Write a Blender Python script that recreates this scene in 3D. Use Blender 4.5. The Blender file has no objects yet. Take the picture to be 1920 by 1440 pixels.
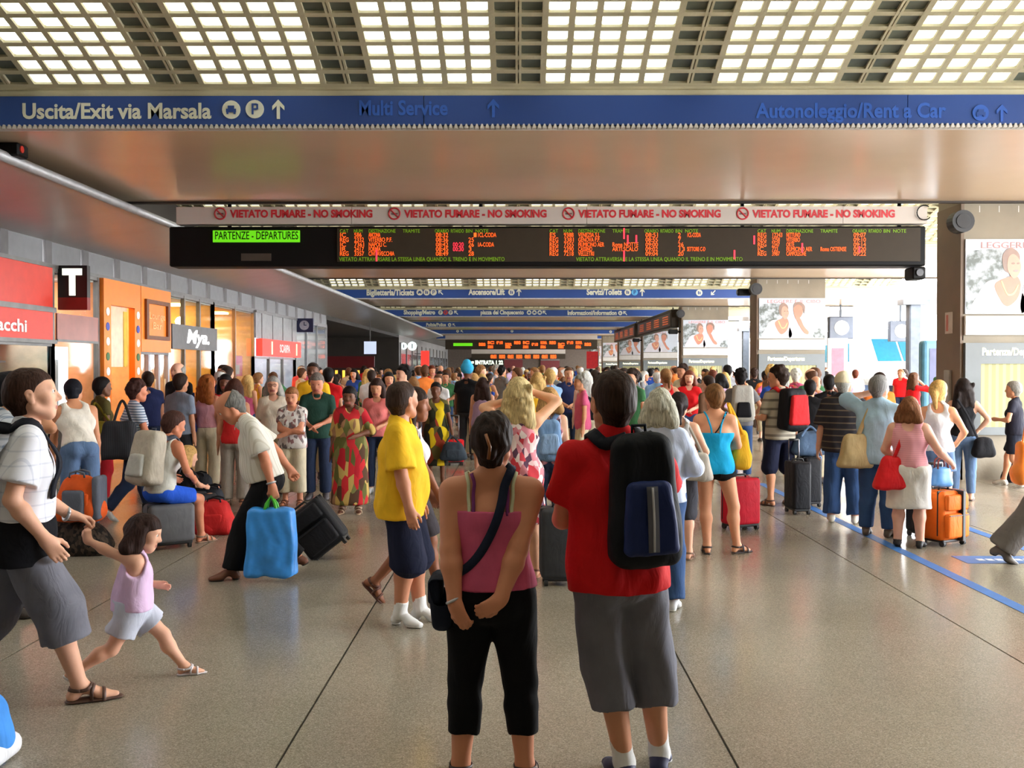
import bpy, bmesh, math, random, time
import numpy as np
from mathutils import Vector, Matrix
T0 = time.time()
random.seed(7)
C = bpy.context.scene.collection
PI = math.pi

# ---------------------------------------------------------------- camera
FPX, CAMZ = 1870.0, 1.75
cam_d = bpy.data.cameras.new('camera'); cam = bpy.data.objects.new('camera', cam_d); C.objects.link(cam)
cam_d.sensor_width = 36.0; cam_d.lens = FPX / 1920 * 36.0
cam_d.clip_start = 0.05; cam_d.clip_end = 500
PITCH, YAW = -math.atan(32 / FPX), math.atan(12 / FPX)
cam.location = (0, 0, CAMZ)
cam.rotation_euler = (PI / 2 + PITCH, 0, YAW)
bpy.context.scene.camera = cam

# ---------------------------------------------------------------- sky and exposure
world = bpy.data.worlds.new('world'); bpy.context.scene.world = world
world.use_nodes = True
wn = world.node_tree.nodes; wl = world.node_tree.links
bg = wn['Background']; bg.inputs[0].default_value = (0.93, 0.96, 1.0, 1); bg.inputs[1].default_value = 20.0
sc = bpy.context.scene
sc.view_settings.view_transform = 'Standard'; sc.view_settings.look = 'None'
sc.view_settings.gamma = 1.0; sc.view_settings.use_curve_mapping = False
sc.view_settings.exposure = 0.3
try:
    sc.cycles.use_denoising = True
    sc.cycles.max_bounces = 8; sc.cycles.diffuse_bounces = 4; sc.cycles.glossy_bounces = 4
    sc.cycles.transparent_max_bounces = 10; sc.cycles.sample_clamp_indirect = 6.0
    sc.cycles.caustics_reflective = False; sc.cycles.caustics_refractive = False
except Exception:
    pass
SKYLIGHT_W = 1.7      # the glass blocks of the roof vaults, daylight behind them

# ---------------------------------------------------------------- pixel helpers (1920x1440)
_R = Matrix.Rotation(YAW, 3, 'Z') @ Matrix.Rotation(PI / 2 + PITCH, 3, 'X')
def ray(px, py):
    return _R @ Vector(((px - 960) / FPX, (720 - py) / FPX, -1.0))
def at(px, py, Y):
    d = ray(px, py); t = Y / d.y
    return Vector((d.x * t, Y, CAMZ + d.z * t))
def onfloor(px, py, z=0.0):
    d = ray(px, py); t = (z - CAMZ) / d.z
    return Vector((d.x * t, d.y * t, z))
def atx(px, py, X):
    d = ray(px, py); t = X / d.x
    return Vector((X, d.y * t, CAMZ + d.z * t))

# ---------------------------------------------------------------- materials
MATS = {}
def srgb(r, g=None, b=None):
    if g is None: r, g, b = r
    f = lambda c: ((c / 255 + 0.055) / 1.055) ** 2.4 if c > 10.3 else c / 255 / 12.92
    return (f(r), f(g), f(b), 1.0)
def newmat(name):
    m = bpy.data.materials.new(name); m.use_nodes = True
    nt = m.node_tree; return m, nt.nodes, nt.links, nt.nodes['Principled BSDF']
def mat(name, col, rough=0.6, metal=0.0, var=0.12, scale=6.0, bump=0.0, bscale=60.0, spec=0.5, emit=0.0, coat=0.0, fold=False):
    """plain surface: a colour that a noise varies a little, and a fine bump"""
    if name in MATS: return MATS[name]
    m, n, l, p = newmat(name)
    c = srgb(*col) if max(col) > 1.001 else (*col, 1)
    p.inputs['Roughness'].default_value = rough; p.inputs['Metallic'].default_value = metal
    p.inputs['Specular IOR Level'].default_value = spec
    if coat: p.inputs['Coat Weight'].default_value = coat
    if emit:
        p.inputs['Base Color'].default_value = c
        p.inputs['Emission Color'].default_value = c; p.inputs['Emission Strength'].default_value = emit
    else:
        tc = n.new('ShaderNodeTexCoord')
        nz = n.new('ShaderNodeTexNoise'); nz.inputs['Scale'].default_value = scale; nz.inputs['Detail'].default_value = 3
        l.new(tc.outputs['Object'], nz.inputs['Vector'])
        rp = n.new('ShaderNodeMapRange')
        rp.inputs['From Min'].default_value = 0.3; rp.inputs['From Max'].default_value = 0.7
        rp.inputs['To Min'].default_value = 1 - var; rp.inputs['To Max'].default_value = 1 + var
        l.new(nz.outputs['Fac'], rp.inputs['Value'])
        mx = n.new('ShaderNodeVectorMath'); mx.operation = 'SCALE'
        mx.inputs[0].default_value = c[:3]; l.new(rp.outputs['Result'], mx.inputs['Scale'])
        l.new(mx.outputs['Vector'], p.inputs['Base Color'])
        if bump:
            n2 = n.new('ShaderNodeTexNoise'); n2.inputs['Scale'].default_value = bscale
            l.new(tc.outputs['Object'], n2.inputs['Vector'])
            if fold:
                mp = n.new('ShaderNodeMapping'); mp.inputs['Scale'].default_value = (1.3, 1.3, .55); mp.inputs['Rotation'].default_value = (.5, .4, 0)
                l.new(tc.outputs['Object'], mp.inputs['Vector']); l.new(mp.outputs['Vector'], n2.inputs['Vector']); n2.inputs['Distortion'].default_value = 1.2; n2.inputs['Detail'].default_value = 3
            b = n.new('ShaderNodeBump'); b.inputs['Strength'].default_value = bump; b.inputs['Distance'].default_value = 0.02
            l.new(n2.outputs['Fac'], b.inputs['Height']); l.new(b.outputs['Normal'], p.inputs['Normal'])
    MATS[name] = m; return m
def cloth(name, col, rough=0.85, wr=0.35):
    return mat('cloth ' + name, col, rough=rough, var=0.10, scale=9, bump=wr * 1.5, bscale=9, spec=0.2, fold=True)
def striped(name, c1, c2, period, width=0.5, axis=2, rough=0.85):
    if name in MATS: return MATS[name]
    m, n, l, p = newmat(name)
    tc = n.new('ShaderNodeTexCoord'); sp = n.new('ShaderNodeSeparateXYZ'); l.new(tc.outputs['Object'], sp.inputs[0])
    a = n.new('ShaderNodeMath'); a.operation = 'DIVIDE'; l.new(sp.outputs[axis], a.inputs[0]); a.inputs[1].default_value = period
    f = n.new('ShaderNodeMath'); f.operation = 'FRACT'; l.new(a.outputs[0], f.inputs[0])
    g = n.new('ShaderNodeMath'); g.operation = 'LESS_THAN'; l.new(f.outputs[0], g.inputs[0]); g.inputs[1].default_value = width
    mx = n.new('ShaderNodeMix'); mx.data_type = 'RGBA'; l.new(g.outputs[0], mx.inputs[0])
    mx.inputs[6].default_value = srgb(*c1); mx.inputs[7].default_value = srgb(*c2)
    l.new(mx.outputs[2], p.inputs['Base Color']); p.inputs['Roughness'].default_value = rough
    p.inputs['Specular IOR Level'].default_value = 0.2
    MATS[name] = m; return m
def plaid(name, c1, c2, period, width=0.25):
    if name in MATS: return MATS[name]
    m, n, l, p = newmat(name)
    tc = n.new('ShaderNodeTexCoord'); sp = n.new('ShaderNodeSeparateXYZ'); l.new(tc.outputs['Object'], sp.inputs[0])
    outs = []
    for ax in (0, 1, 2):
        a = n.new('ShaderNodeMath'); a.operation = 'DIVIDE'; l.new(sp.outputs[ax], a.inputs[0]); a.inputs[1].default_value = period
        f = n.new('ShaderNodeMath'); f.operation = 'FRACT'; l.new(a.outputs[0], f.inputs[0])
        g = n.new('ShaderNodeMath'); g.operation = 'LESS_THAN'; l.new(f.outputs[0], g.inputs[0]); g.inputs[1].default_value = width
        outs.append(g)
    s = n.new('ShaderNodeMath'); s.operation = 'ADD'; l.new(outs[0].outputs[0], s.inputs[0]); l.new(outs[2].outputs[0], s.inputs[1])
    h = n.new('ShaderNodeMath'); h.operation = 'MULTIPLY'; h.use_clamp = True; l.new(s.outputs[0], h.inputs[0]); h.inputs[1].default_value = 0.5
    mx = n.new('ShaderNodeMix'); mx.data_type = 'RGBA'; l.new(h.outputs[0], mx.inputs[0])
    mx.inputs[6].default_value = srgb(*c1); mx.inputs[7].default_value = srgb(*c2)
    l.new(mx.outputs[2], p.inputs['Base Color']); p.inputs['Roughness'].default_value = 0.85
    p.inputs['Specular IOR Level'].default_value = 0.2
    MATS[name] = m; return m
def floral(name, cols, scale=14, stretch=(1, 1, 0.6)):
    """blotched print: voronoi cells take their colour from a ramp"""
    if name in MATS: return MATS[name]
    m, n, l, p = newmat(name)
    tc = n.new('ShaderNodeTexCoord'); mp = n.new('ShaderNodeMapping'); mp.inputs['Scale'].default_value = stretch
    l.new(tc.outputs['Object'], mp.inputs['Vector'])
    v = n.new('ShaderNodeTexVoronoi'); v.inputs['Scale'].default_value = scale; l.new(mp.outputs['Vector'], v.inputs['Vector'])
    sp = n.new('ShaderNodeSeparateColor'); l.new(v.outputs['Color'], sp.inputs[0])
    r = n.new('ShaderNodeValToRGB'); r.color_ramp.interpolation = 'CONSTANT'
    el = r.color_ramp.elements
    for i, c in enumerate(cols):
        e = el[i] if i < 2 else el.new(i / len(cols))
        e.position = i / len(cols); e.color = srgb(*c)
    l.new(sp.outputs[0], r.inputs['Fac']); l.new(r.outputs['Color'], p.inputs['Base Color'])
    p.inputs['Roughness'].default_value = 0.85; p.inputs['Specular IOR Level'].default_value = 0.2
    MATS[name] = m; return m
def glow(name, col, strength):
    return mat('lit ' + name, col, emit=strength)
def glassmat(name, tint=(0.9, 0.95, 0.95), gloss=0.12):
    if name in MATS: return MATS[name]
    m = bpy.data.materials.new(name); m.use_nodes = True; n = m.node_tree.nodes; l = m.node_tree.links; n.clear()
    o = n.new('ShaderNodeOutputMaterial'); mx = n.new('ShaderNodeMixShader'); t = n.new('ShaderNodeBsdfTransparent'); g = n.new('ShaderNodeBsdfGlossy')
    t.inputs[0].default_value = (*tint, 1); g.inputs['Roughness'].default_value = 0.05
    lw = n.new('ShaderNodeLayerWeight'); lw.inputs[0].default_value = .5
    fr = n.new('ShaderNodeMath'); fr.operation = 'POWER'; l.new(lw.outputs['Facing'], fr.inputs[0]); fr.inputs[1].default_value = 5
    a = n.new('ShaderNodeMath'); a.operation = 'MULTIPLY_ADD'; a.use_clamp = True; l.new(fr.outputs[0], a.inputs[0]); a.inputs[1].default_value = .6; a.inputs[2].default_value = gloss
    l.new(a.outputs[0], mx.inputs[0]); l.new(t.outputs[0], mx.inputs[1]); l.new(g.outputs[0], mx.inputs[2]); l.new(mx.outputs[0], o.inputs[0])
    MATS[name] = m; return m

# ---------------------------------------------------------------- object helpers
def link_mesh(name, me, m=None, parent=None):
    o = bpy.data.objects.new(name, me); C.objects.link(o)
    if m is not None and len(me.materials) == 0: me.materials.append(m)
    if parent is not None: o.parent = parent
    return o
def np_mesh(name, V, quads=None, tris=None, mats=None, fmat=None, smooth=True):
    me = bpy.data.meshes.new(name)
    V = np.asarray(V, dtype=np.float32)
    me.vertices.add(len(V)); me.vertices.foreach_set('co', V.ravel())
    idx = []; start = []; pos = 0
    if quads is not None and len(quads):
        q = np.asarray(quads, dtype=np.int32); idx.append(q.ravel()); start.append(np.arange(len(q)) * 4); pos = q.size
    if tris is not None and len(tris):
        t = np.asarray(tris, dtype=np.int32); idx.append(t.ravel()); start.append(pos + np.arange(len(t)) * 3)
    if idx:
        li = np.concatenate(idx).astype(np.int32); st = np.concatenate(start).astype(np.int32)
        me.loops.add(len(li)); me.loops.foreach_set('vertex_index', li)
        me.polygons.add(len(st)); me.polygons.foreach_set('loop_start', st)
        if smooth: me.polygons.foreach_set('use_smooth', np.ones(len(st), dtype=bool))
        if fmat is not None: me.polygons.foreach_set('material_index', np.asarray(fmat, dtype=np.int32))
    for m in (mats or []): me.materials.append(m)
    me.update(calc_edges=True)
    return me
def bm_obj(name, bm, m, parent=None, smooth=False, loc=None):
    me = bpy.data.meshes.new(name); bmesh.ops.recalc_face_normals(bm, faces=bm.faces[:]); bm.to_mesh(me); bm.free()
    if smooth:
        for p in me.polygons: p.use_smooth = True
    o = link_mesh(name, me, m, parent)
    if loc is not None: o.location = loc
    return o
def add_box(bm, lo, hi, bev=0.0, seg=1, M=None):
    r = bmesh.ops.create_cube(bm, size=1.0); vs = r['verts']
    lo, hi = Vector(lo), Vector(hi)
    for v in vs:
        v.co = Vector(((v.co.x + .5) * (hi.x - lo.x) + lo.x, (v.co.y + .5) * (hi.y - lo.y) + lo.y, (v.co.z + .5) * (hi.z - lo.z) + lo.z))
    if bev:
        es = list({e for v in vs for e in v.link_edges})
        r2 = bmesh.ops.bevel(bm, geom=es, offset=bev, segments=seg, affect='EDGES', profile=0.5)
        vs = list({v for f in r2['faces'] for v in f.verts} | {v for v in vs if v.is_valid})
    if M is not None:
        for v in vs: v.co = M @ v.co
    return vs
def box(name, lo, hi, m, parent=None, bev=0.0, seg=1, smooth=False):
    bm = bmesh.new(); add_box(bm, lo, hi, bev, seg); return bm_obj(name, bm, m, parent, smooth)
def add_prism(bm, pts, axis, a, b):
    """extrude a closed 2D outline along an axis (0,1,2) from a to b"""
    def P(p, t):
        c = [p[0], p[1]]; c.insert(axis, t); return c
    v1 = [bm.verts.new(P(p, a)) for p in pts]; v2 = [bm.verts.new(P(p, b)) for p in pts]
    n = len(pts)
    bm.faces.new(v1); bm.faces.new(v2[::-1])
    for i in range(n): bm.faces.new((v1[i], v2[i], v2[(i + 1) % n], v1[(i + 1) % n]))
def prism(name, pts, axis, a, b, m, parent=None, smooth=False):
    bm = bmesh.new(); add_prism(bm, pts, axis, a, b); return bm_obj(name, bm, m, parent, smooth)
def add_tube(bm, pts, r, n=8, closed=False):
    pts = [Vector(p) for p in pts]; rings = []
    rr = r if isinstance(r, (list, tuple)) else [r] * len(pts)
    up = Vector((0.13, 0.21, 0.97))
    for i, p in enumerate(pts):
        if closed: t = pts[(i + 1) % len(pts)] - pts[i - 1]
        else: t = (pts[min(i + 1, len(pts) - 1)] - pts[max(i - 1, 0)])
        t.normalize(); a = t.cross(up)
        if a.length < 1e-3: a = t.cross(Vector((1, 0, 0)))
        a.normalize(); b = t.cross(a)
        rings.append([bm.verts.new(p + (a * math.cos(2 * PI * k / n) + b * math.sin(2 * PI * k / n)) * rr[i]) for k in range(n)])
    m = len(pts)
    for i in range(m if closed else m - 1):
        A, B = rings[i], rings[(i + 1) % m]
        for k in range(n): bm.faces.new((A[k], A[(k + 1) % n], B[(k + 1) % n], B[k]))
    if not closed:
        bm.faces.new(rings[0][::-1]); bm.faces.new(rings[-1])
def tube(name, pts, r, m, parent=None, n=8, closed=False):
    bm = bmesh.new(); add_tube(bm, pts, r, n, closed); return bm_obj(name, bm, m, parent, True)
def add_disc(bm, c, axis, r, t, n=16):
    """a short cylinder of thickness t along the axis, centred on c"""
    pts = [(r * math.cos(2 * PI * k / n), r * math.sin(2 * PI * k / n)) for k in range(n)]
    tmp = bmesh.new(); add_prism(tmp, pts, axis, -t / 2, t / 2)
    me = bpy.data.meshes.new('tmp'); tmp.to_mesh(me); tmp.free()
    k0 = len(bm.verts); bm.from_mesh(me); bpy.data.meshes.remove(me)
    bm.verts.ensure_lookup_table()
    for v in bm.verts[k0:]: v.co += Vector(c)
def disc(name, c, axis, r, t, m, parent=None, n=16):
    bm = bmesh.new(); add_disc(bm, c, axis, r, t, n); return bm_obj(name, bm, m, parent)
def tag(o, label=None, cat=None, group=None, kind=None):
    if label: o['label'] = label
    if cat: o['category'] = cat
    if group: o['group'] = group
    if kind: o['kind'] = kind
    return o
def empty(name, loc=(0, 0, 0), rz=0.0):
    o = bpy.data.objects.new(name, None); C.objects.link(o); o.empty_display_size = 0.1
    o.location = loc; o.rotation_euler = (0, 0, rz); return o
def thing(name, label, cat, loc=(0, 0, 0), rz=0.0, group=None):
    return tag(empty(name, loc, rz), label, cat, group)
def kids(o): return [c for c in bpy.data.objects if c.parent == o]
def copy_tree(o, parent=None, ch=None):
    c = o.copy(); C.objects.link(c)
    if parent is not None: c.parent = parent
    for k in (CH.get(o.name, []) if ch is None else ch): copy_tree(k, c)
    return c
CH = {}
def text(name, s, loc, size, m, parent=None, rot=(PI / 2, 0, 0), align='LEFT', bold=0.0, ext=0.002, xs=1.0, shear=0.0, space=1.0):
    cu = bpy.data.curves.new(name, 'FONT'); cu.body = s; cu.size = size; cu.extrude = ext; cu.offset = bold
    cu.align_x = align; cu.align_y = 'CENTER'; cu.shear = shear; cu.space_character = space
    cu.resolution_u = 3
    cu.materials.append(m); o = bpy.data.objects.new(name, cu); C.objects.link(o)
    o.location = loc; o.rotation_euler = rot; o.scale = (xs, 1, 1)
    if parent is not None: o.parent = parent
    return o
# ================================================================ THE SETTING
HL, HR = -7.5, 14.0            # shop wall, outer edge of the roof on the track side
YB0, YB1 = -16.0, 106.0
ZS, ZF = 4.30, 4.62            # soffit and top of the blue band
def beam_y(k): return 10.64 + 13.2 * k, 15.5 + 13.2 * k
def structure(o): return tag(o, kind='structure')

# ---- floor: polished terrazzo in long strips with recessed joints
def terrazzo():
    m, n, l, p = newmat('terrazzo')
    tc = n.new('ShaderNodeTexCoord')
    v = n.new('ShaderNodeTexVoronoi'); v.inputs['Scale'].default_value = 190; l.new(tc.outputs['Object'], v.inputs['Vector'])
    sp = n.new('ShaderNodeSeparateColor'); l.new(v.outputs['Color'], sp.inputs[0])
    r = n.new('ShaderNodeValToRGB'); e = r.color_ramp.elements
    e[0].position = 0; e[0].color = srgb(126, 116, 102); e[1].position = 1; e[1].color = srgb(178, 169, 154)
    x = e.new(0.3); x.color = srgb(144, 135, 119); x = e.new(0.75); x.color = srgb(158, 149, 133)
    l.new(sp.outputs[0], r.inputs['Fac'])
    nz = n.new('ShaderNodeTexNoise'); nz.inputs['Scale'].default_value = 0.7; nz.inputs['Detail'].default_value = 4; l.new(tc.outputs['Object'], nz.inputs['Vector'])
    mr = n.new('ShaderNodeMapRange'); mr.inputs['From Min'].default_value = .3; mr.inputs['From Max'].default_value = .7
    mr.inputs['To Min'].default_value = .86; mr.inputs['To Max'].default_value = 1.08; l.new(nz.outputs['Fac'], mr.inputs['Value'])
    mx = n.new('ShaderNodeVectorMath'); mx.operation = 'SCALE'; l.new(r.outputs['Color'], mx.inputs[0]); l.new(mr.outputs['Result'], mx.inputs['Scale'])
    l.new(mx.outputs['Vector'], p.inputs['Base Color'])
    m2 = n.new('ShaderNodeMapRange'); m2.inputs['From Min'].default_value = .3; m2.inputs['From Max'].default_value = .7
    m2.inputs['To Min'].default_value = .16; m2.inputs['To Max'].default_value = .27; l.new(nz.outputs['Fac'], m2.inputs['Value'])
    l.new(m2.outputs['Result'], p.inputs['Roughness']); p.inputs['Specular IOR Level'].default_value = .55
    return m
M_TERR = terrazzo()
M_JOINT = mat('floor joint', (60, 56, 50), rough=.8)
floor = structure(box('floor', (-13, YB0, -.12), (44, YB1 + 2, -.012), M_JOINT))
e = -13.0; edges = [-13.0] + [-7.12 + 2.02 * i for i in range(0, 11)] + [16.0]
for a, b in zip(edges[:-1], edges[1:]):
    box('floor_slab', (a + .006, YB0, -.03), (b - .006, YB1 + 2, 0), M_TERR, floor)
M_APRON = mat('platform paving', (190, 188, 182), rough=.7, var=.1, scale=.8)
box('platform_paving', (16.0, YB0, -.03), (44, YB1 + 2, 0), M_APRON, floor)
M_TAPE = mat('blue floor tape', (58, 116, 190), rough=.45)
for X, ya, yb, w, lb in ((3.64, 4.5, 15.0, .055, 'blue tape line on the floor running under the feet of the queue'), (4.87, 8.2, 13.2, .055, 'shorter blue tape line on the floor behind the orange suitcase')):
    tag(box('floor_tape', (X - w, ya, .0005), (X + w, yb, .003), M_TAPE), lb, 'floor marking')
fs = thing('floor_sticker', 'blue rectangular floor sticker with a white line of print beside the orange suitcase', 'sticker', (4.42, 9.05, 0))
box('sticker_sheet', (-.42, -.17, .0005), (.42, .17, .003), M_TAPE, fs)
for i in range(7): box('white_print', (-.26 + i * .085, -.05, .003), (-.20 + i * .085, .03, .0042), mat('white print', (230, 232, 235)), fs)

# ---- roof: beams, vaults with glass blocks
M_SOFF = mat('beam paint', (216, 190, 164), rough=.24, var=.06, scale=.5, spec=.45)
M_CONC = mat('lattice concrete', (196, 188, 158), rough=.75, var=.12, scale=2.5, bump=.2, bscale=30)
M_BLUE = mat('sign blue', (36, 70, 140), rough=.4, var=.05, scale=.6)
M_GLASSB = glow('glass block', (246, 250, 240), SKYLIGHT_W)
M_DARKB = mat('dark glass block', (96, 104, 94), rough=.35, var=.18, scale=5)
M_TOOTH = mat('tooth strip', (205, 200, 195), rough=.5)
XA, XB = HL - .1, HR
def moulding(y, s):           # cast nosing that leads from the blue band up into the vault
    return [(y, ZF), (y - s * .06, ZF), (y - s * .075, ZF + .05), (y - s * .05, ZF + .07), (y - s * .09, ZF + .16), (y, ZF + .2)]
for k in range(-2, 8):
    y0, y1 = beam_y(k)
    b = structure(box('beam', (XA, y0 + .02, ZS), (XB, y1 - .02, ZF + .9), M_SOFF))
    prism('beam_nosing', moulding(y0 + .02, 1), 0, XA, XB, M_CONC, b)
    prism('beam_nosing', moulding(y1 - .02, -1), 0, XA, XB, M_CONC, b)
    bm = bmesh.new(); add_box(bm, (XA, y0 - .02, ZS - .035), (XB, y0 + .02, ZS + .004))
    if k == 0:
        for i in range(int((9 + 7.5) / .055)):
            x = -7.5 + i * .055; add_prism(bm, [(x, ZS - .03), (x + .044, ZS - .03), (x + .03, ZS + .012), (x + .014, ZS + .012)], 1, y0 - .085, y0 - .02)
    tag(bm_obj('tooth_strip', bm, M_TOOTH, b), kind='stuff')
    bm = bmesh.new(); add_box(bm, (XA, y1 - .1, ZS - .03), (XB, y1 - .02, ZS + .004)); bm_obj('drip_edge', bm, mat('drip edge', (52, 44, 38), rough=.7), b)
CH_ = 4.17; TH = math.radians(22.5); RR = CH_ / math.sin(TH); ZE = ZF + .12
def arc(t):                    # arc length from the far springing, towards the camera
    a = TH - t / RR
    return -(CH_ - RR * math.sin(a)) , ZE + RR * math.cos(a) - RR * math.cos(TH), a   # y from far edge, z, slope angle
ARCL = 2 * TH * RR; PR, PC = .225, 1.8 / 7
NROW = int((ARCL - .1) / PR); C0 = -29; C1 = 53
def in_block(c): return (c % 7) not in (0, 6)
def octo(w, h, ch, d0, d1):
    P = [(-w + ch, -h), (w - ch, -h), (w, -h + ch), (w, h - ch), (w - ch, h), (-w + ch, h), (-w, h - ch), (-w, -h + ch)]
    return P, d0, d1
# shared pieces of a vault, built about the far springing line
def vault_meshes():
    bm = bmesh.new(); N = 40; pts = []
    outer = []
    for i in range(N + 1):
        y, z, a = arc(ARCL * i / N); pts.append((y, z + .02)); outer.append((y, z + .35))
    add_prism(bm, pts + outer[::-1], 0, XA, XB)
    me_s = bpy.data.meshes.new('vault_slab'); bmesh.ops.recalc_face_normals(bm, faces=bm.faces[:]); bm.to_mesh(me_s); bm.free(); me_s.materials.append(M_CONC)
    bm = bmesh.new()           # lattice
    W = .03; D = .045
    for c in range(C0, C1 + 1):
        x = c * PC; seam = (c % 7 == 0)
        if x < XA or x > XB: continue
        for (xa, xb) in ([(x - W, x + W)] if not seam else [(x - W, x - .006), (x + .006, x + W)]):
            prev = None
            for i in range(N + 1):
                y, z, a = arc(ARCL * i / N); dy, dz = -math.sin(a) * D, -math.cos(a) * D
                cur = [bm.verts.new(q) for q in ((xa, y, z + .03), (xb, y, z + .03), (xb, y - dy * 0, z + dz), (xa, y - dy * 0, z + dz))]
                if prev:
                    for j in range(4): bm.faces.new((prev[j], prev[(j + 1) % 4], cur[(j + 1) % 4], cur[j]))
                prev = cur
    for r in range(NROW + 1):
        t = .05 + r * PR; y, z, a = arc(t)
        M = Matrix.Translation((0, y, z)) @ Matrix.Rotation(-a, 4, 'X')
        add_box(bm, (XA, -.03, -.04), (XB, .03, .03), M=M)
    me_l = bpy.data.meshes.new('vault_lattice'); bmesh.ops.recalc_face_normals(bm, faces=bm.faces[:]); bm.to_mesh(me_l); bm.free(); me_l.materials.append(M_CONC)
    quads = {}
    for kind in ('lit', 'dark'):
        for part in ('near', 'rest'):
            V = []; F = []
            for r in range(NROW):
                if (part == 'near') != (r < 6): continue
                for c in range(C0, C1):
                    if in_block(c) != (kind == 'lit'): continue
                    x = (c + .5) * PC
                    if x < XA + .1 or x > XB - .1: continue
                    t0 = .05 + r * PR + .025; t1 = t0 + PR - .05
                    (ya, za, _), (yb, zb, _) = arc(t0), arc(t1); n0 = len(V)
                    V += [(x - .105, ya, za + .012), (x + .105, ya, za + .012), (x + .105, yb, zb + .012), (x - .105, yb, zb + .012)]
                    F.append((n0, n0 + 1, n0 + 2, n0 + 3))
            quads[kind, part] = np_mesh('glass_blocks', V, F, mats=[M_GLASSB if kind == 'lit' else M_DARKB], smooth=False)
    P, _, _ = octo(.105, (PR - .05) / 2, .03, 0, 0)
    def blk(m):
        bm = bmesh.new(); add_prism(bm, P, 2, -.012, .03); me = bpy.data.meshes.new('glass_block')
        bmesh.ops.recalc_face_normals(bm, faces=bm.faces[:]); bm.to_mesh(me); bm.free(); me.materials.append(m); return me
    return me_s, me_l, quads, blk(M_GLASSB), blk(M_DARKB)
ME_S, ME_L, ME_Q, ME_B, ME_DB = vault_meshes()
for k in range(-1, 8):
    y0, _ = beam_y(k)
    v = structure(link_mesh('ceiling', ME_S)); v.location = (0, y0, 0)
    link_mesh('lattice', ME_L, parent=v)
    for kind, nm in (('lit', 'glass_blocks'), ('dark', 'dark_glass_blocks')):
        tag(link_mesh(nm, ME_Q[kind, 'rest'], parent=v), kind='stuff')
        if k != 0: tag(link_mesh(nm, ME_Q[kind, 'near'], parent=v), kind='stuff')
    if k == 0:
        for r in range(6):
            t = .05 + (r + .5) * PR; y, z, a = arc(t)
            for c in range(-25, 24):
                x = (c + .5) * PC
                if x < XA + .1: continue
                o = link_mesh('glass_block', ME_B if in_block(c) else ME_DB, parent=v)
                o.location = (x, y, z); o.rotation_euler = (-a, 0, 0)
        for kind, nm in (('lit', 'glass_blocks'), ('dark', 'dark_glass_blocks')):      # the stretch beyond the frame
            me = ME_Q[kind, 'near']; n4 = len(me.polygons)
            co = np.empty(len(me.vertices) * 3, dtype=np.float32); me.vertices.foreach_get('co', co); co = co.reshape(-1, 4, 3)
            co = co[co[:, 0, 0] > 24 * PC]; V = co.reshape(-1, 3)
            if len(V): tag(link_mesh(nm, np_mesh(nm, V, np.arange(len(V)).reshape(-1, 4), mats=[me.materials[0]], smooth=False), parent=v), kind='stuff')

# ---- walls closing the hall, one of them an added light block
M_WALL = mat('plaster', (150, 140, 128), rough=.8, scale=1.2)
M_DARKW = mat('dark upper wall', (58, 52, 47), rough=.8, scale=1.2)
structure(box('wall_rear', (-13, YB0 - .3, 0), (HR, YB0, 6), M_WALL))
structure(box('wall_far', (-13, YB1, 0), (HR, YB1 + .3, 6), mat('far wall', (92, 80, 72), rough=.7)))
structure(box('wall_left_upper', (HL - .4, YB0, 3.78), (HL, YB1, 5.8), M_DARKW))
structure(box('wall_right_light_block', (8.8, YB0, 0), (9.1, 5.0, 6), M_WALL))  # unseen wall added to hold back side light from behind the camera
structure(box('wall_left_near', (HL - .3, YB0, 0), (HL, 4.9, 3.78), M_WALL))

# ---- columns on the track side with their posters and timetables
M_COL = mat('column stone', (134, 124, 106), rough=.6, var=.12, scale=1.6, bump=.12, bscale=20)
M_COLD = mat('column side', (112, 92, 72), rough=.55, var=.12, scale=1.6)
CX0, CX1 = 6.87, 8.80
M_FRAME = mat('grey case', (104, 110, 112), rough=.45, var=.05)
M_PAPER = striped('timetable print', (178, 176, 134), (158, 156, 114), .11, .55, axis=0, rough=.5)
M_WHITEP = mat('white panel', (204, 200, 196), rough=.5, var=.04)
M_YLET = glow('header letters', (255, 250, 205), 1.4)
def smooth_poly(pts, n=5):
    out = []; N = len(pts)
    for i in range(N):
        p0, p1, p2, p3 = (Vector(pts[(i + j - 1) % N]) for j in range(4))
        for s in range(n):
            t = s / n
            q = .5 * ((2 * p1) + (-p0 + p2) * t + (2 * p0 - 5 * p1 + 4 * p2 - p3) * t * t + (-p0 + 3 * p1 - 3 * p2 + p3) * t ** 3)
            out.append((q.x, q.y))
    return out
M_PBG = mat('poster sky', (188, 196, 208), rough=.35, var=.03)
def leafy():
    m, n, l, p = newmat('poster trees'); tc = n.new('ShaderNodeTexCoord')
    nz = n.new('ShaderNodeTexNoise'); nz.inputs['Scale'].default_value = 9; nz.inputs['Detail'].default_value = 5; l.new(tc.outputs['Object'], nz.inputs['Vector'])
    r = n.new('ShaderNodeValToRGB'); e = r.color_ramp.elements; e[0].position = .4; e[0].color = srgb(74, 82, 74); e[1].position = .62; e[1].color = srgb(176, 184, 190)
    l.new(nz.outputs['Fac'], r.inputs['Fac']); l.new(r.outputs['Color'], p.inputs['Base Color']); p.inputs['Roughness'].default_value = .35
    return m
M_PTREE = leafy()
PSK = mat('poster skin', (190, 134, 108), rough=.35, var=.08); PSK2 = mat('poster warm skin', (182, 110, 80), rough=.35, var=.08)
PHAIR = mat('poster hair', (128, 98, 80), rough=.35); PTOP = mat('poster white clothes', (194, 190, 196), rough=.35, var=.04)
PRED = mat('poster red letters', (206, 120, 116), rough=.4)
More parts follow.
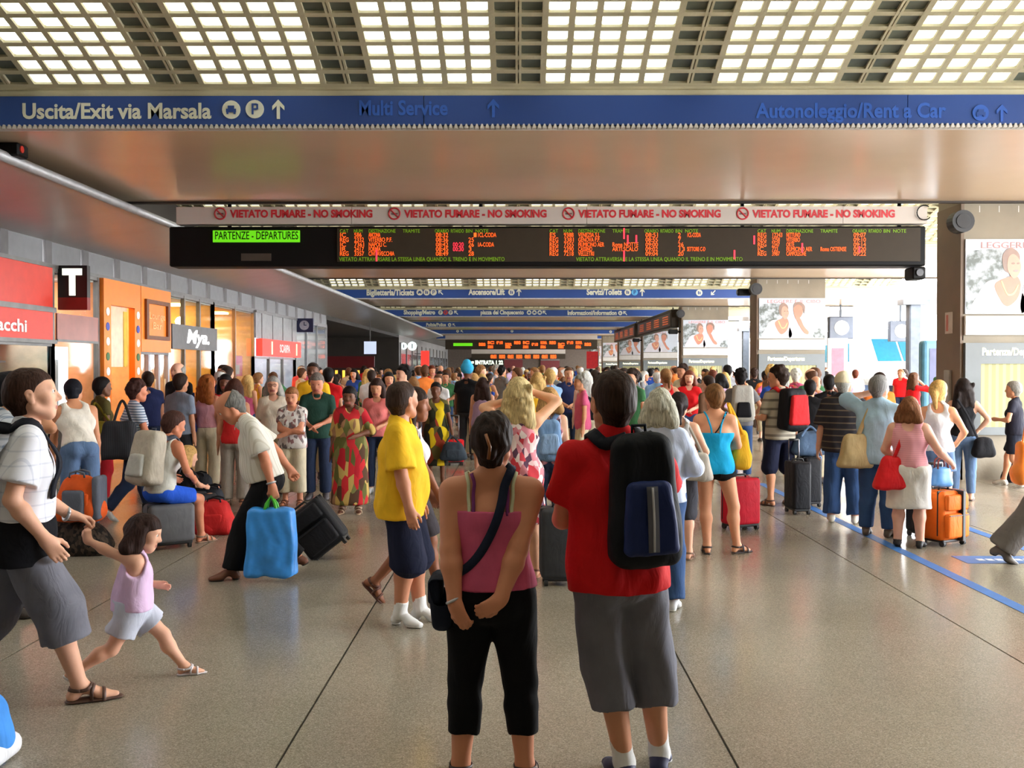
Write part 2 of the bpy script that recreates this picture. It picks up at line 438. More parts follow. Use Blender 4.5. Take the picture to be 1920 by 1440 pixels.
def billboard(x0, x1, y, z0, z1, lab):
    t = thing('billboard', lab, 'billboard', (x0, y, z0), 0, 'billboards on the columns')
    w, h = x1 - x0, z1 - z0
    box('sheet', (0, -.03, 0), (w, 0, h), M_PBG, t)
    def shape(nm, pts, m, lay, sm=True):
        P = smooth_poly(pts) if sm else pts
        P = [(min(max(u, .005), .995) * w, min(max(v, .005), .995) * h) for u, v in P]
        prism(nm, P, 1, -.03 - .003 * lay, -.03, m, t)
    shape('printed_trees', [(0, .1), (0, .75), (.12, .86), (.28, .86), (.36, .78), (.36, .4), (.2, .3), (.1, .05)], M_PTREE, 1)
    shape('printed_bush', [(.82, .05), (.86, .2), (.95, .27), (.995, .24), (.995, .02), (.9, .0)], M_PTREE, 1)
    shape('printed_blouse', [(.06, .01), (.1, .25), (.17, .42), (.26, .46), (.38, .42), (.46, .3), (.47, .01)], PTOP, 2)
    shape('printed_neck', [(.24, .4), (.28, .2), (.34, .1), (.42, .2), (.45, .38), (.42, .5), (.36, .5)], PSK2, 3)
    shape('printed_hair', [(.31, .6), (.3, .78), (.35, .88), (.41, .85), (.44, .76), (.42, .62), (.36, .55)], PHAIR, 3)
    shape('printed_face', [(.34, .6), (.345, .75), (.385, .8), (.43, .74), (.45, .62), (.42, .5), (.38, .48)], PSK, 4)
    for u, v, a, b in ((.385, .675, .016, .014), (.425, .675, .012, .013)): shape('printed_eye', [(u - a, v), (u, v + b), (u + a, v), (u, v - b)], PHAIR, 5)
    shape('printed_mouth', [(.385, .575), (.41, .59), (.43, .58), (.41, .56)], PRED, 5)
    shape('printed_necklace', [(.29, .42), (.33, .27), (.36, .24), (.4, .27), (.43, .38), (.42, .38), (.39, .29), (.36, .265), (.335, .29), (.3, .43)], mat('poster gold', (214, 180, 110), rough=.35), 4)
    shape('printed_shirt', [(.46, .01), (.48, .4), (.53, .46), (.6, .3), (.68, .12), (.7, .01)], PTOP, 2)
    shape('printed_arm', [(.56, .5), (.6, .34), (.68, .14), (.74, .1), (.75, .17), (.68, .3), (.62, .5)], PSK2, 3)
    shape('printed_man_face', [(.53, .6), (.52, .76), (.57, .84), (.64, .8), (.66, .64), (.61, .5), (.56, .48)], PSK2, 4)
    shape('printed_man_hair', [(.52, .76), (.54, .88), (.62, .9), (.69, .8), (.68, .62), (.65, .78), (.58, .84)], PHAIR, 5)
    FIT.append((text('lettering', 'LEGGERE È IL CIBO', (w * .12, -.035, h * .915), h * .12, PRED, t), w * .8, None))
    return t
FIT = []
COLN = 8
ords = ['first', 'second', 'third', 'fourth', 'fifth', 'sixth', 'seventh', 'eighth']
for k in range(COLN):
    y = 15.5 + 13.2 * k
    col = structure(box('column', (CX0, y, 0), (CX1, y + .9, ZF), M_COL))
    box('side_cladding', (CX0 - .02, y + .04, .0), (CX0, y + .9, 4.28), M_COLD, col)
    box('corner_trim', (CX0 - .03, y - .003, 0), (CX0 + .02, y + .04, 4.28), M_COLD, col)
    box('stone_base', (CX0 - .01, y - .003, 0), (CX1, y, .68), M_COL, col)
    box('stone_band', (CX0, y - .003, 2.16), (CX1, y, 2.24), M_COL, col)
    for i in range(5): box('bird_spike', (CX0 + .25 + i * .3, y - .003, 4.14), (CX0 + .262 + i * .3, y, 4.24), M_TOOTH, col)
    w = ords[k]
    billboard(CX0 + .03, CX1 - .01, y - .005, 2.57, 3.72, f'poster of a woman in white and a man on the {w} column from the viewer')
    t = thing('blank_billboard', f'white blank board under the poster on the {w} column from the viewer', 'billboard', (CX0, y, 2.24), 0, 'white boards on the columns')
    box('panel_board', (.02, -.06, 0), (CX1 - CX0 - .01, -.004, .30), M_WHITEP, t, bev=.01)
    t = thing('timetable_case', f'grey case with yellow timetable sheet on the {w} column from the viewer', 'timetable', (CX0, y, .7), 0, 'timetable cases on the columns')
    W = CX1 - CX0
    bm = bmesh.new()
    for lo, hi in (((.02, -.08, 0), (W - .02, -.004, .12)), ((.02, -.08, 1.1), (W - .02, -.004, 1.42)), ((.02, -.08, .12), (.26, -.004, 1.1)), ((W - .26, -.08, .12), (W - .02, -.004, 1.1))): add_box(bm, lo, hi)
    tag(bm_obj('frame', bm, M_FRAME, t))
    box('timetable_sheet', (.26, -.05, .12), (W - .26, -.01, 1.1), M_PAPER, t)
    FIT.append((text('lettering', 'Partenze/Departures', (.27, -.085, 1.28), .16, M_YLET, t, bold=.004), 1.05, None))
    if k < 5:
        t = thing('loudspeaker', f'black round loudspeaker bracketed on the left edge of the {w} column', 'loudspeaker', (CX0 - .08, y - .02, 3.97), 0, 'loudspeakers on the columns')
        disc('horn', (-.02, -.12, 0), 1, .17, .22, mat('black plastic', (22, 22, 24), rough=.5), t, n=20)
        disc('cone', (-.02, -.235, 0), 1, .11, .02, mat('speaker cone', (48, 48, 50), rough=.6), t, n=20)
        box('bracket', (-.03, 0, -.03), (.1, .06, .03), mat('black plastic', (22, 22, 24)), t)
nt_ = thing('notice', 'small white notice with red print on the side of the first column', 'notice', (CX0 - .022, 15.92, 2.45))
box('paper', (-.004, -.14, -.17), (0, .14, .17), mat('notice paper', (190, 176, 164)), nt_)
box('red_print', (-.006, .02, -.13), (-.004, .1, .13), mat('notice red', (190, 110, 96)), nt_)
hb_ = thing('service_box', 'narrow grey service box low on the side of the first column', 'box', (CX0 - .02, 15.9, 1.35))
box('casing', (-.05, -.1, -.35), (0, .1, .35), mat('service grey', (150, 146, 140)), hb_, bev=.01)
box('hinge', (-.055, -.11, -.3), (-.0, -.1, -.2), mat('service grey', (150, 146, 140)), hb_)

# ---- shop front on the left
CAN = [(HL, 3.76), (-5.92, 4.05), (-5.84, 4.07), (-5.78, 4.10), (-5.76, 4.14), (-5.78, 4.18), (-5.84, 4.19), (HL, 4.19)]
M_CAN = mat('canopy metal', (168, 166, 164), rough=.36, metal=.6, var=.06, scale=1.5)
structure(prism('trim_canopy', CAN, 1, -6, 76, M_CAN))
structure(tube('trim_canopy_edge', [(-5.80, -6, 4.12), (-5.80, 76, 4.12)], .06, mat('canopy nose', (176, 176, 178), rough=.5, metal=.3), n=12))
M_MUL = mat('grey mullion', (120, 118, 116), rough=.4, metal=.4)
M_SGL = glassmat('shop glass', (.9, .93, .93), .04)
M_TRANS = mat('transom panel', (118, 118, 120), rough=.3, var=.08)
def Yp(px): return atx(px, 700, HL).y
def shop_room(y0, y1, wall, lamp, strength, depth=3.0, kind='structure'):
    """a lit shop behind the glass: back wall, ceiling, lamps, shelves with goods"""
    r = structure(box('shop_interior', (HL - depth - .1, y0, 0), (HL - depth, y1, 3.3), wall))
    box('shop_ceiling', (HL - depth, y0, 3.25), (HL - .05, y1, 3.35), mat('shop ceiling', (190, 186, 180)), r)
    box('party_wall', (HL - depth, y0 - .03, 0), (HL - .06, y0 + .03, 3.25), wall, r)
    n = max(1, int((y1 - y0) / 1.5))
    for i in range(n):
        yc = y0 + (y1 - y0) * (i + .5) / n
        box('ceiling_lamp', (HL - depth * .7, yc - .25, 3.2), (HL - .5, yc + .25, 3.25), glow('shop lamp %s' % lamp, lamp_cols[lamp], strength * 3.2), r)
    return r
lamp_cols = {'warm': (255, 205, 130), 'white': (250, 250, 255), 'amber': (255, 170, 60)}
GOODS = [(214, 196, 60), (90, 140, 60), (60, 96, 150), (190, 60, 50), (226, 222, 214), (80, 60, 50), (150, 160, 170), (210, 130, 60)]
GM = [mat('goods %d' % i, c, rough=.4, var=.2) for i, c in enumerate(GOODS)]
def shelf_of_goods(y0, y1, x, label, rng):
    t = thing('display_shelf', label, 'shelf', (x, (y0 + y1) / 2, 0))
    L = (y1 - y0) / 2
    for z in (.5, .95, 1.4, 1.85, 2.25): box('shelf_board', (-.18, -L, z - .03), (.2, L, z), M_TRANS, t)
    for s in (-1, 1): box('upright', (-.2, s * L - .02, 0), (-.14, s * L + .02, 2.5), M_MUL, t)
    me = bpy.data.meshes.new('goods'); bm = bmesh.new(); mi = []
    for z in (.5, .95, 1.4, 1.85, 2.25):
        y = -L + .03
        while y < L - .1:
            w = rng.uniform(.06, .16); h = rng.uniform(.14, .32); n0 = len(bm.faces)
            add_box(bm, (-.1, y, z), (rng.uniform(.04, .17), y + w, z + h))
            bm.faces.ensure_lookup_table(); k = rng.randrange(len(GM))
            for f in bm.faces[n0:]: f.material_index = k
            y += w + rng.uniform(.01, .03)
    bmesh.ops.recalc_face_normals(bm, faces=bm.faces[:]); bm.to_mesh(me); bm.free()
    for m in GM: me.materials.append(m)
    tag(link_mesh('goods', me, parent=t), kind='stuff')
    return t
rng = random.Random(3)
W_CREAM = mat('cream shop wall', (214, 196, 160)); W_YEL = mat('yellow shop wall', (232, 176, 84)); W_GREY = mat('grey shop wall', (150, 148, 146)); W_ORG = mat('orange shop wall', (236, 150, 90))
ya, yb, yc, yd, ye, yf, yg, yh, yi, yj = [Yp(x) for x in (-520, 98, 183, 255, 313, 400, 475, 553, 612, 748)]
M_RED = mat('red fascia', (206, 52, 36), rough=.4, var=.06)
M_WLET = mat('white lettering', (226, 226, 222), rough=.5, var=.02)
M_ORANGE = mat('orange fascia', (246, 130, 28), rough=.4, var=.04)
ROTL = (PI / 2, 0, PI / 2)      # lettering on the left wall, read from the hall
def front_glass(y0, y1, z0, z1, n, label_n=1):
    """a bay of shop glazing: frame bars and panes"""
    w = structure(box('window_%d' % label_n, (HL - .05, y0, z0), (HL + .02, y1, z0 + .06), M_MUL))
    box('window_frame', (HL - .05, y0, z1 - .06), (HL + .02, y1, z1), M_MUL, w)
    for i in range(n + 1):
        y = y0 + (y1 - y0) * i / n; box('mullion', (HL - .06, y - .035, z0), (HL + .03, y + .035, z1), M_MUL, w)
    for i in range(n):
        a, b = y0 + (y1 - y0) * i / n + .035, y0 + (y1 - y0) * (i + 1) / n - .035
        box('pane', (HL - .015, a, z0 + .06), (HL - .005, b, z1 - .06), M_SGL, w)
    return w
# transom band above all shops
tr = structure(box('trim_transom', (HL - .06, 4.9, 3.34), (HL + .03, yi, 3.40), M_MUL))
y = 4.9
while y < yi - .3:
    box('transom_panel', (HL - .04, y + .12, 3.40), (HL - .01, min(y + 1.25, yi) - .02, 3.76), M_TRANS, tr)
    box('transom_post', (HL - .06, y - .1, 3.40), (HL + .02, y + .12, 3.76), mat('transom post', (92, 88, 88), rough=.5), tr)
    y += 1.37
# tobacconist
shop_room(4.9, yb, W_GREY, 'white', 6)
front_glass(4.9, yb, 0, 2.14, 6, 1)
t = thing('red_shop_fascia', 'two tall red fascia panels with the tobacconist lettering, at the left edge', 'shop sign', (HL, yb, 0))
n = 4
for i in range(n):
    a = -.06 - (yb - 8.5) * (i + 1) / n; b = -.06 - (yb - 8.5) * i / n - .03
    box('upper_panel', (-.02, a, 2.70), (.06, b, 3.33), M_RED, t)
    box('lower_panel', (-.02, a, 2.18), (.06, b, 2.62), M_RED, t)
box('rail', (-.02, 8.5 - yb, 2.62), (.08, 0, 2.70), M_MUL, t); box('bottom_rail', (-.02, 8.5 - yb, 2.12), (.09, 0, 2.18), M_MUL, t)
FIT.append((text('lettering', 'Tabacchi', (.065, Yp(-62) - yb, 2.36), .26, M_WLET, t, rot=ROTL, bold=.006), Yp(43) - Yp(-62), None))
for i, (a, b) in enumerate(((9.5, 11.5), (12.2, 14.0), (14.3, 15.9))):
    shelf_of_goods(a, b, HL - .9, ['shelf of coloured packets inside the tobacconist, far left', 'shelf of coloured packets inside the tobacconist, middle one', 'shelf of coloured packets inside the tobacconist, next to the T sign'][i], rng)
t = thing('tobacco_sign', 'black hanging sign with a white letter T above a red base', 'sign', (HL + .25, 16.25, 0))
za, zb = 2.68, 3.40
box('sign_box', (-.24, -.06, za + .2), (.24, .06, zb), mat('sign black', (18, 16, 16), rough=.35), t)
box('red_base', (-.24, -.06, za), (.24, .06, za + .2), mat('sign dark red', (126, 22, 18), rough=.4), t)
M_TW = glow('T letter', (236, 240, 226), .9)
bm = bmesh.new(); add_box(bm, (-.16, -.075, zb - .16), (.16, -.06, zb - .05)); add_box(bm, (-.05, -.075, za + .23), (.05, -.06, zb - .16)); bm_obj('letter', bm, M_TW, t)
box('arm', (-.28, -.02, zb - .1), (-.24, .02, zb - .04), M_MUL, t)
# glass shop beside it
shop_room(yb, yc, W_CREAM, 'white', 9)
front_glass(yb, yc, 0, 3.34, 1, 2)
t = thing('brown_glass_band', 'brownish translucent band across the glass shop beside the T sign', 'shop sign', (HL, yb, 0))
box('band', (.02, .08, 2.2), (.05, yc - yb - .08, 2.62), mat('brown band', (150, 88, 74), rough=.3, var=.15, scale=3), t)
box('trim_strip', (.02, .08, 2.16), (.06, yc - yb - .08, 2.2), M_MUL, t)
t = thing('light_box', 'bright white lit display box inside the glass shop beside the T sign', 'light box', (HL - .5, (yb + yc) / 2 + .3, 0))
box('lit_panel', (-.06, -.55, 1.88), (.0, .5, 2.10), glow('lit display', (255, 255, 255), 2.2), t)
box('lit_side', (-.06, .26, .9), (.0, .5, 1.88), glow('lit display', (255, 255, 255), 2.2), t)
box('stand', (-.1, -.5, 0), (-.06, .5, 2.1), M_MUL, t)
shelf_of_goods(yb + .2, yc - .2, HL - 1.4, 'shelf of bottles and packets behind the bright display box', rng)
# orange portal and panel
shop_room(yc, ye, W_ORG, 'warm', 5)
t = thing('orange_portal', 'orange shop portal with columns of coloured dots', 'shop front', (HL, yc, 0))
L = yd - yc
box('lintel', (-.02, .05, 2.88), (.10, L, 3.34), M_ORANGE, t)
for a, b in ((.05, .36), (L - .30, L - .0)):
    j = box('jamb', (-.02, a, 0), (.10, b, 2.88), M_ORANGE, t)
    for i in range(9):
        cc = [(245, 240, 235), (70, 84, 170), (245, 240, 235), (70, 110, 70), (245, 240, 235), (190, 60, 120)][i % 6]
        disc('dot', (.105, (a + b) / 2, 2.75 - i * .27), 0, .075, .012, mat('dot %d%d%d' % cc, cc), j, n=14)
box('pale_screen', (-.03, .36, 1.75), (.0, L - .42, 2.88), mat('pale screen', (226, 186, 150), rough=.3), t)
box('yellow_strip', (-.03, L - .62, 1.75), (.012, L - .45, 2.8), mat('yellow strip', (214, 176, 60)), t)
t = thing('orange_shop_sign', 'square orange sign with a brown picture frame in it', 'shop sign', (HL, yd, 0)); L = ye - yd
box('board', (-.02, .03, 2.05), (.10, L - .02, 3.34), M_ORANGE, t)
bm = bmesh.new(); BR = mat('brown frame', (112, 62, 30), rough=.5)
for lo, hi in (((.10, .2, 2.3), (.15, L - .2, 2.38)), ((.10, .2, 3.02), (.15, L - .2, 3.1)), ((.10, .2, 2.38), (.15, .32, 3.02)), ((.10, L - .32, 2.38), (.15, L - .2, 3.02))): add_box(bm, lo, hi)
bm_obj('picture_frame', bm, BR, t)
FIT.append((text('lettering', 'Lounge', (.11, .42, 2.78), .2, mat('pale orange letters', (255, 200, 140)), t, rot=ROTL), L - .84, None))
FIT.append((text('lettering', 'Bar', (.11, .62, 2.58), .2, mat('pale orange letters', (255, 200, 140)), t, rot=ROTL), L - 1.24, None))
d = structure(box('door_1', (HL - .04, yd + .05, 2.0), (HL + .03, ye, 2.07), M_MUL)); L = ye - yd
for i in range(4):
    y = yd + .05 + (L - .05) * i / 3; box('door_stile', (HL - .05, y - .05, 0), (HL + .04, y + .05, 2.0), mat('pale mullion', (176, 178, 186), rough=.4), d)
for i in range(3):
    a = yd + .1 + (L - .05) * i / 3; box('pane', (HL - .012, a, .02), (HL - .004, a + (L - .05) / 3 - .1, 2.0), M_SGL, d)
    tube('handle', [(HL + .1, a + .12, .8), (HL + .1, a + .12, 1.5)], .018, mat('steel', (200, 200, 205), rough=.3, metal=.8), d)
# grey fascia shop
shop_room(ye, yf, W_CREAM, 'warm', 9)
front_glass(ye, yf, 0, 3.34, 3, 3)
t = thing('grey_fascia', 'dark grey fascia with white script lettering over a shop door', 'shop sign', (HL, ye, 0)); L = yf - ye
box('board', (.02, .06, 2.14), (.1, L, 2.68), mat('grey fascia', (98, 96, 96), rough=.5), t)
FIT.append((text('lettering', 'Mya.', (.105, Yp(341) - ye, 2.42), .42, glow('lit script', (250, 250, 250), 1.1), t, rot=ROTL, bold=.012, shear=.2), Yp(384) - Yp(341), None))
for i in range(3):
    t = thing('pendant_lamp', ['round white pendant lamp hanging in the shop with the grey fascia, first one', 'round white pendant lamp hanging in the shop with the grey fascia, middle one', 'round white pendant lamp hanging in the shop with the grey fascia, last one'][i], 'lamp', (HL - .7, ye + .6 + i * 1.15, 2.85))
    bm = bmesh.new(); bmesh.ops.create_icosphere(bm, subdivisions=2, radius=.12); bm_obj('globe', bm, glow('pendant globe', (255, 246, 225), 4), t, smooth=True)
    tube('cord', [(0, 0, .1), (0, 0, .42)], .008, M_MUL, t)
# amber shop
shop_room(yf, yg, W_YEL, 'amber', 16)
front_glass(yf, yg, 0, 3.34, 2, 4)
shelf_of_goods(yf + .3, yg - .3, HL - 1.3, 'shelf of goods in the amber lit shop', rng)
for i in range(2):
    L = (yg - yf) / 2; a = yf + i * L
    t = thing('window_poster', ['pink and white poster inside the amber shop, nearer pane', 'pink and white poster inside the amber shop, further pane'][i], 'poster', (HL - .1, a + .5, 1.5))
    box('sheet', (-.01, -.25, 0), (0, .6, .55), mat('pink poster', (232, 130, 160)), t); box('white_field', (0, -.2, .05), (.006, .3, .3), M_WHITEP, t)
# shuttered shop with red sign
shop_room(yg, yh, W_GREY, 'white', 3)
front_glass(yg, yh, 0, 2.05, 3, 5)
t = thing('roller_shutter_box', 'ribbed grey panel above the small red shop sign', 'shop front', (HL, yg, 0)); L = yh - yg
for i in range(8): box('rib', (-.02, .05 + (L - .1) * i / 8, 2.58), (.06 + .02 * (i % 2), .05 + (L - .1) * (i + 1) / 8 - .015, 3.34), mat('shutter grey', (142, 142, 142), rough=.5), t)
box('header_bar', (-.04, 0, 3.3), (.1, L, 3.36), M_MUL, t)
t = thing('red_shop_sign', 'small red lit shop sign with white letters below the ribbed panel', 'shop sign', (HL + .04, yg, 0))
box('sign_box', (0, .15, 2.06), (.18, L - .05, 2.56), glow('red sign', (232, 66, 58), .8), t)
FIT.append((text('lettering', 'SCARPA', (.185, L * .42, 2.3), .34, M_WLET, t, rot=ROTL, bold=.008), L * .26, None))
for f in (.24, .86): box('light_streak', (.18, L * f - .07, 2.12), (.19, L * f + .07, 2.5), glow('sign lamp', (255, 190, 150), 1.3), t)
# blue blade sign
t = thing('blue_blade_sign', 'small navy blade sign with a pale round clock symbol', 'sign', (HL + .3, yh, 0))
zc = at(571, 610, yh).z
box('sign_box', (-.27, -.05, zc - .23), (.33, .05, zc + .23), mat('sign navy', (22, 28, 62), rough=.4), t)
disc('symbol_disc', (.03, -.056, zc), 1, .16, .012, mat('pale disc', (150, 150, 160)), t, n=24)
bm = bmesh.new(); add_box(bm, (.015, -.07, zc - .01), (.045, -.06, zc + .11)); add_box(bm, (.03, -.07, zc - .015), (.11, -.06, zc + .015)); bm_obj('symbol_hands', bm, mat('sign navy', (22, 28, 62)), t)
box('arm', (-.31, -.02, zc - .02), (-.27, .02, zc + .02), M_MUL, t)
# corner glass shop
shop_room(yh, yi, mat('pale shop wall', (200, 204, 216)), 'white', 7)
front_glass(yh, yi, 0, 3.34, 3, 6)
structure(box('wall_recess_near', (HL - 5, yi - .05, 0), (HL, yi + .05, 3.78), W_GREY))
# dark recess with bar lights
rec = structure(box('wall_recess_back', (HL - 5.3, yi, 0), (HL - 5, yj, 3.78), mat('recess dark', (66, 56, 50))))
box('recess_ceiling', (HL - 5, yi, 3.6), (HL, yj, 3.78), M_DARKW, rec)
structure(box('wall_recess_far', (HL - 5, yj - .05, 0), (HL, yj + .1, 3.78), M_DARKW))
t = thing('dark_red_fascia', 'dark red fascia band over the bar in the shadowed recess', 'shop sign', (HL - 1, 50, 0))
yr = 52.0
zt, zb_ = at(680, 668, yr).z, at(680, 690, yr).z
box('band', (-3.9, yr - 50 - .1, zb_), (1.0, yr - 50, zt), mat('band dark red', (96, 20, 22), rough=.4), t)
for i in range(12):
    x = -3.7 + i * .38; box('warm_lamp', (x, yr - 50 - .15, zb_ - .42 - .06 * (i % 3)), (x + .12, yr - 50 - .05, zb_ - .12), glow('bar lamp', (255, 176, 60), 1.6), t)
t = thing('white_screen', 'pale blank lit screen hanging in the shadowed recess', 'screen', (at(694, 652, 46).x, 46, at(694, 652, 46).z))
box('panel', (-.28, -.03, -.29), (.28, .03, .29), glow('pale screen', (176, 186, 206), .9), t)
box('hanger', (-.02, -.01, .29), (.02, .01, 3.9 - at(694, 652, 46).z), M_MUL, t)
# far block of shops
far = structure(box('shop_block', (HL - .3, yj, 0), (HL, YB1, 3.78), mat('far shop metal', (134, 132, 132), rough=.35, var=.2, scale=.6)))
for i in range(12):
    y = yj + .5 + i * 3.5; box('mullion', (HL, y - .06, 0), (HL + .08, y + .06, 3.3), M_MUL, far)
    box('pane', (HL, y + .1, .3), (HL + .03, y + 3.3, 2.6), mat('far glazing', (96, 100, 108), rough=.15), far)
for i, (px, y, r) in enumerate(((757, 64.0, .22), (773, 66.5, .3))):
    t = thing('round_sign', ['round white lit sign on the far shop block, smaller one', 'round white lit sign on the far shop block, larger one'][i], 'sign', tuple(at(px, 649, y)))
    disc('lit_disc', (0, 0, 0), 1, r, .08, glow('round sign', (225, 240, 235), 1.2), t, n=20)
    bm = bmesh.new(); add_box(bm, (-.03, -.06, -r * .55), (.03, -.042, r * .55)); bm_obj('symbol', bm, mat('sign navy', (22, 28, 62)), t)
t = thing('far_red_sign', 'upright red lit sign on the far shop block', 'sign', tuple(at(797, 672, 72)))
box('sign_box', (-.3, -.05, -.55), (.3, .05, .55), glow('far red', (236, 60, 50), .8), t); box('sign_arm', (-.8, -.02, .3), (-.3, .02, .36), M_MUL, t)
# ================================================================ SIGNS AND BOARDS
M_SLET = mat('sign letters', (222, 222, 205), rough=.5, var=.02, emit=0)
M_SFAINT = mat('faint letters', (44, 92, 184), rough=.4, var=.03)
def icon(parent, x, y, z, r, glyph, m=None):
    """white round pictogram with a blue glyph"""
    disc('pictogram', (x, y, z), 1, r, .012, m or M_SLET, parent, n=20)
    y -= .010
    bm = bmesh.new()
    if glyph == 'car':
        add_box(bm, (x - r * .55, y - .004, z - r * .3), (x + r * .55, y, z + r * .08)); add_box(bm, (x - r * .35, y - .004, z + r * .08), (x + r * .35, y, z + r * .42))
        add_box(bm, (x - r * .5, y - .004, z - r * .5), (x - r * .28, y, z - r * .3)); add_box(bm, (x + r * .28, y - .004, z - r * .5), (x + r * .5, y, z - r * .3))
    elif glyph == 'P':
        add_box(bm, (x - r * .32, y - .004, z - r * .6), (x - r * .1, y, z + r * .6)); add_box(bm, (x - r * .1, y - .004, z + r * .42), (x + r * .25, y, z + r * .6))
        add_box(bm, (x - r * .1, y - .004, z - r * .1), (x + r * .25, y, z + r * .08)); add_box(bm, (x + r * .2, y - .004, z - r * .05), (x + r * .4, y, z + r * .55))
    else:
        add_box(bm, (x - r * .4, y - .004, z - r * .5), (x - r * .1, y, z + r * .5)); add_box(bm, (x + r * .1, y - .004, z - r * .5), (x + r * .4, y, z + r * .3))
    bm_obj('glyph', bm, M_BLUE, parent)
def arrow(parent, x, y, z, h, ang=0.0, m=None):
    P = [(-.16, -1), (.16, -1), (.16, .35), (.62, -.1), (.62, .32), (0, 1), (-.62, .32), (-.62, -.1), (-.16, .35)]
    c, s = math.cos(ang), math.sin(ang)
    prism('arrow', [(x + (a * c - b * s) * h, z + (a * s + b * c) * h) for a, b in P], 1, y - .008, y, m or M_SLET, parent)
def band(k, label):
    y0, _ = beam_y(k)
    t = thing('direction_sign', label, 'sign', (0, y0, 0))
    xs = [-7.4, -1.0, 4.1, 8.8] if k == 0 else [-7.4, 8.8]
    for a, b in zip(xs[:-1], xs[1:]): box('sign_band', (a + .004, -.06, ZS + .004), (b - .004, .018, ZF - .004), M_BLUE, t)
    return t, y0
def signtext(t, k, s, pa, pb, py, hpx, m=None, Yf=None):
    """lettering between two pixel columns on the band of beam k"""
    y0, _ = beam_y(k); a, b = at(pa, py, y0 - .06), at(pb, py, y0 - .06)
    h = hpx * y0 / FPX
    FIT.append((text('lettering', s, (a.x, -.063, a.z), h, m or M_SLET, t, bold=.006 if k < 1 else .012), b.x - a.x, None))
def px_icon(t, k, px, py, rpx, glyph, m=None):
    y0, _ = beam_y(k); p = at(px, py, y0 - .06); icon(t, p.x, -.066, p.z, rpx * y0 / FPX, glyph, m)
def px_arrow(t, k, px, py, hpx, ang=0, m=None):
    y0, _ = beam_y(k); p = at(px, py, y0 - .06); arrow(t, p.x, -.06, p.z, hpx * y0 / FPX, ang, m)
t, _ = band(0, 'long blue direction sign on the nearest beam reading Uscita/Exit via Marsala')
signtext(t, 0, 'Uscita/Exit via Marsala', 41, 395, 210, 40)
px_icon(t, 0, 434, 206, 17, 'car'); px_icon(t, 0, 478, 205, 17, 'P'); px_arrow(t, 0, 522, 205, 18)
signtext(t, 0, 'Multi Service', 672, 838, 204, 38, M_SFAINT); px_arrow(t, 0, 925, 203, 17, 0, M_SFAINT)
signtext(t, 0, 'Autonoleggio/Rent a Car', 1418, 1775, 209, 38, M_SFAINT); px_icon(t, 0, 1838, 212, 15, 'car', M_SFAINT); px_arrow(t, 0, 1878, 212, 16, 0, M_SFAINT)
band(1, 'blue direction sign on the second beam, hidden behind the large departures board')
t, _ = band(2, 'blue direction sign on the third beam reading Biglietteria/Tickets and Servizi/Toilets')
signtext(t, 2, 'Biglietteria/Tickets', 687, 776, 549, 15)
for i, g in enumerate(('car', 'i', 'P')): px_icon(t, 2, 787 + i * 13, 548, 6, g)
px_arrow(t, 2, 826, 548, 6, .8)
signtext(t, 2, 'Ascensore/Lift', 879, 947, 548, 15); px_icon(t, 2, 959, 548, 6, 'i'); px_arrow(t, 2, 973, 548, 7)
signtext(t, 2, 'Servizi/Toilets', 1100, 1166, 548, 15); px_icon(t, 2, 1177, 548, 6, 'i'); px_icon(t, 2, 1190, 548, 6, 'P', mat('pale blue disc', (90, 170, 226))); px_arrow(t, 2, 1204, 548, 7)
px_icon(t, 2, 1311, 549, 6, 'i'); px_arrow(t, 2, 1337, 549, 6, 2.4)
t, _ = band(3, 'blue direction sign on the fourth beam reading Shopping/Metro and Informazioni/Information')
signtext(t, 3, 'Shopping/Metro', 757, 816, 586, 11)
for i, m in enumerate((None, mat('red disc', (214, 70, 50)), None)): px_icon(t, 3, 826 + i * 9.5, 586, 4.3, 'P', m)
px_arrow(t, 3, 855, 586, 5, .8)
signtext(t, 3, 'piazza dei Cinquecento', 901, 982, 586, 11)
for i in range(3): px_icon(t, 3, 992 + i * 10, 586, 4.3, 'car')
px_arrow(t, 3, 1021, 586, 5, .8)
signtext(t, 3, 'Informazioni/Information', 1064, 1156, 587, 11); px_icon(t, 3, 1163, 587, 4, 'i'); px_arrow(t, 3, 1172, 587, 5, .8)
t, _ = band(4, 'blue direction sign on the fifth beam reading Polizia/Police')
signtext(t, 4, 'Polizia/Police', 799, 836, 609, 8); px_icon(t, 4, 843, 609, 3.2, 'i'); px_arrow(t, 4, 851, 609, 3.5, .8)
for k in (5, 6, 7):
    t, _ = band(k, ['blue direction sign on the sixth beam, far down the hall', 'blue direction sign on the seventh beam, far down the hall', 'blue direction sign on the last beam, far down the hall'][k - 5])
    px_icon(t, k, 858, 621, 2.5, 'i'); px_arrow(t, k, 866, 621, 3, .8); px_icon(t, k, 960, 621, 2.5, 'P'); px_icon(t, k, 1145, 622, 2.5, 'P')

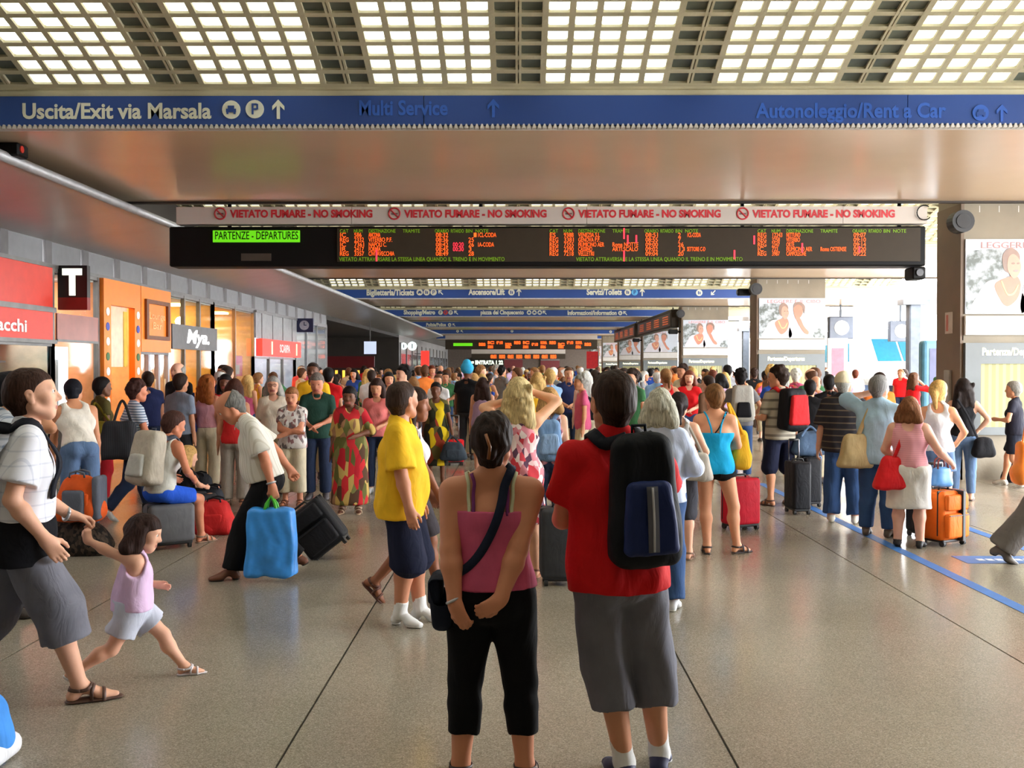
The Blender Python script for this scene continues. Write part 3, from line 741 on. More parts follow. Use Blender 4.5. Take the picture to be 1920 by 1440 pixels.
# ---- the large departures board
BY = 15.2
bl, br = at(316, 460, BY).x, at(1737, 460, BY).x
zt, zb_ = at(960, 424, BY).z, at(960, 499, BY).z
t = thing('departures_board', 'long black departures board with orange and green lit lettering under the no smoking strip', 'departures board', (0, BY, 0))
M_BLK = mat('board black', (12, 11, 11), rough=.55, var=.05, spec=.2); M_BRN = mat('board dark window', (60, 52, 42), rough=.55, var=.05, spec=.2)
box('housing', (bl, .02, zb_), (br, .42, zt), M_BLK, t, bev=.02)
xs = at(632, 460, BY).x; xe = at(1726, 460, BY).x
box('display_window', (xs, 0, zb_ + .07), (xe, .02, zt - .03), M_BRN, t)
L_OR = glow('led orange', (255, 92, 26), 1.3); L_GR = glow('led green', (108, 150, 18), .55); L_RD = glow('led red', (255, 50, 70), 1.3); L_GB = glow('led green bar', (96, 200, 20), .75)
a, b_ = at(399, 443, BY), at(562, 443, BY)
box('title_bar', (a.x, 0, at(480, 454, BY).z), (b_.x, .02, at(480, 432, BY).z), L_GB, t)
FIT.append((text('lettering', 'PARTENZE - DEPARTURES', (a.x + .03, -.004, a.z + .005), .17, M_BLK, t, bold=.001), b_.x - a.x - .06, None))
a, b_ = at(452, 482, BY), at(508, 482, BY)
box('maker_plate', (a.x, .0, a.z - .055), (b_.x, .02, a.z + .055), mat('plate', (70, 62, 54), rough=.5), t)
def led(s, px0, px1, py, h, m):
    a, b = at(px0, py, BY), at(px1, py, BY)
    FIT.append((text('lettering', s, (a.x, -.004, a.z), h, m, t, bold=0), b.x - a.x, None))
ROWS = [441, 450, 459, 467.5, 476]
heads = [('CAT', 0, 16), ('NUM', 26, 42), ('DESTINAZIONE', 54, 104), ('TRAMITE', 118, 150), ('ORARIO', 178, 204), ('RITARDO', 208, 232), ('BIN', 236, 248), ('NOTE', 254, 278)]
G = [(637, [('IC', 'REG', 'IC', 'IR', 'REG'), ('586', '2332', '7361', '2417', '3357'), ('ANCONA', 'VITERBO P.F.', 'NAPOLI C.', 'FORMIA', 'CIVITAVECCHIA'), ('', '', '', '', ''), ('08:32', '08:36', '08:42', '08:45', '08:49'), ('', '', '00:20', '00:30', ''), ('1', '25', '26', '3', '28'), ('1CL-CODA', '', '1A-CODA', '', '')]),
     (1030, [('ES', 'REG', 'REG', 'REG', 'REG'), ('9388', '3381', '7355', '2390', '7218'), ('VENEZIA S.L', 'GENOVA P.P.', 'FIUMICINO AER', 'CASSINO', 'VELLETRI'), ('', '', 'Roma NOTTE', 'ARTI.SCALO', ''), ('08:51', '08:55', '09:00', '09:02', '09:04'), ('', '', '', '', ''), ('2', '7', '26', '13', '20'), ('1CL-CODA', '', '', 'SETTORE C-D', '')]),
     (1420, [('REG', 'REG', 'REG', 'IC', 'REG'), ('12243', '3258', '2347', '733', '3987'), ('NETTUNO', 'VITERBO', 'ORTE', 'FIUMICINO AER', 'CAMPOLEONE'), ('', '', '', 'Roma OSTIENSE', ''), ('09:07', '09:10', '09:14', '09:20', '09:22'), ('', '', '', '', ''), ('', '', '', '', ''), ('', '', '', '', '')])]
WID = [(0, 16), (27, 45), (54, 102), (118, 166), (180, 203), (212, 232), (241, 251), (258, 292)]
for gx, cols in G:
    for (s, a, b_) in heads: led(s, gx + a, gx + b_, 433.5, .075, L_GR)
    for ci, col in enumerate(cols):
        for ri, s in enumerate(col):
            if not s: continue
            a, b_ = WID[ci]; w = (b_ - a) * (len(s) / max(len(q) for q in col))
            led(s, gx + a, gx + a + w, ROWS[ri], .092, L_RD if ci == 5 else L_OR)
led('VIETATO ATTRAVERSARE LA STESSA LINEA QUANDO IL TRENO E IN MOVIMENTO', 636, 946, 486.5, .085, L_GR)
led('VIETATO ATTRAVERSARE LA STESSA LINEA QUANDO IL TRENO E IN MOVIMENTO', 1080, 1392, 486.5, .085, L_GR)
for px, pa, pb in ((1170, 428, 448), (1170, 470, 490), (1177, 441, 458), (1193, 441, 456), (706, 468, 490), (1414, 442, 458), (1377, 469, 486), (1504, 456, 474), (1611, 462, 474)):
    a, b_ = at(px, pb, BY), at(px, pa, BY); box('stuck_led', (a.x - .012, -.008, a.z), (a.x + .012, -.004, b_.z), L_RD, t)
for px in (420, 900, 1400, 1700):
    a = at(px, 400, BY); tube('hanger', [(a.x, .3, zt - .02), (a.x, .3, ZS + .01)], .03, M_BLK, t)
c = thing('security_camera', 'black boxy camera hanging at the right end of the departures board', 'camera', tuple(at(1724, 500, BY)))
box('camera_body', (-.10, .0, -.19), (.10, .34, -.0), M_BLK, c, bev=.02); disc('camera_lens', (0, -.01, -.09), 1, .055, .04, mat('lens', (40, 40, 46), rough=.2), c)
t = thing('no_smoking_strip', 'white strip reading VIETATO FUMARE - NO SMOKING in red above the departures board', 'sign', (0, BY, 0))
a, b_ = at(331, 403, BY).x, at(1738, 403, BY).x
zt2, zb2 = at(960, 388, BY).z, at(960, 420, BY).z
M_STRIP = mat('strip white', (196, 188, 180), rough=.55, var=.05, scale=1.5)
cuts = [a, at(660, 403, BY).x, at(1100, 403, BY).x, at(1580, 403, BY).x, b_]
for p, q in zip(cuts[:-1], cuts[1:]): box('strip_panel', (p + .003, -.02, zb2), (q - .003, .2, zt2), M_STRIP, t)
M_RLET = mat('red letters', (196, 42, 52), rough=.5)
for i in range(4):
    x0 = 414 + i * 326
    p = at(x0, 401, BY)
    bm = bmesh.new(); add_tube(bm, [(p.x + .085 * math.cos(q * PI / 10), -.026, p.z + .085 * math.sin(q * PI / 10)) for q in range(20)], .011, 6, True)
    add_tube(bm, [(p.x - .06, -.026, p.z + .06), (p.x + .06, -.026, p.z - .06)], .010, 6); bm_obj('no_smoking_symbol', bm, M_RLET, t)
    box('cigarette', (p.x - .05, -.024, p.z - .015), (p.x + .05, -.02, p.z + .012), mat('symbol grey', (120, 96, 96)), t)
    q0, q1 = at(x0 + 19, 402, BY), at(x0 + 286, 402, BY)
    FIT.append((text('lettering', 'VIETATO FUMARE - NO SMOKING', (q0.x, -.022, q0.z), .155, M_RLET, t, bold=.007), q1.x - q0.x, None))
tube('cable_loop', [(b_ - .06 + .11 * math.cos(q), -.05, zt2 - .1 + .11 * math.sin(q)) for q in np.linspace(.9, 5.6, 18)], .009, M_BLK, t)
# ---- second departures board far away, and the boards between the columns
t = thing('departures_board', 'distant departures board spanning the far hall with orange figures', 'departures board', (0, 80, 0))
a, b_ = at(835, 646, 80), at(1120, 646, 80)
box('housing', (a.x, 0, at(900, 655, 80).z), (b_.x, .4, at(900, 637, 80).z), M_BRN, t)
box('title_bar', (at(850, 646, 80).x, -.03, a.z - .12), (at(886, 646, 80).x, 0, a.z + .12), L_GB, t)
for i in range(13):
    px = 898 + i * 16.5; p = at(px, 646, 80)
    FIT.append((text('lettering', ['REG', 'IC', '09:10', 'ROMA'][i % 4], (p.x, -.02, p.z + (.14 if i % 3 else 0)), .3, L_OR, t, bold=.02), 12 * 80 / FPX, None))
    if i % 2: FIT.append((text('lettering', ['3381', '586'][i % 4 // 2], (p.x, -.02, p.z - .2), .3, L_OR, t, bold=.02), 10 * 80 / FPX, None))
box('upper_strip', (a.x, -.02, at(900, 636, 80).z), (b_.x, .3, 4.29), M_STRIP, t)
t = thing('departures_board', 'most distant departures board under the far white strip', 'departures board', (0, 93, 0))
a, b_ = at(884, 668, 93), at(1060, 668, 93)
box('housing', (a.x, 0, at(900, 673, 93).z), (b_.x, .4, at(900, 664, 93).z), M_BRN, t)
box('upper_strip', (a.x, -.02, at(900, 663, 93).z), (b_.x, .3, at(900, 655, 93).z), M_STRIP, t)
for x in (a.x + .3, b_.x - .3): tube('hanger', [(x, .2, at(900, 656, 93).z), (x, .2, 4.32)], .05, M_BLK, t)
for i in range(8): p = at(920 + i * 16, 669, 93); FIT.append((text('lettering', ['08:51', 'REG'][i % 2], (p.x, -.02, p.z), .42, L_OR, t, bold=.03), 11 * 93 / FPX, None))
t = thing('far_lit_sign', 'row of white lit letters on a dark sign at the far end of the hall', 'sign', (0, 105.8, 0))
a, b_ = at(882, 680, 105.8), at(945, 680, 105.8)
box('sign_box', (a.x, 0, a.z - .55), (b_.x, .2, a.z + .55), mat('sign black', (18, 16, 16)), t)
FIT.append((text('lettering', '= ENTRATA 1 22', (a.x + .1, -.03, a.z), .55, glow('far letters', (220, 230, 210), 1.2), t, bold=.03), b_.x - a.x - .2, None))
for i, (p0, p1, q0, q1) in enumerate(((945, 980, 674, 700), (1014, 1050, 676, 700))):
    t = thing('far_red_sign', ['dark red sign at the far end of the hall beside the lit letters', 'dark red sign at the far end of the hall near the last column'][i], 'sign', (0, 105.8, 0))
    box('panel', (at(p0, q0, 104.5).x, 0, at(p0, q1, 104.5).z), (at(p1, q0, 104.5).x, .2, at(p0, q0, 104.5).z), mat('far dark red', (110, 40, 44)), t); box('panel_frame', (at(p0, q0, 104.5).x, -.05, at(p0, q0, 104.5).z), (at(p1, q0, 104.5).x, .2, at(p0, q0, 104.5).z + .2), M_MUL, t)
t = thing('red_banner', 'bright red upright banner beside the far columns', 'banner', tuple(at(1110, 675, 70)))
box('cloth_panel', (-.38, -.02, -.6), (.42, .02, .6), mat('banner red', (222, 30, 40), rough=.6), t); tube('banner_pole', [(.46, 0, -at(1110, 675, 70).z), (.46, 0, 1.2)], .04, M_MUL, t)
for i, (ya_, yb_) in enumerate(((42.4, 54.4), (55.6, 67.6))):
    t = thing('side_board', ['dark brown departures board hung along the columns, nearer one', 'dark brown departures board hung along the columns, further one'][i], 'departures board', (6.6, ya_, 0))
    box('housing', (-.12, 0, 3.42), (.2, yb_ - ya_, 4.2), M_BRN, t, bev=.02)
    box('screen', (-.13, .3, 3.5), (-.12, yb_ - ya_ - .3, 4.05), mat('side screen', (84, 66, 50), rough=.3), t)
    for j in range(16): box('led_row', (-.14, .8 + (j // 4) * 2.8, 3.6 + (j % 4) * .1), (-.13, 2.4 + (j // 4) * 2.8, 3.65 + (j % 4) * .1), glow('dim led', (190, 90, 50), .5), t)
    tube('hanger', [(.05, .6, 4.19), (.05, .6, 4.31)], .03, M_BLK, t); tube('hanger', [(.05, yb_ - ya_ - .6, 4.19), (.05, yb_ - ya_ - .6, 4.31)], .03, M_BLK, t)
for i, (px, py, Y) in enumerate(((1395, 548, 29.0), (1262, 622, 42.2), (1192, 638, 55.4))):
    c = thing('security_camera', ['black camera on a bracket at the second column', 'black camera on a bracket at the third column', 'black camera on a bracket at the fourth column'][i], 'camera', (6.78, Y, at(px, py, Y).z))
    box('camera_body', (-.42, -.1, -.1), (-.06, .1, .1), M_BLK, c, bev=.02); box('bracket', (-.06, -.04, -.04), (.09, .04, .04), M_BLK, c); disc('camera_lens', (-.43, 0, 0), 0, .07, .05, mat('lens', (40, 40, 46)), c)
c = thing('security_camera', 'black camera with a red lamp above the canopy under the nearest beam', 'camera', (-5.75, 11.4, 4.22))
box('camera_body', (-.3, -.12, -.08), (.1, .12, .07), M_BLK, c, bev=.02); disc('red_lamp', (.1, -.06, 0), 0, .04, .03, mat('camera lamp red', (190, 50, 40), rough=.3), c)

# ================================================================ TRACKS OUTSIDE
M_PIL = mat('platform pillar', (86, 92, 102), rough=.6)
M_OUTW = mat('platform canopy white', (206, 206, 204), rough=.6)
for i, y in enumerate((24, 38, 52, 66, 80, 96)):
    t = thing('platform_pillar', ['dark steel pillar on the platform outside, nearest one', 'dark steel pillar on the platform outside, second one', 'dark steel pillar on the platform outside, third one', 'dark steel pillar on the platform outside, fourth one', 'dark steel pillar on the platform outside, fifth one', 'dark steel pillar on the platform outside, last one'][i], 'pillar', (15.0 + .0 * i, y, 0), 0, 'pillars on the platforms')
    box('shaft', (-.22, -.22, .1), (.22, .22, 4.3), M_PIL, t, bev=.04); box('base_plate', (-.32, -.32, 0), (.32, .32, .1), M_PIL, t); box('cap', (-.5, -.3, 4.1), (.5, .3, 4.3), M_PIL, t)
for i, (x, y, z) in enumerate(((13.2, 41, 3.35), (13.7, 51, 3.2), (16.6, 43.5, 3.3))):
    t = thing('platform_display', ['dark display hung over the platform outside, left one', 'dark display hung over the platform outside, middle one', 'dark display hung over the platform outside, right one'][i], 'display', (x, y, z), 0, 'displays over the platforms')
    box('display_box', (-.5, -.15, -.45), (.5, .15, .45), mat('display grey', (76, 82, 96), rough=.4), t, bev=.03); disc('dial', (0, -.16, 0), 1, .3, .03, M_WHITEP, t, n=24)
    box('hanger', (-.03, -.03, .45), (.03, .03, (4.35 if x < 15 else 4.55) - z), M_PIL, t)
structure(box('ceiling_platform', (15.5, 30, 4.5), (22, 105, 4.75), M_OUTW))
# the train: rounded cab with sloped teal windscreen
tx = at(1692, 700, 46).x
t = thing('train', 'white train with a teal windscreen standing at the platform outside', 'train', (tx, 46, 0))
M_TEAL = mat('train teal', (20, 104, 132), rough=.3); M_TW2 = mat('train white', (226, 230, 236), rough=.35); M_TG = mat('train glass', (70, 150, 176), rough=.12)
prof = [(-.2, .9), (-.35, 1.4), (-.15, 1.9), (.9, 3.1), (1.4, 3.45), (2.2, 3.6), (24, 3.6), (24, .9)]
bm = bmesh.new(); add_prism(bm, prof, 0, -1.45, 1.45); bmesh.ops.bevel(bm, geom=bm.edges[:], offset=.12, segments=2, affect='EDGES'); bm_obj('carriage_body', bm, M_TW2, t, True)
def slope(x0, x1, s0, s1, m, nm, off=.03):
    a = Vector((-.15, 1.9)); b = Vector((.9, 3.1)); p = a.lerp(b, s0); q = a.lerp(b, s1)
    prism(nm, [(p.x - off, p.y + .02), (q.x - off, q.y + .02), (q.x + .02, q.y - .02), (p.x + .02, p.y - .02)], 0, x0, x1, m, t)
slope(-1.15, -.05, .1, .95, M_TEAL, 'windscreen'); slope(.05, .5, .1, .95, M_TEAL, 'windscreen'); slope(.55, .85, .1, .7, mat('train dark', (60, 80, 110)), 'windscreen'); slope(.9, 1.2, .1, .95, M_TW2, 'windscreen')
box('nose_panel', (-1.2, -.42, 1.0), (1.2, -.3, 1.55), M_TW2, t, bev=.05)
for s in (-1, 1):
    disc('headlamp', (s * .95, -.44, 1.25), 1, .12, .05, glow('headlamp', (255, 255, 250), 2), t); box('bogie', (s * 1.0 - .3, 1.5, .0), (s * 1.0 + .3, 4.5, .9), mat('train dark', (60, 80, 110)), t)
    for i in range(6): box('window', (s * 1.45 - .02, 3 + i * 3.2, 2.0), (s * 1.45 + .02, 5.4 + i * 3.2, 2.9), M_TG, t)
t = thing('teal_post', 'tall dark teal post with a rounded top beside the first column outside', 'post', (at(1745, 700, 30).x, 30, 0))
box('shaft', (-.32, -.2, 0), (.3, .2, 2.55), mat('post teal', (58, 104, 124), rough=.4), t, bev=.12, seg=3); box('dark_inset', (-.12, -.215, .5), (.1, -.2, 2.3), mat('post dark', (70, 72, 100)), t)
t = thing('platform_notice_board', 'red and white upright notice board on the platform outside', 'notice board', (at(1570, 690, 40).x, 40, 0))
box('panel', (-.4, -.05, .8), (.4, .05, 2.9), M_WHITEP, t); box('red_field', (-.25, -.06, 1.4), (.25, -.05, 2.5), mat('panel red', (222, 96, 110)), t); box('foot', (-.3, -.2, 0), (.3, .2, .8), M_PIL, t)
# ================================================================ FIGURES
# every body and garment is one surface drawn around a skeleton: rounded limbs are blended in a
# distance field and meshed with surface nets
def nrm(v): return v / (np.linalg.norm(v) + 1e-9)
A3 = lambda *a: np.array(a, dtype=np.float64)
class Limb:
    __slots__ = ('a', 'b', 'r1', 'r2', 'n', 'q', 'k', 'cut', 'tag', 'sub')
    def __init__(s, a, b, r1, r2, tag='', n=None, q=1.0, k=.02, cut=False, sub=False):
        s.a = np.asarray(a, float); s.b = np.asarray(b, float); s.r1 = r1; s.r2 = r2; s.n = None if n is None else nrm(np.asarray(n, float)); s.q = q
        s.k = k; s.cut = cut; s.tag = tag; s.sub = sub
    def grown(s, d1, d2=None, **kw):
        o = Limb(s.a, s.b, s.r1 + d1, s.r2 + (d1 if d2 is None else d2), s.tag, s.n, s.q, s.k, s.cut, s.sub)
        for k, v in kw.items(): setattr(o, k, v)
        return o
    def dist(s, X, Y, Z):
        ab = s.b - s.a; L2 = ab @ ab
        px, py, pz = X - s.a[0], Y - s.a[1], Z - s.a[2]
        if L2 < 1e-10:
            t = 0.0 * px; raw = t
        else:
            raw = (px * ab[0] + py * ab[1] + pz * ab[2]) / L2
            t = np.maximum(raw, 0) if s.cut else np.clip(raw, 0, 1)
        px, py, pz = px - t * ab[0], py - t * ab[1], pz - t * ab[2]
        d2 = px * px + py * py + pz * pz
        if s.n is not None and s.q != 1.0:
            u = px * s.n[0] + py * s.n[1] + pz * s.n[2]
            d2 = d2 + u * u * (1 / (s.q * s.q) - 1)
        r = s.r1 + np.clip(t, 0, 1) * (s.r2 - s.r1)
        d = np.sqrt(d2) - r
        if s.q < 1: d = d * (.5 + .5 * s.q)
        if s.cut: d = np.maximum(d, (raw - 1) * math.sqrt(L2))
        return d
    def bounds(s):
        m = max(s.r1, s.r2)
        return np.minimum(s.a, s.b) - m, np.maximum(s.a, s.b) + m
class Block:               # rounded box
    def __init__(s, c, ax, half, r, k=.01, sub=False, taper=0.0):
        s.c = np.asarray(c, float); s.ax = [np.asarray(v, float) for v in ax]; s.h = half; s.r = r; s.k = k; s.sub = sub; s.tag = ''; s.taper = taper
    def dist(s, X, Y, Z):
        P = (X - s.c[0], Y - s.c[1], Z - s.c[2]); g = []
        u2 = P[0] * s.ax[2][0] + P[1] * s.ax[2][1] + P[2] * s.ax[2][2]
        sc_ = 1 - s.taper * np.clip(u2 / s.h[2], -1, 1) if s.taper else 1.0
        for a, h in zip(s.ax[:2], s.h[:2]): g.append(np.abs(P[0] * a[0] + P[1] * a[1] + P[2] * a[2]) - (h * sc_ - s.r))
        g.append(np.abs(u2) - (s.h[2] - s.r))
        o = np.sqrt(sum(np.maximum(q, 0) ** 2 for q in g)) + np.minimum(np.maximum(np.maximum(g[0], g[1]), g[2]), 0)
        return o - s.r
    def bounds(s):
        e = sum(np.abs(a) * h * (1 + s.taper) for a, h in zip(s.ax, s.h)); return s.c - e, s.c + e
EDG = [(0, 1), (2, 3), (4, 5), (6, 7), (0, 2), (1, 3), (4, 6), (5, 7), (0, 4), (1, 5), (2, 6), (3, 7)]
def nets(F, lo, h):
    ins = F < 0
    c8 = [ins[i:ins.shape[0] - 1 + i, j:ins.shape[1] - 1 + j, k:ins.shape[2] - 1 + k] for i in (0, 1) for j in (0, 1) for k in (0, 1)]
    n = sum(c.astype(np.int8) for c in c8)
    I, J, K = np.nonzero((n > 0) & (n < 8))
    if len(I) == 0: return np.zeros((0, 3)), np.zeros((0, 4), int)
    vals = np.stack([F[I + i, J + j, K + k] for i in (0, 1) for j in (0, 1) for k in (0, 1)], 1)
    cor = np.array([(i, j, k) for i in (0, 1) for j in (0, 1) for k in (0, 1)], float)
    acc = np.zeros((len(I), 3)); cnt = np.zeros(len(I))
    for a, b in EDG:
        va, vb = vals[:, a], vals[:, b]; m = (va < 0) != (vb < 0)
        t = np.where(m, va / np.where(m, va - vb, 1), 0)
        acc += m[:, None] * (cor[a] + t[:, None] * (cor[b] - cor[a])); cnt += m
    V = acc / cnt[:, None] + np.stack([I, J, K], 1)
    V = V * h + lo
    idx = -np.ones(n.shape, dtype=np.int32); idx[I, J, K] = np.arange(len(I))
    Q = []
    for ax in range(3):
        s0 = [slice(None)] * 3; s1 = [slice(None)] * 3; s0[ax] = slice(0, -1); s1[ax] = slice(1, None)
        a, b = ins[tuple(s0)], ins[tuple(s1)]
        o1, o2 = [(1, 2), (2, 0), (0, 1)][ax]
        E = np.argwhere(a != b)
        if len(E) == 0: continue
        E = E[(E[:, o1] > 0) & (E[:, o2] > 0) & (E[:, o1] < ins.shape[o1] - 1) & (E[:, o2] < ins.shape[o2] - 1)]
        fl = a[tuple(E.T)]
        def g(d1, d2):
            e = E.copy(); e[:, o1] -= d1; e[:, o2] -= d2; return idx[tuple(e.T)]
        q = np.stack([g(1, 1), g(0, 1), g(0, 0), g(1, 0)], 1)
        q[~fl] = q[~fl][:, ::-1]
        Q.append(q)
    Q = np.concatenate(Q); Q = Q[(Q >= 0).all(1)]
    return V, Q
def field(prims, h, cuts=(), noise=None, zmin=None):
    pos = [p for p in prims if not p.sub]
    lo = np.min([p.bounds()[0] for p in pos], 0) - 2.5 * h; hi = np.max([p.bounds()[1] for p in pos], 0) + 2.5 * h
    if zmin is not None: lo[2] = max(lo[2], zmin - 2 * h)
    nn = np.ceil((hi - lo) / h).astype(int) + 1
    ax = [lo[i] + h * np.arange(nn[i]) for i in range(3)]
    F = np.full(nn, .2, dtype=np.float32)
    for p in prims:
        b0, b1 = p.bounds(); m = p.k + 2.5 * h + (0.01 if noise else 0)
        i0 = np.maximum(np.floor((b0 - m - lo) / h).astype(int), 0); i1 = np.minimum(np.ceil((b1 + m - lo) / h).astype(int) + 1, nn)
        if (i1 <= i0).any(): continue
        sl = tuple(slice(a, b) for a, b in zip(i0, i1))
        X = ax[0][sl[0]][:, None, None]; Y = ax[1][sl[1]][None, :, None]; Z = ax[2][sl[2]][None, None, :]
        d = p.dist(X, Y, Z).astype(np.float32); f = F[sl]; k = p.k
        if p.sub:
            e = np.maximum(k - np.abs(f + d), 0) / k if k > 0 else 0
            F[sl] = np.maximum(f, -d) + e * e * k * .25
        else:
            e = np.maximum(k - np.abs(f - d), 0) / k if k > 0 else 0
            F[sl] = np.minimum(f, d) - e * e * k * .25
    if noise:
        amp, fr, ph = noise
        X = ax[0][:, None, None]; Y = ax[1][None, :, None]; Z = ax[2][None, None, :]
        w = np.sin(fr * (X * 1.0 + .35 * Z) + ph + 1.3 * np.sin(6 * Z + ph)) * np.sin(fr * .8 * Y + 1.7 * ph + .5 * fr * Z * .4) + .6 * np.sin(fr * .55 * Z + fr * .6 * X + 2.1 * ph + 1.5 * np.sin(9 * X + 5 * Y))
        w = w + .45 * np.sin(fr * 2.3 * X + 2.2 * np.sin(fr * .5 * Z + ph) + fr * .7 * Y + ph * 3)
        F = F + (amp * (w - (.8 if amp > .004 else 0))).astype(np.float32)
    for c, n in cuts:
        X = ax[0][:, None, None]; Y = ax[1][None, :, None]; Z = ax[2][None, None, :]
        w = noise[0] * 1.6 * np.sin(13 * X + noise[2]) * np.cos(10 * Y + 2 * noise[2]) if noise else 0      # hems hang a little unevenly
        F = np.maximum(F, ((X - c[0]) * n[0] + (Y - c[1]) * n[1] + (Z - c[2]) * n[2] + w).astype(np.float32))
    return F, lo
def surf(name, prims, h, m, parent=None, cuts=(), noise=None, fmat=None, mats=None):
    F, lo = field(prims, h, cuts, noise)
    V, Q = nets(F, lo, h)
    me = np_mesh(name, V, Q, mats=mats or [m], fmat=None if fmat is None else fmat(V, Q))
    return link_mesh(name, me, parent=parent)
def pdist(prims, P):
    """distance field of a list of limbs at single points"""
    f = np.full(len(P), .5)
    for p in prims:
        if p.sub: continue
        d = p.dist(P[:, 0], P[:, 1], P[:, 2]); k = max(p.k, 1e-4); e = np.maximum(k - np.abs(f - d), 0) / k
        f = np.minimum(f, d) - e * e * k * .25
    return f
def pgrad(prims, P):
    g = np.zeros_like(P); e = 1e-3
    for i in range(3):
        d = np.zeros(3); d[i] = e; g[:, i] = pdist(prims, P + d) - pdist(prims, P - d)
    return g / (np.linalg.norm(g, axis=1)[:, None] + 1e-9)
def resample(pts, n):
    pts = np.asarray(pts, float); s = np.r_[0, np.cumsum(np.linalg.norm(np.diff(pts, axis=0), axis=1))]
    # smooth curve through the points
    out = []; N = len(pts)
    for u in np.linspace(0, s[-1], n):
        i = min(max(np.searchsorted(s, u) - 1, 0), N - 2); t = (u - s[i]) / max(s[i + 1] - s[i], 1e-9)
        p0, p1, p2, p3 = pts[max(i - 1, 0)], pts[i], pts[i + 1], pts[min(i + 2, N - 1)]
        out.append(.5 * ((2 * p1) + (-p0 + p2) * t + (2 * p0 - 5 * p1 + 4 * p2 - p3) * t * t + (-p0 + 3 * p1 - 3 * p2 + p3) * t ** 3))
    return np.array(out)
def strap(name, pts, w, th, m, parent, prims=None, off=.004, n=28, normal=None, both=False):
    """flat ribbon through the points, laid onto the surface of the limbs when given"""
    P = resample(pts, n)
    if prims is not None:
        for _ in range(6):
            d = pdist(prims, P) - off; g = pgrad(prims, P)
            mv = d if both else np.minimum(d, 0)
            P = P - g * mv[:, None]
        for _ in range(2): P[1:-1] = .25 * P[:-2] + .5 * P[1:-1] + .25 * P[2:]
        d = pdist(prims, P) - off; P = P - pgrad(prims, P) * np.minimum(d, 0)[:, None]
        G = pgrad(prims, P)
    else:
        G = np.tile(nrm(np.asarray(normal if normal is not None else (0, 1, 0), float)), (n, 1))
    T = np.gradient(P, axis=0); T /= np.linalg.norm(T, axis=1)[:, None] + 1e-9
    S = np.cross(T, G); S /= np.linalg.norm(S, axis=1)[:, None] + 1e-9
    G = np.cross(S, T)
    V = np.stack([P - S * w / 2, P + S * w / 2, P + S * w / 2 + G * th, P - S * w / 2 + G * th], 1).reshape(-1, 3)
    Q = []
    for i in range(n - 1):
        a, b = 4 * i, 4 * i + 4
        for j in range(4): Q.append((a + j, a + (j + 1) % 4, b + (j + 1) % 4, b + j))
    Q += [(3, 2, 1, 0), (4 * n - 4, 4 * n - 3, 4 * n - 2, 4 * n - 1)]
    return link_mesh(name, np_mesh(name, V, Q, mats=[m], smooth=False), parent=parent)

SKIN = {}
def skin(col):
    k = 'skin %d %d %d' % col
    return mat(k, col, rough=.5, var=.05, scale=9, bump=.03, bscale=60, spec=.3)
S_FAIR = (226, 172, 144); S_TAN = (206, 146, 112); S_OLIVE = (188, 130, 98); S_DARK = (112, 70, 50); S_PINK = (232, 180, 156)
def hairmat(col):
    k = 'hair %d %d %d' % col
    if k in MATS: return MATS[k]
    m, n, l, p = newmat(k); tc = n.new('ShaderNodeTexCoord'); mp = n.new('ShaderNodeMapping'); mp.inputs['Scale'].default_value = (60, 60, 8); l.new(tc.outputs['Object'], mp.inputs[0])
    nz = n.new('ShaderNodeTexNoise'); nz.inputs['Scale'].default_value = 1.6; nz.inputs['Detail'].default_value = 4; l.new(mp.outputs[0], nz.inputs['Vector'])
    r = n.new('ShaderNodeValToRGB'); c = srgb(*col); e = r.color_ramp.elements
    e[0].position = .3; e[0].color = tuple(x * .55 for x in c[:3]) + (1,); e[1].position = .75; e[1].color = tuple(min(1, x * 1.5) for x in c[:3]) + (1,)
    l.new(nz.outputs['Fac'], r.inputs[0]); l.new(r.outputs[0], p.inputs['Base Color'])
    b = n.new('ShaderNodeBump'); b.inputs['Strength'].default_value = .5; b.inputs['Distance'].default_value = .01; l.new(nz.outputs['Fac'], b.inputs['Height']); l.new(b.outputs[0], p.inputs['Normal'])
    p.inputs['Roughness'].default_value = .6; p.inputs['Specular IOR Level'].default_value = .12
    MATS[k] = m; return m
H_BLACK = (24, 20, 20); H_DARK = (46, 32, 26); H_BROWN = (86, 56, 38); H_LBROWN = (134, 94, 58); H_BLOND = (196, 160, 100); H_GREY = (150, 148, 142); H_WHITE = (206, 204, 198); H_GINGER = (150, 82, 44)
M_EYEW = mat('eye white', (226, 220, 214), rough=.25); M_EYED = mat('eye dark', (40, 30, 26), rough=.2); M_LIP = mat('lips', (170, 92, 82), rough=.45)

def ik(a, b, l1, l2, pole):
    """joint between a and b; b is pulled in when out of reach"""
    d = b - a; L = np.linalg.norm(d); mx = (l1 + l2) * .998
    if L > mx: b = a + d / L * mx; d = b - a; L = mx
    u = d / L; c = (l1 * l1 + L * L - l2 * l2) / (2 * L); hgt = math.sqrt(max(l1 * l1 - c * c, 0))
    p = np.asarray(pole, float); p = p - u * (p @ u); p = nrm(p)
    return a + u * c + p * hgt, b

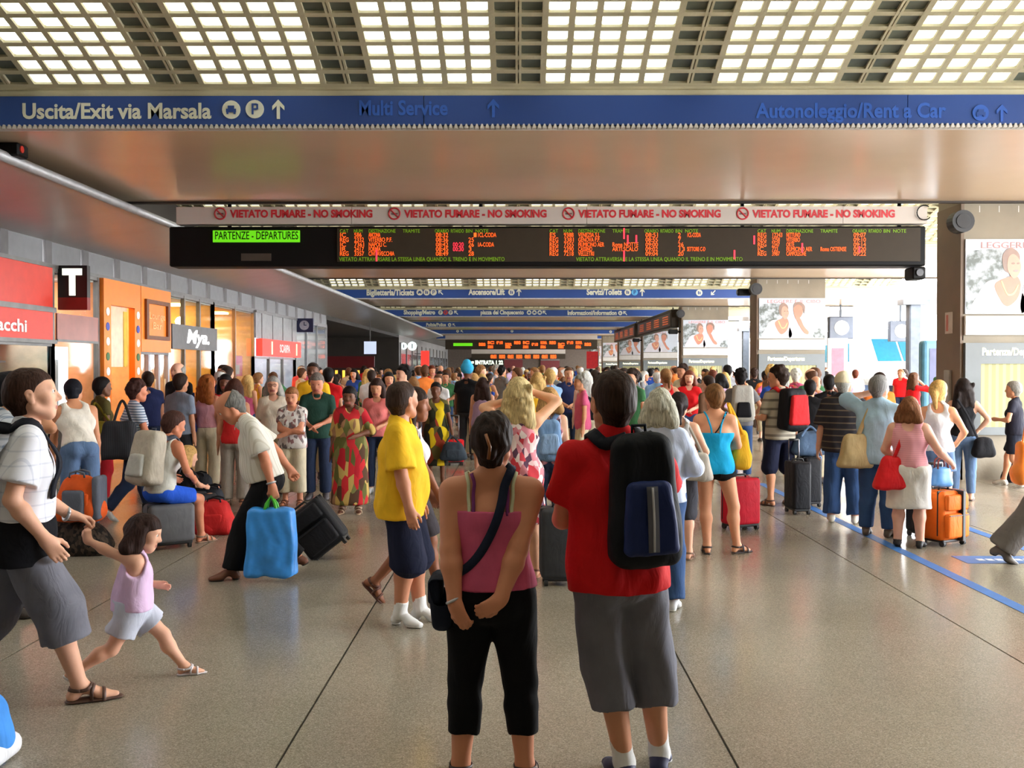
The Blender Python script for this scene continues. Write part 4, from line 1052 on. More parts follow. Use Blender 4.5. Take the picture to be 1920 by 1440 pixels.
class Fig:
    """skeleton in its own frame: x to the figure's right, y ahead, z up; lengths for a 1.75 m body, scaled by s"""
    def __init__(f, H=1.7, sex='m', g=1.0, lean=0, side=0, twist=0, head=(0, 0), feet=None, arms=None, knees=None, hips=None, child=False, neckfwd=0.0, belly=0.0, headk=1.0, sh=None):
        s = f.s = H / (1.785 if not child else 1.78); f.H = H; f.sex = sex; f.g = g; f.child = child
        TH, SH, UA, FA = .425 * s, .405 * s, .285 * s, .255 * s
        hz, hw = .915 * s, .095 * s
        sw = (.185 if sex == 'm' else .165) * s if sh is None else sh * s
        if child: TH, SH, UA, FA, hz, sw, hw = .40 * s, .37 * s, .26 * s, .23 * s, .85 * s, .155 * s, .085 * s
        feet = feet or {}
        ft = {}
        for k, sg in (('L', -1), ('R', 1)):
            d = dict(x=.11, y=0.0, z=.085, yaw=8, pitch=0); d.update(feet.get(k, {})); d['x'] = d['x'] * sg; ft[k] = d
        f.ft = ft
        ank = {k: A3(d['x'], d['y'], d['z']) * s for k, d in ft.items()}
        hc = A3(0, 0, hz)
        if hips is not None: hc = A3(*hips) * s
        else:
            for k, sg in (('L', -1), ('R', 1)):
                dx, dy = ank[k][0] - sg * hw, ank[k][1]
                hc[2] = min(hc[2], ank[k][2] + math.sqrt(max(((TH + SH) * .995) ** 2 - dx * dx - dy * dy, .01)))
        f.hipc = hc
        la, sa, tw = math.radians(lean), math.radians(side), math.radians(twist)
        u = nrm(A3(math.sin(sa), math.sin(la) * math.cos(sa), math.cos(la) * math.cos(sa)))
        r0 = nrm(A3(1, 0, 0) - u * u[0]); fw0 = np.cross(u, r0)
        r = r0 * math.cos(tw) + fw0 * math.sin(tw); fw = np.cross(u, r)
        f.u, f.r, f.fw, f.r0, f.fw0 = u, r, fw, r0, fw0
        tl = 1.0 if not child else .93
        f.waist = hc + u * .16 * s * tl; f.chest = hc + u * .36 * s * tl; f.shc = hc + u * .497 * s * tl; f.neck = hc + u * .555 * s * tl + fw * (.0 + neckfwd) * s
        f.hip = {'L': hc - r0 * hw, 'R': hc + r0 * hw}
        f.sho = {'L': f.shc - r * sw, 'R': f.shc + r * sw}
        f.ank = ank; f.knee = {}
        kn = knees or {}
        for k, sg in (('L', -1), ('R', 1)):
            ya = math.radians(ft[k]['yaw']) * sg
            pole = kn.get(k, (math.sin(ya), math.cos(ya), 0.0))
            f.knee[k], f.ank[k] = ik(f.hip[k], ank[k], TH, SH, pole)
        arms = arms or {}
        f.elb, f.wri, f.hand = {}, {}, {}
        for k, sg in (('L', -1), ('R', 1)):
            d = dict(w=(.235, .03, .83), pole=(.25, -1, 0), curl=.35, palm=None, dir=None, bend=0); 
            a = arms.get(k, {}); d.update(a)
            w = A3(*d['w']) * s; p = A3(*d['pole'])
            if a.get('w') is None or not a.get('abs'): w = w * A3(sg, 1, 1)
            if not a.get('abs'): p = p * A3(sg, 1, 1)
            f.elb[k], f.wri[k] = ik(f.sho[k], w, UA, FA, p)
            f.hand[k] = d
        hy, hp = math.radians(head[0]), math.radians(head[1])     # yaw to the right positive, pitch up positive
        hr = len(head) > 2 and math.radians(head[2]) or 0
        ub = nrm(u * .45 + A3(0, 0, 1) * .55); rb = nrm(r - ub * (r @ ub)); fb = np.cross(ub, rb)
        hf = fb * math.cos(hy) + rb * math.sin(hy); hrr = rb * math.cos(hy) - fb * math.sin(hy)
        f.hf = hf * math.cos(hp) + ub * math.sin(hp); hu = ub * math.cos(hp) - hf * math.sin(hp)
        if hr: hrr, hu = hrr * math.cos(hr) - hu * math.sin(hr), hu * math.cos(hr) + hrr * math.sin(hr)
        f.hu = hu; f.hr = hrr
        hs = f.hs = s * (1.16 if not child else 1.42) * headk
        f.headc = f.neck + ub * .065 * s + (f.hu * .095 + f.hf * .022) * hs
        f.belly = belly
        f.build()
    def hd(f, x, y, z): return f.headc + (f.hr * x + f.hf * y + f.hu * z) * f.hs
    def build(f):
        s, g, u, r, fw = f.s, f.g, f.u, f.r, f.fw; fem = f.sex == 'f'
        P = []; add = lambda *a, **k: P.append(Limb(*a, **k))
        hc = f.hipc; gw = s * g
        hipr = .112 if fem else .105
        add(hc - f.r0 * .055 * s + u * .03 * s, hc + f.r0 * .055 * s + u * .03 * s, hipr * gw, hipr * gw, 'torso', n=f.fw0, q=.86, k=.03)
        for sg in (-1, 1): add(hc + f.r0 * .062 * s * sg - f.fw0 * .045 * gw - u * .015 * s, hc + f.r0 * .06 * s * sg - f.fw0 * .04 * gw + u * .03 * s, .078 * gw, .07 * gw, 'torso', k=.04)
        wr = .088 if fem else .100
        add(f.waist - r * .05 * s, f.waist + r * .05 * s, wr * gw, wr * gw, 'torso', n=fw, q=.86, k=.06)
        add(hc + u * .04 * s, f.waist, .11 * gw, .1 * gw, 'torso', k=.05)
        cw = (.06 if fem else .075) * s; cr = (.108 if fem else .120)
        add(f.chest - r * cw, f.chest + r * cw, cr * gw, cr * gw, 'torso', n=fw, q=.84, k=.06)
        add(f.waist, f.chest, .1 * gw, .11 * gw, 'torso', k=.05)
        add(f.sho['L'] + r * .03 * s - u * .015 * s, f.sho['R'] - r * .03 * s - u * .015 * s, .055 * gw, .055 * gw, 'torso', n=fw, q=.95, k=.05)
        for sg, k in ((-1, 'L'), (1, 'R')): add(f.neck + r * sg * .025 * s + u * .025 * s - fw * .01 * s, f.sho[k] - r * sg * .045 * s + u * .0 * s, .04 * gw, .045 * gw, 'torso', k=.05)
        if f.belly: add(f.waist + fw * .05 * s, f.waist + fw * .055 * s - u * .05 * s, .1 * gw * (1 + f.belly), .1 * gw * (1 + f.belly), 'torso', k=.06)
        if fem and not f.child:
            for sg in (-1, 1): add(f.chest + r * .07 * s * sg + fw * .075 * gw - u * .02 * s, f.chest + r * .072 * s * sg + fw * .08 * gw - u * .03 * s, .058 * gw, .056 * gw, 'torso', k=.04)
        for k, sg in (('L', -1), ('R', 1)):
            h, kn, an = f.hip[k], f.knee[k], f.ank[k]; up = nrm(h - kn); back = nrm(np.cross(np.cross(nrm(an - kn), nrm(kn - h)), nrm(an - kn))) if np.linalg.norm(np.cross(an - kn, kn - h)) > 1e-4 else A3(0, -1, 0)
            if back @ f.fw0 > 0.2: back = -back
            tr = (.092 if fem else .086) * gw
            add(h, kn, tr, .054 * gw, 'thigh' + k, k=.035)
            cm = kn + (an - kn) * .3
            add(kn, cm + back * .018 * s, .049 * gw, .056 * gw, 'shin' + k, k=.03)
            add(cm + back * .018 * s, an, .055 * gw, .036 * gw, 'shin' + k, k=.03)
            d = f.ft[k]; ya, pi = math.radians(d['yaw']) * sg, math.radians(d['pitch'])
            fl = A3(math.sin(ya), math.cos(ya), 0); fd = fl * math.cos(pi) + A3(0, 0, 1) * math.sin(pi); fu = A3(0, 0, 1) * math.cos(pi) - fl * math.sin(pi)
            d['fd'], d['fu'], d['fr'] = fd, fu, np.cross(fd, fu)
            hl = an - fd * .035 * s - fu * .048 * s; ba = an + fd * .105 * s - fu * .055 * s; to = an + fd * .165 * s - fu * .062 * s
            d['heel'], d['ball'], d['toe'] = hl, ba, to
            add(an, hl, .037 * s, .033 * s, 'foot' + k, k=.02); add(an + fd * .01 * s, ba, .036 * s, .038 * s, 'foot' + k, n=fu, q=.72, k=.025)
            add(ba, to, .038 * s, .027 * s, 'foot' + k, n=fu, q=.62, k=.02)
            sh, el, wr_ = f.sho[k], f.elb[k], f.wri[k]
            add(sh, el, .051 * gw, .038 * gw, 'uarm' + k, k=.035)
            fm = el + (wr_ - el) * .28
            add(el, fm, .037 * gw, .041 * gw, 'farm' + k, k=.02); add(fm, wr_, .041 * gw, .026 * gw, 'farm' + k, k=.02)
        f.P = P
        N = []
        N.append(Limb(f.neck - u * .03 * s, f.hd(0, -.012, -.055), .058 * s * (1 if not fem else .88), .054 * s * (1 if not fem else .86), 'neck', k=.03))
        f.Nk = N
        Hd = []; a = lambda p, q, r1, r2, n=None, qq=1.0, k=.02, sub=False: Hd.append(Limb(f.hd(*p), f.hd(*q), r1 * f.hs, r2 * f.hs, 'head', n, qq, k, False, sub))
        a((0, -.022, .03), (0, .005, .032), .086, .084, f.hr, .88, .03)
        a((0, .03, .02), (0, .052, -.05), .068, .046, f.hr, .95, .03)
        a((-.018, .062, -.088), (.018, .062, -.088), .022, .022, None, 1, .025)
        a((-.05, .005, -.05), (-.02, .06, -.088), .024, .02, None, 1, .03); a((.05, .005, -.05), (.02, .06, -.088), .024, .02, None, 1, .03)
        a((-.036, .078, .03), (.036, .078, .03), .014, .014, None, 1, .018)
        a((0, .09, .018), (0, .112, -.022), .008, .0125, None, 1, .014); a((-.011, .1, -.027), (.011, .1, -.027), .0085, .0085, None, 1, .008)
        a((-.042, .06, -.018), (.042, .06, -.018), .024, .024, None, 1, .03)
        for sg in (-1, 1): a((sg * .031, .1, .011), (sg * .031, .1, .011), .014, .014, None, 1, .012, True)
        a((-.016, .089, -.055), (.016, .089, -.055), .0085, .0085, None, 1, .008); a((-.013, .088, -.066), (.013, .088, -.066), .009, .009, None, 1, .008)
        for sg in (-1, 1):
            a((sg * .074, -.012, .016), (sg * .071, -.002, -.022), .021, .013, f.hr, .42, .006)
            a((sg * .084, -.006, .004), (sg * .084, -.006, .0), .009, .008, None, 1, .005, True)
        f.Hd = Hd
        f.Hands = {}
        for k, sg in (('L', -1), ('R', 1)): f.Hands[k] = f.hand_limbs(k, sg)
    def hand_limbs(f, k, sg):
        s = f.s * (1.0 if f.sex == 'm' else .9) * (.95 if f.child else 1); d = f.hand[k]; w = f.wri[k]
        fd = nrm(w - f.elb[k])
        if d['dir'] is not None:
            v = A3(*d['dir']); v = v if d.get('abs') else v * A3(sg, 1, 1); fd = nrm(v)
        pn = A3(-sg, 0, 0) if d['palm'] is None else (A3(*d['palm']) if d.get('abs') else A3(*d['palm']) * A3(sg, 1, 1))
        pn = nrm(pn - fd * (pn @ fd)); tn = np.cross(pn, fd) * (1 if sg < 0 else -1)      # thumb side
        # for a hanging hand the thumb points ahead
        d['fd'], d['pn'], d['tn'] = fd, pn, tn
        L = []; kn = w + fd * .088 * s
        for o in (-.026, -.009, .009, .025): L.append(Limb(w + tn * o * .55 * s + fd * .012 * s, kn + tn * o * s * 1.05, .021 * s, .0125 * s, 'hand', pn, .8, .016))
        L.append(Limb(w - fd * .02 * s, w + fd * .02 * s, .026 * s, .026 * s, 'hand', pn, .8, .02))
        c = d['curl']
        for o, l, e in ((.027, .072, 0.0), (.009, .08, -.05), (-.009, .075, 0.02), (-.026, .060, .1)):
            p = kn + tn * o * s * 1.05; ang = c * .7 + e; r_ = .0098 * s
            for j, fr in enumerate((.45, .31, .24)):
                dv = fd * math.cos(ang) + pn * math.sin(ang); dv = nrm(dv + tn * o * 1.2); q = p + dv * l * fr * s
                L.append(Limb(p, q, r_, r_ * .9, 'hand', None, 1, .005)); p = q; r_ *= .9; ang += c * 1.15 + .05
        tb = w + fd * .022 * s + tn * .022 * s + pn * .006 * s; t1 = tb + nrm(fd * .75 + tn * .62 + pn * .35) * .045 * s
        t2 = t1 + nrm(fd * .9 + tn * (.30 - .3 * c) + pn * (.3 + .4 * c)) * .033 * s; t3 = t2 + nrm(fd * .95 + tn * (.05 - .3 * c) + pn * (.3 + .6 * c)) * .026 * s
        L.append(Limb(tb, t1, .017 * s, .0125 * s, 'hand', None, 1, .014)); L.append(Limb(t1, t2, .012 * s, .0105 * s, 'hand', None, 1, .006)); L.append(Limb(t2, t3, .0105 * s, .0085 * s, 'hand', None, 1, .005))
        d['grip'] = w + fd * .085 * s + pn * .025 * s
        return L
    # ------------------------------------------------------------ pick limbs
    def pick(f, *tags): return [p for p in f.P if any(p.tag == t or (t in ('thigh', 'shin', 'foot', 'uarm', 'farm') and p.tag.startswith(t)) for t in tags)]
    # ------------------------------------------------------------ garments: each gives (limbs, cuts)
    def top(f, th=.012, hem=-.03, sleeve=.55, neck=.0, loose=.012, tank=False, tube=False, vneck=0.0, slw=.014):
        """hem: height over the hip joint line along the spine; sleeve: share of the upper arm (over 1: the forearm)"""
        s, g, u, r, fw = f.s, f.g, f.u, f.r, f.fw
        L = [p.grown((th + (.014 if np.dot(p.a - f.hipc, u) < .1 * s else 0)) * s) for p in f.pick('torso')]
        hemc = f.hipc + u * hem * s
        wd = (.112 if f.sex == 'f' else .106) * s * g + loose * s
        for sg in (-1, 1) if not ((tank or tube) and loose < .015) else ():
            L.append(Limb(f.chest + r * sg * .062 * s - u * .05 * s, hemc + f.r0 * sg * .064 * s, (.112 if f.sex == 'm' else .098) * s * g + th * s, wd + .006 * s, 'drape', f.fw0, .9, .05))
        if not tank and not tube:
            for k in 'LR':
                sh, el, wr = f.sho[k], f.elb[k], f.wri[k]
                if sleeve <= 1: L.append(Limb(sh - (el - sh) * .02, sh + (el - sh) * sleeve, .047 * s * g + th * s, .042 * s * g + (th + slw) * s, 'sleeve', None, 1, .022, True))
                else:
                    L.append(Limb(sh, el, .050 * s * g + th * s, .044 * s * g + th * s, 'sleeve', None, 1, .022)); L.append(Limb(el, el + (wr - el) * (sleeve - 1), .044 * s * g + th * s, .034 * s * g + (th + slw * .4) * s, 'sleeve', None, 1, .03, True))
        cuts = [(hemc, -u)]
        if tube: cuts.append((f.chest + u * tube * s, u))
        elif tank:
            for k, sg in (('L', -1), ('R', 1)): L.append(Limb(f.sho[k] + r * sg * .05 * s, f.sho[k] + r * sg * .05 * s - u * .05 * s, .118 * s, .10 * s, '', None, 1, .012, False, True))
            L.append(Limb(f.neck - u * .01 * s + fw * .13 * s, f.neck - u * .01 * s - fw * .13 * s, .076 * s, .076 * s, '', None, 1, .01, False, True))
        nr = .062 * s + neck * s
        L.append(Limb(f.neck - u * .02 * s + fw * .01 * s, f.neck + u * .14 * s + fw * .04 * s, nr, nr * 1.25, '', None, 1, .006, False, True))
        if vneck: L.append(Limb(f.neck + fw * .12 * s, f.chest + fw * .17 * s + u * (.08 - vneck) * s, .05 * s, .012 * s, '', None, 1, .006, False, True))
        return L, cuts
    def collar(f):
        s, u, fw = f.s, f.u, f.fw
        return [Limb(f.neck - u * .012 * s, f.neck + u * .028 * s, .069 * s, .066 * s, 'collar', None, 1, .005, True)] + [Limb(f.neck + u * .0 * s + fw * .055 * s + f.r * q * .03 * s, f.neck - u * .05 * s + fw * .085 * s + f.r * q * .05 * s, .016 * s, .008 * s, 'collar', fw, .6, .008) for q in (-1, 1)]
    def legs(f, end=1.9, th=.012, loose=.015, waist=.09, taper=0.0):
        """trousers; end counts thigh (0-1) and shin (1-2)"""
        s, g, u = f.s, f.g, f.u
        L = [p.grown((th + (.007 if np.dot(p.a - f.hipc, u) < .01 * s else 0)) * s) for p in f.pick('torso') if np.dot(p.a - f.hipc, u) < .15 * s]
        cuts = [(f.hipc + u * waist * s, u)]
        for k in 'LR':
            h, kn, an = f.hip[k], f.knee[k], f.ank[k]
            t0 = (.092 if f.sex == 'f' else .086) * s * g + th * s; t1 = .056 * s * g + (th + loose) * s
            if end <= 1: L.append(Limb(h, h + (kn - h) * end, t0, t0 + (t1 - t0) * end * (1 - .35 * (loose > .01)) + loose * .3 * s, 'leg', None, 1, .012, True))
            else:
                e = kn + (an - kn) * (end - 1); L.append(Limb(h, kn, t0, t1, 'leg', None, 1, .024))
                if loose >= .02: L.append(Limb(kn, e, t1, t1 + taper * s, 'leg', None, 1, .012, True))
                else:
                    for p in f.pick('shin' + k):
                        if np.allclose(p.a, kn): L.append(p.grown((th + loose * .6) * s) if end > 1.3 else Limb(kn, e, t1, t1 - .004 * s, 'leg', None, 1, .012, True))
                        elif end > 1.3: q = (end - 1.3) / .7; L.append(Limb(p.a, p.a + (p.b - p.a) * min(q, .97), p.r1 + (th + loose * .6) * s, p.r1 + (p.r2 - p.r1) * q + (th + loose) * s, 'leg', None, 1, .012, True))
        return L, cuts
    def skirt(f, length=.45, r0=.13, r1=.19, waist=.08, th=.012):
        s, g, u = f.s, f.g, f.u
        L = [p.grown(th * s) for p in f.pick('torso') if np.dot(p.a - f.hipc, u) < .15 * s]
        hem = f.hipc - A3(0, 0, length) * s
        L.append(Limb(f.hipc + u * .02 * s, hem, r0 * s * g, r1 * s * g, 'skirt', f.fw0, .84, .05, True))
        for sg in (-1, 1): L.append(Limb(f.hipc + f.r0 * sg * .05 * s, hem + f.r0 * sg * .07 * s, r0 * .85 * s * g, r1 * .72 * s * g, 'skirt', f.fw0, .95, .05, True))
        for k in 'LR':
            kn, h = f.knee[k], f.hip[k]; t = min(max((h[2] - hem[2]) / max(h[2] - kn[2], .05), .2), 1.0)
            L.append(Limb(h, h + (kn - h) * t, .098 * s * g + th * s, .062 * s * g + .02 * s, 'skirt', None, 1, .08, True))
        return L, [(f.hipc + u * waist * s, u), (hem, A3(0, 0, -1))]
    def shoe(f, k, kind):
        s = f.s; d = f.ft[k]; sole = d['heel'] - d['fu'] * .036 * s
        if kind == 'shoe':
            L = [p.grown(.007 * s) for p in f.pick('foot' + k)]
            return L, [(sole, -d['fu']), (f.ank[k] + d['fu'] * .012 * s, d['fu'])]
        if kind == 'sock':
            an = f.ank[k]; L = [p.grown(.003 * s) for p in f.pick('foot' + k)] + [Limb(an, an + nrm(f.knee[k] - an) * .10 * s, .041 * s * f.g, .043 * s * f.g, '', None, 1, .02, True)]
            return L, [(sole, -d['fu'])]
        # sandal: a sole and two bands over the foot
        L = [Limb(d['heel'] - d['fu'] * .028 * s, d['ball'] - d['fu'] * .02 * s, .04 * s, .047 * s, '', d['fu'], .28, .01), Limb(d['ball'] - d['fu'] * .02 * s, d['toe'] - d['fu'] * .014 * s + d['fd'] * .012 * s, .047 * s, .036 * s, '', d['fu'], .28, .01)]
        return L, [(sole, -d['fu'])]
    def shoe_straps(f, k):
        s = f.s; d = f.ft[k]; out = []
        for c, w in ((d['ball'] + d['fd'] * .01 * s, .049), (d['ball'] - d['fd'] * .05 * s + d['fu'] * .008 * s, .046)):
            out.append([c + (d['fr'] * math.cos(a) * w + d['fu'] * math.sin(a) * w * (.85)) * s - d['fu'] * .01 * s for a in np.linspace(-.35, PI + .35, 13)])
        out.append([f.ank[k] - d['fu'] * .012 * s + (d['fr'] * math.cos(a) * .043 + d['fd'] * math.sin(a) * .046) * s for a in np.linspace(0, 2 * PI, 15)])
        return out
    # ------------------------------------------------------------ hair
    def hair(f, style='short', vol=1.0):
        a = []; hs = f.hs
        def add(p, q, r1, r2, n=None, qq=1.0, k=.02, sub=False, cut=False): a.append(Limb(f.hd(*p), f.hd(*q), r1 * hs, r2 * hs, 'hair', n, qq, k, cut, sub))
        v = .012 * vol; cuts = []
        add((0, -.022, .034), (0, .004, .04), .086 + v, .083 + v, f.hr, .88)
        if style in ('short', 'crop', 'curly', 'ring'):
            e = v if style != 'crop' else .006
            if style == 'crop': a.clear(); add((0, -.022, .034), (0, .006, .036), .093, .089, f.hr, .88)
            add((0, -.045, -.01), (0, -.035, -.05), .07 + v * .5, .056, f.hr, .95)
            add((0, .12, -.025), (0, .085, -.02), .088, .07, None, 1, .012, True)          # the face
            add((-.1, .035, -.065), (.1, .035, -.065), .055, .055, None, 1, .01, True); add((-.1, .075, .0), (.1, .075, .0), .058, .058, None, 1, .012, True)
            if style == 'ring': cuts = [(f.hd(0, -.02, .062), nrm(f.hu + f.hf * .45))]
            if style == 'curly':
                rg = random.Random(5)
                for i in range(46):
                    th_, ph = rg.uniform(0, 2 * PI), rg.uniform(-.25, 1.35); x, y, z = math.cos(th_) * math.cos(ph) * .088, -.015 + math.sin(th_) * math.cos(ph) * .1, .035 + math.sin(ph) * .1
                    if y > .05 and z < .075: continue
                    add((x, y, z), (x, y, z), .02 * vol, .02 * vol, None, 1, .006)
        elif style in ('long', 'bob', 'wavy', 'pony', 'bun'):
            add((0, -.045, .0), (0, -.04, -.05), .078 + v, .06, f.hr, .95)
            if style in ('long', 'wavy', 'bob'):
                low = {'long': -.26, 'wavy': -.22, 'bob': -.10}[style]; sp = .02 if style == 'long' else .035
                for sg in (-1, 0, 1):
                    add((sg * .05, -.04, .0), (sg * (.055 + sp), -.06, low), .05 + v, .04 + v * 1.4, None, 1, .025)
                for sg in (-1, 1): add((sg * .07, .005, .02), (sg * .082, -.005, max(low, -.14)), .028 + v * .5, .026 + v, None, 1, .02)
                if style == 'wavy':
                    rg = random.Random(9)
                    for i in range(30):
                        x, z = rg.uniform(-.1, .1), rg.uniform(low, .06); y = -.075 - rg.uniform(0, .03)
                        add((x, y, z), (x, y, z - .03), .024 * vol, .018 * vol, None, 1, .008)
            add((0, .12, -.025), (0, .085, -.03), .082, .07, None, 1, .012, True); add((-.1, .08, -.01), (.1, .08, -.01), .052, .052, None, 1, .012, True)
            if style in ('pony', 'bun'): add((-.1, .04, -.07), (.1, .04, -.07), .055, .055, None, 1, .01, True)
            if style == 'pony': add((0, -.1, .03), (0, -.14, -.02), .03, .034, None, 1, .02); add((0, -.14, -.02), (.01, -.115, -.17), .036, .018, None, 1, .02)
            if style == 'bun': add((0, -.105, .035), (0, -.115, -.03), .04, .034, f.hf, .8, .015)
        elif style == 'turban':
            a.clear(); add((0, -.025, .06), (0, -.0, .065), .105, .1); add((0, -.03, .11), (0, -.03, .14), .085, .07); add((0, .11, -.05), (0, .09, -.03), .09, .07, None, 1, .01, True)
        elif style == 'cap':
            a.clear(); add((0, -.022, .036), (0, .0, .04), .1, .098, f.hr, .9); cuts = [(f.hd(0, 0, .018), nrm(-f.hu + f.hf * .12))]
            add((0, .07, .035), (0, .15, .03), .07, .05, f.hu, .14, .01)
        return a, cuts

def make_person(f, label, loc, yaw, h, skin_col, hair=('short', H_DARK, 1.0), garments=(), shoes=('shoe', (60, 60, 60)), socks=None, group=None, face=False, name='person', eyecol=None, cap=None, cat='person'):
    """garments: list of (name, limbs, cuts, material, noise)"""
    root = thing(name, label, cat, loc, math.radians(yaw), group)
    hh = min(h, max(.0045, h * .62)); hd = max(.0035, min(h * .55, .012))
    sk = skin(skin_col)
    parts = []
    F, lo = field(f.P + f.Nk, h); V, Q = nets(F, lo, h)
    Vs, Qs, Fm = [V], [Q], [np.zeros(len(Q), int)]; n0 = len(V)
    F, lo = field(f.Nk + f.Hd, hh); V, Q = nets(F, lo, hh)
    fm = np.zeros(len(Q), int)
    if face:
        c = V[Q].mean(1) - f.headc; x, y, z = c @ f.hr / f.hs, c @ f.hf / f.hs, c @ f.hu / f.hs
        e = .5 * hh / f.hs * (h > .02)
        fm[(y > .07) & (np.abs(x) < .024 + e) & (z < -.052 + e * .6) & (z > -.07 - e * .6)] = 1
    Vs.append(V); Qs.append(Q + n0); Fm.append(fm); n0 += len(V)
    for k in 'LR':
        if h > .022:
            L = f.Hands[k][:5] + [Limb(f.wri[k] + f.hand[k]['fd'] * .06 * f.s, f.wri[k] + f.hand[k]['fd'] * .15 * f.s, .03 * f.s, .02 * f.s, '', f.hand[k]['pn'], .5, .015)]; hx = max(hd, .011)
        else: L = f.Hands[k]; hx = hd if hd < .006 else .0065
        fa = [p for p in f.pick('farm' + k)][-1]; q = fa.a + (fa.b - fa.a) * .75
        L = [Limb(q, f.wri[k], fa.r1 + (fa.r2 - fa.r1) * .75, fa.r2, 'hand', None, 1, .012)] + L
        F, lo = field(L, hx); V, Q = nets(F, lo, hx); Vs.append(V); Qs.append(Q + n0); Fm.append(np.zeros(len(Q), int)); n0 += len(V)
    me = np_mesh('body', np.concatenate(Vs), np.concatenate(Qs), mats=[sk, M_LIP], fmat=np.concatenate(Fm))
    parts.append(link_mesh('body', me, parent=root))
    if face == 'far':
        for sg in (-1, 1):
            parts.append(surf('eye', [Limb(f.hd(sg * .031, .088, .011), f.hd(sg * .033, .087, .011), .0085 * f.hs, .0085 * f.hs, '', f.hu, .7)], .005, M_EYED, root))
    elif face:
        for sg in (-1, 1):
            e = surf('eye', [Limb(f.hd(sg * .031, .0825, .011), f.hd(sg * .031, .0825, .011), .0125 * f.hs, .0125 * f.hs)], .004, M_EYEW, root)
            e2 = surf('iris', [Limb(f.hd(sg * .031, .0912, .011), f.hd(sg * .031, .0912, .011), .006 * f.hs, .006 * f.hs)], .002, M_EYED, e)
            parts.append(e)
            hb = surf('eyebrow', [Limb(f.hd(sg * .016, .0935, .031), f.hd(sg * .046, .080, .035), .0045 * f.hs, .0035 * f.hs)], .003, hairmat(hair[1]), root); parts.append(hb)
    if hair:
        L, cuts = f.hair(hair[0], hair[2] if len(hair) > 2 else 1.0)
        nz = ((.0026 if hair[0] not in ('crop', 'cap', 'turban', 'short') else .0012) * f.hs, 95, 1.0) if h < .02 else None
        hm = cloth('headwear %d%d%d' % hair[1], hair[1]) if hair[0] in ('cap', 'turban') else hairmat(hair[1])
        parts.append(surf({'cap': 'cap', 'turban': 'turban'}.get(hair[0], 'hair'), L, hh, hm, root, cuts, nz))
        if hair[0] == 'cap':
            L, _ = f.hair('crop'); parts.append(surf('hair', L, hh, hairmat(H_GREY), root, [(f.hd(0, 0, .03), f.hu)]))
    for gname, L, cuts, m, nz in garments:
        parts.append(surf(gname, L, h * .85, m, root, cuts, nz))
    if socks:
        for k in 'LR':
            L, cuts = f.shoe(k, 'sock'); parts.append(surf('sock', L, h * .7, cloth('sock %d %d %d' % socks, socks), root, cuts))
    kind, col = shoes[:2]
    sm = mat('shoe %d %d %d' % col, col, rough=.55)
    for k in 'LR':
        if kind == 'bare': break
        L, cuts = f.shoe(k, kind); o = surf(kind, L, max(h * .6, .004) if h < .02 else h * .6, sm, root, cuts); parts.append(o)
        if kind == 'sandal' and h < .025:
            for i, P in enumerate(f.shoe_straps(k)): strap('strap', P, .018 * f.s, .004, sm, o, n=16 if h > .012 else 22, prims=f.pick('foot' + k, 'shin' + k), off=.003)
        if kind == 'shoe' and h < .02:
            d = f.ft[k]; s = f.s; so = d['heel'] - d['fu'] * .036 * s
            Ls = [p.grown(.012 * s) for p in f.pick('foot' + k)]
            surf('sole', Ls, max(h * .6, .004), mat('sole %d' % (len(shoes) > 2), (215, 215, 212) if len(shoes) > 2 else (40, 38, 36), rough=.7), o, [(so, -d['fu']), (so + d['fu'] * .016 * s, d['fu'])])
    CH[root.name] = parts
    f.root = root
    return root
# ================================================================ CLOTHES, BAGS, PEOPLE
def hres(Y): return min(max(Y * .00195, .008), .028)
def amp(h): return .0058 if h < .012 else (.0048 if h < .022 else 0)
def nz(h, i, k=1.0, fr=26): return (amp(h) * k, fr, i * 1.37) if amp(h) else None
def wear(f, h, kind, m, seed=0, **kw):
    """a list of garments of this kind"""
    k = dict(kw); n = nz(h, seed)
    if kind in ('tee', 'shirt', 'blouse', 'tank'): f.topL = [p for p in f.top(**{**({'tank': True, 'th': .008, 'loose': .002} if kind == 'tank' else {'sleeve': 1.6} if kind == 'blouse' else {}), **k})[0] if not p.sub]
    if kind == 'tee': L, c = f.top(**k); return [('t_shirt', L, c, m, n)]
    if kind == 'shirt':
        L, c = f.top(**k); return [('shirt', L, c, m, n), ('collar', f.collar(), (), m, None)]
    if kind == 'tank': L, c = f.top(tank=True, th=k.pop('th', .008), loose=k.pop('loose', .002), **k); return [('tank_top', L, c, m, n)]
    if kind == 'blouse': L, c = f.top(sleeve=k.pop('sleeve', 1.6), **k); return [('blouse', L, c, m, n)]
    if kind == 'trousers': L, c = f.legs(**{'end': 1.95, 'th': .010, 'loose': .018, **k}); return [('trousers', L, c, m, n)]
    if kind == 'shorts': L, c = f.legs(**{'end': .92, 'th': .010, 'loose': .026, **k}); return [('shorts', L, c, m, n)]
    if kind == 'skirt': L, c = f.skirt(**k); return [('skirt', L, c, m, n)]
    if kind == 'dress':
        ln = k.pop('length', .5); r1 = k.pop('r1', .2); r0 = k.pop('r0', .13)
        L, c = f.top(**{'tank': True, 'th': .010, 'loose': .004, **k}); L2, c2 = f.skirt(ln, r0, r1, waist=.2)
        subs = [p for p in L if getattr(p, 'sub', False)]; L = [p for p in L if not p.sub]
        return [('dress', L + L2 + subs, [(f.hipc - A3(0, 0, ln) * f.s, A3(0, 0, -1))], m, n)]
PEOPLE = {}
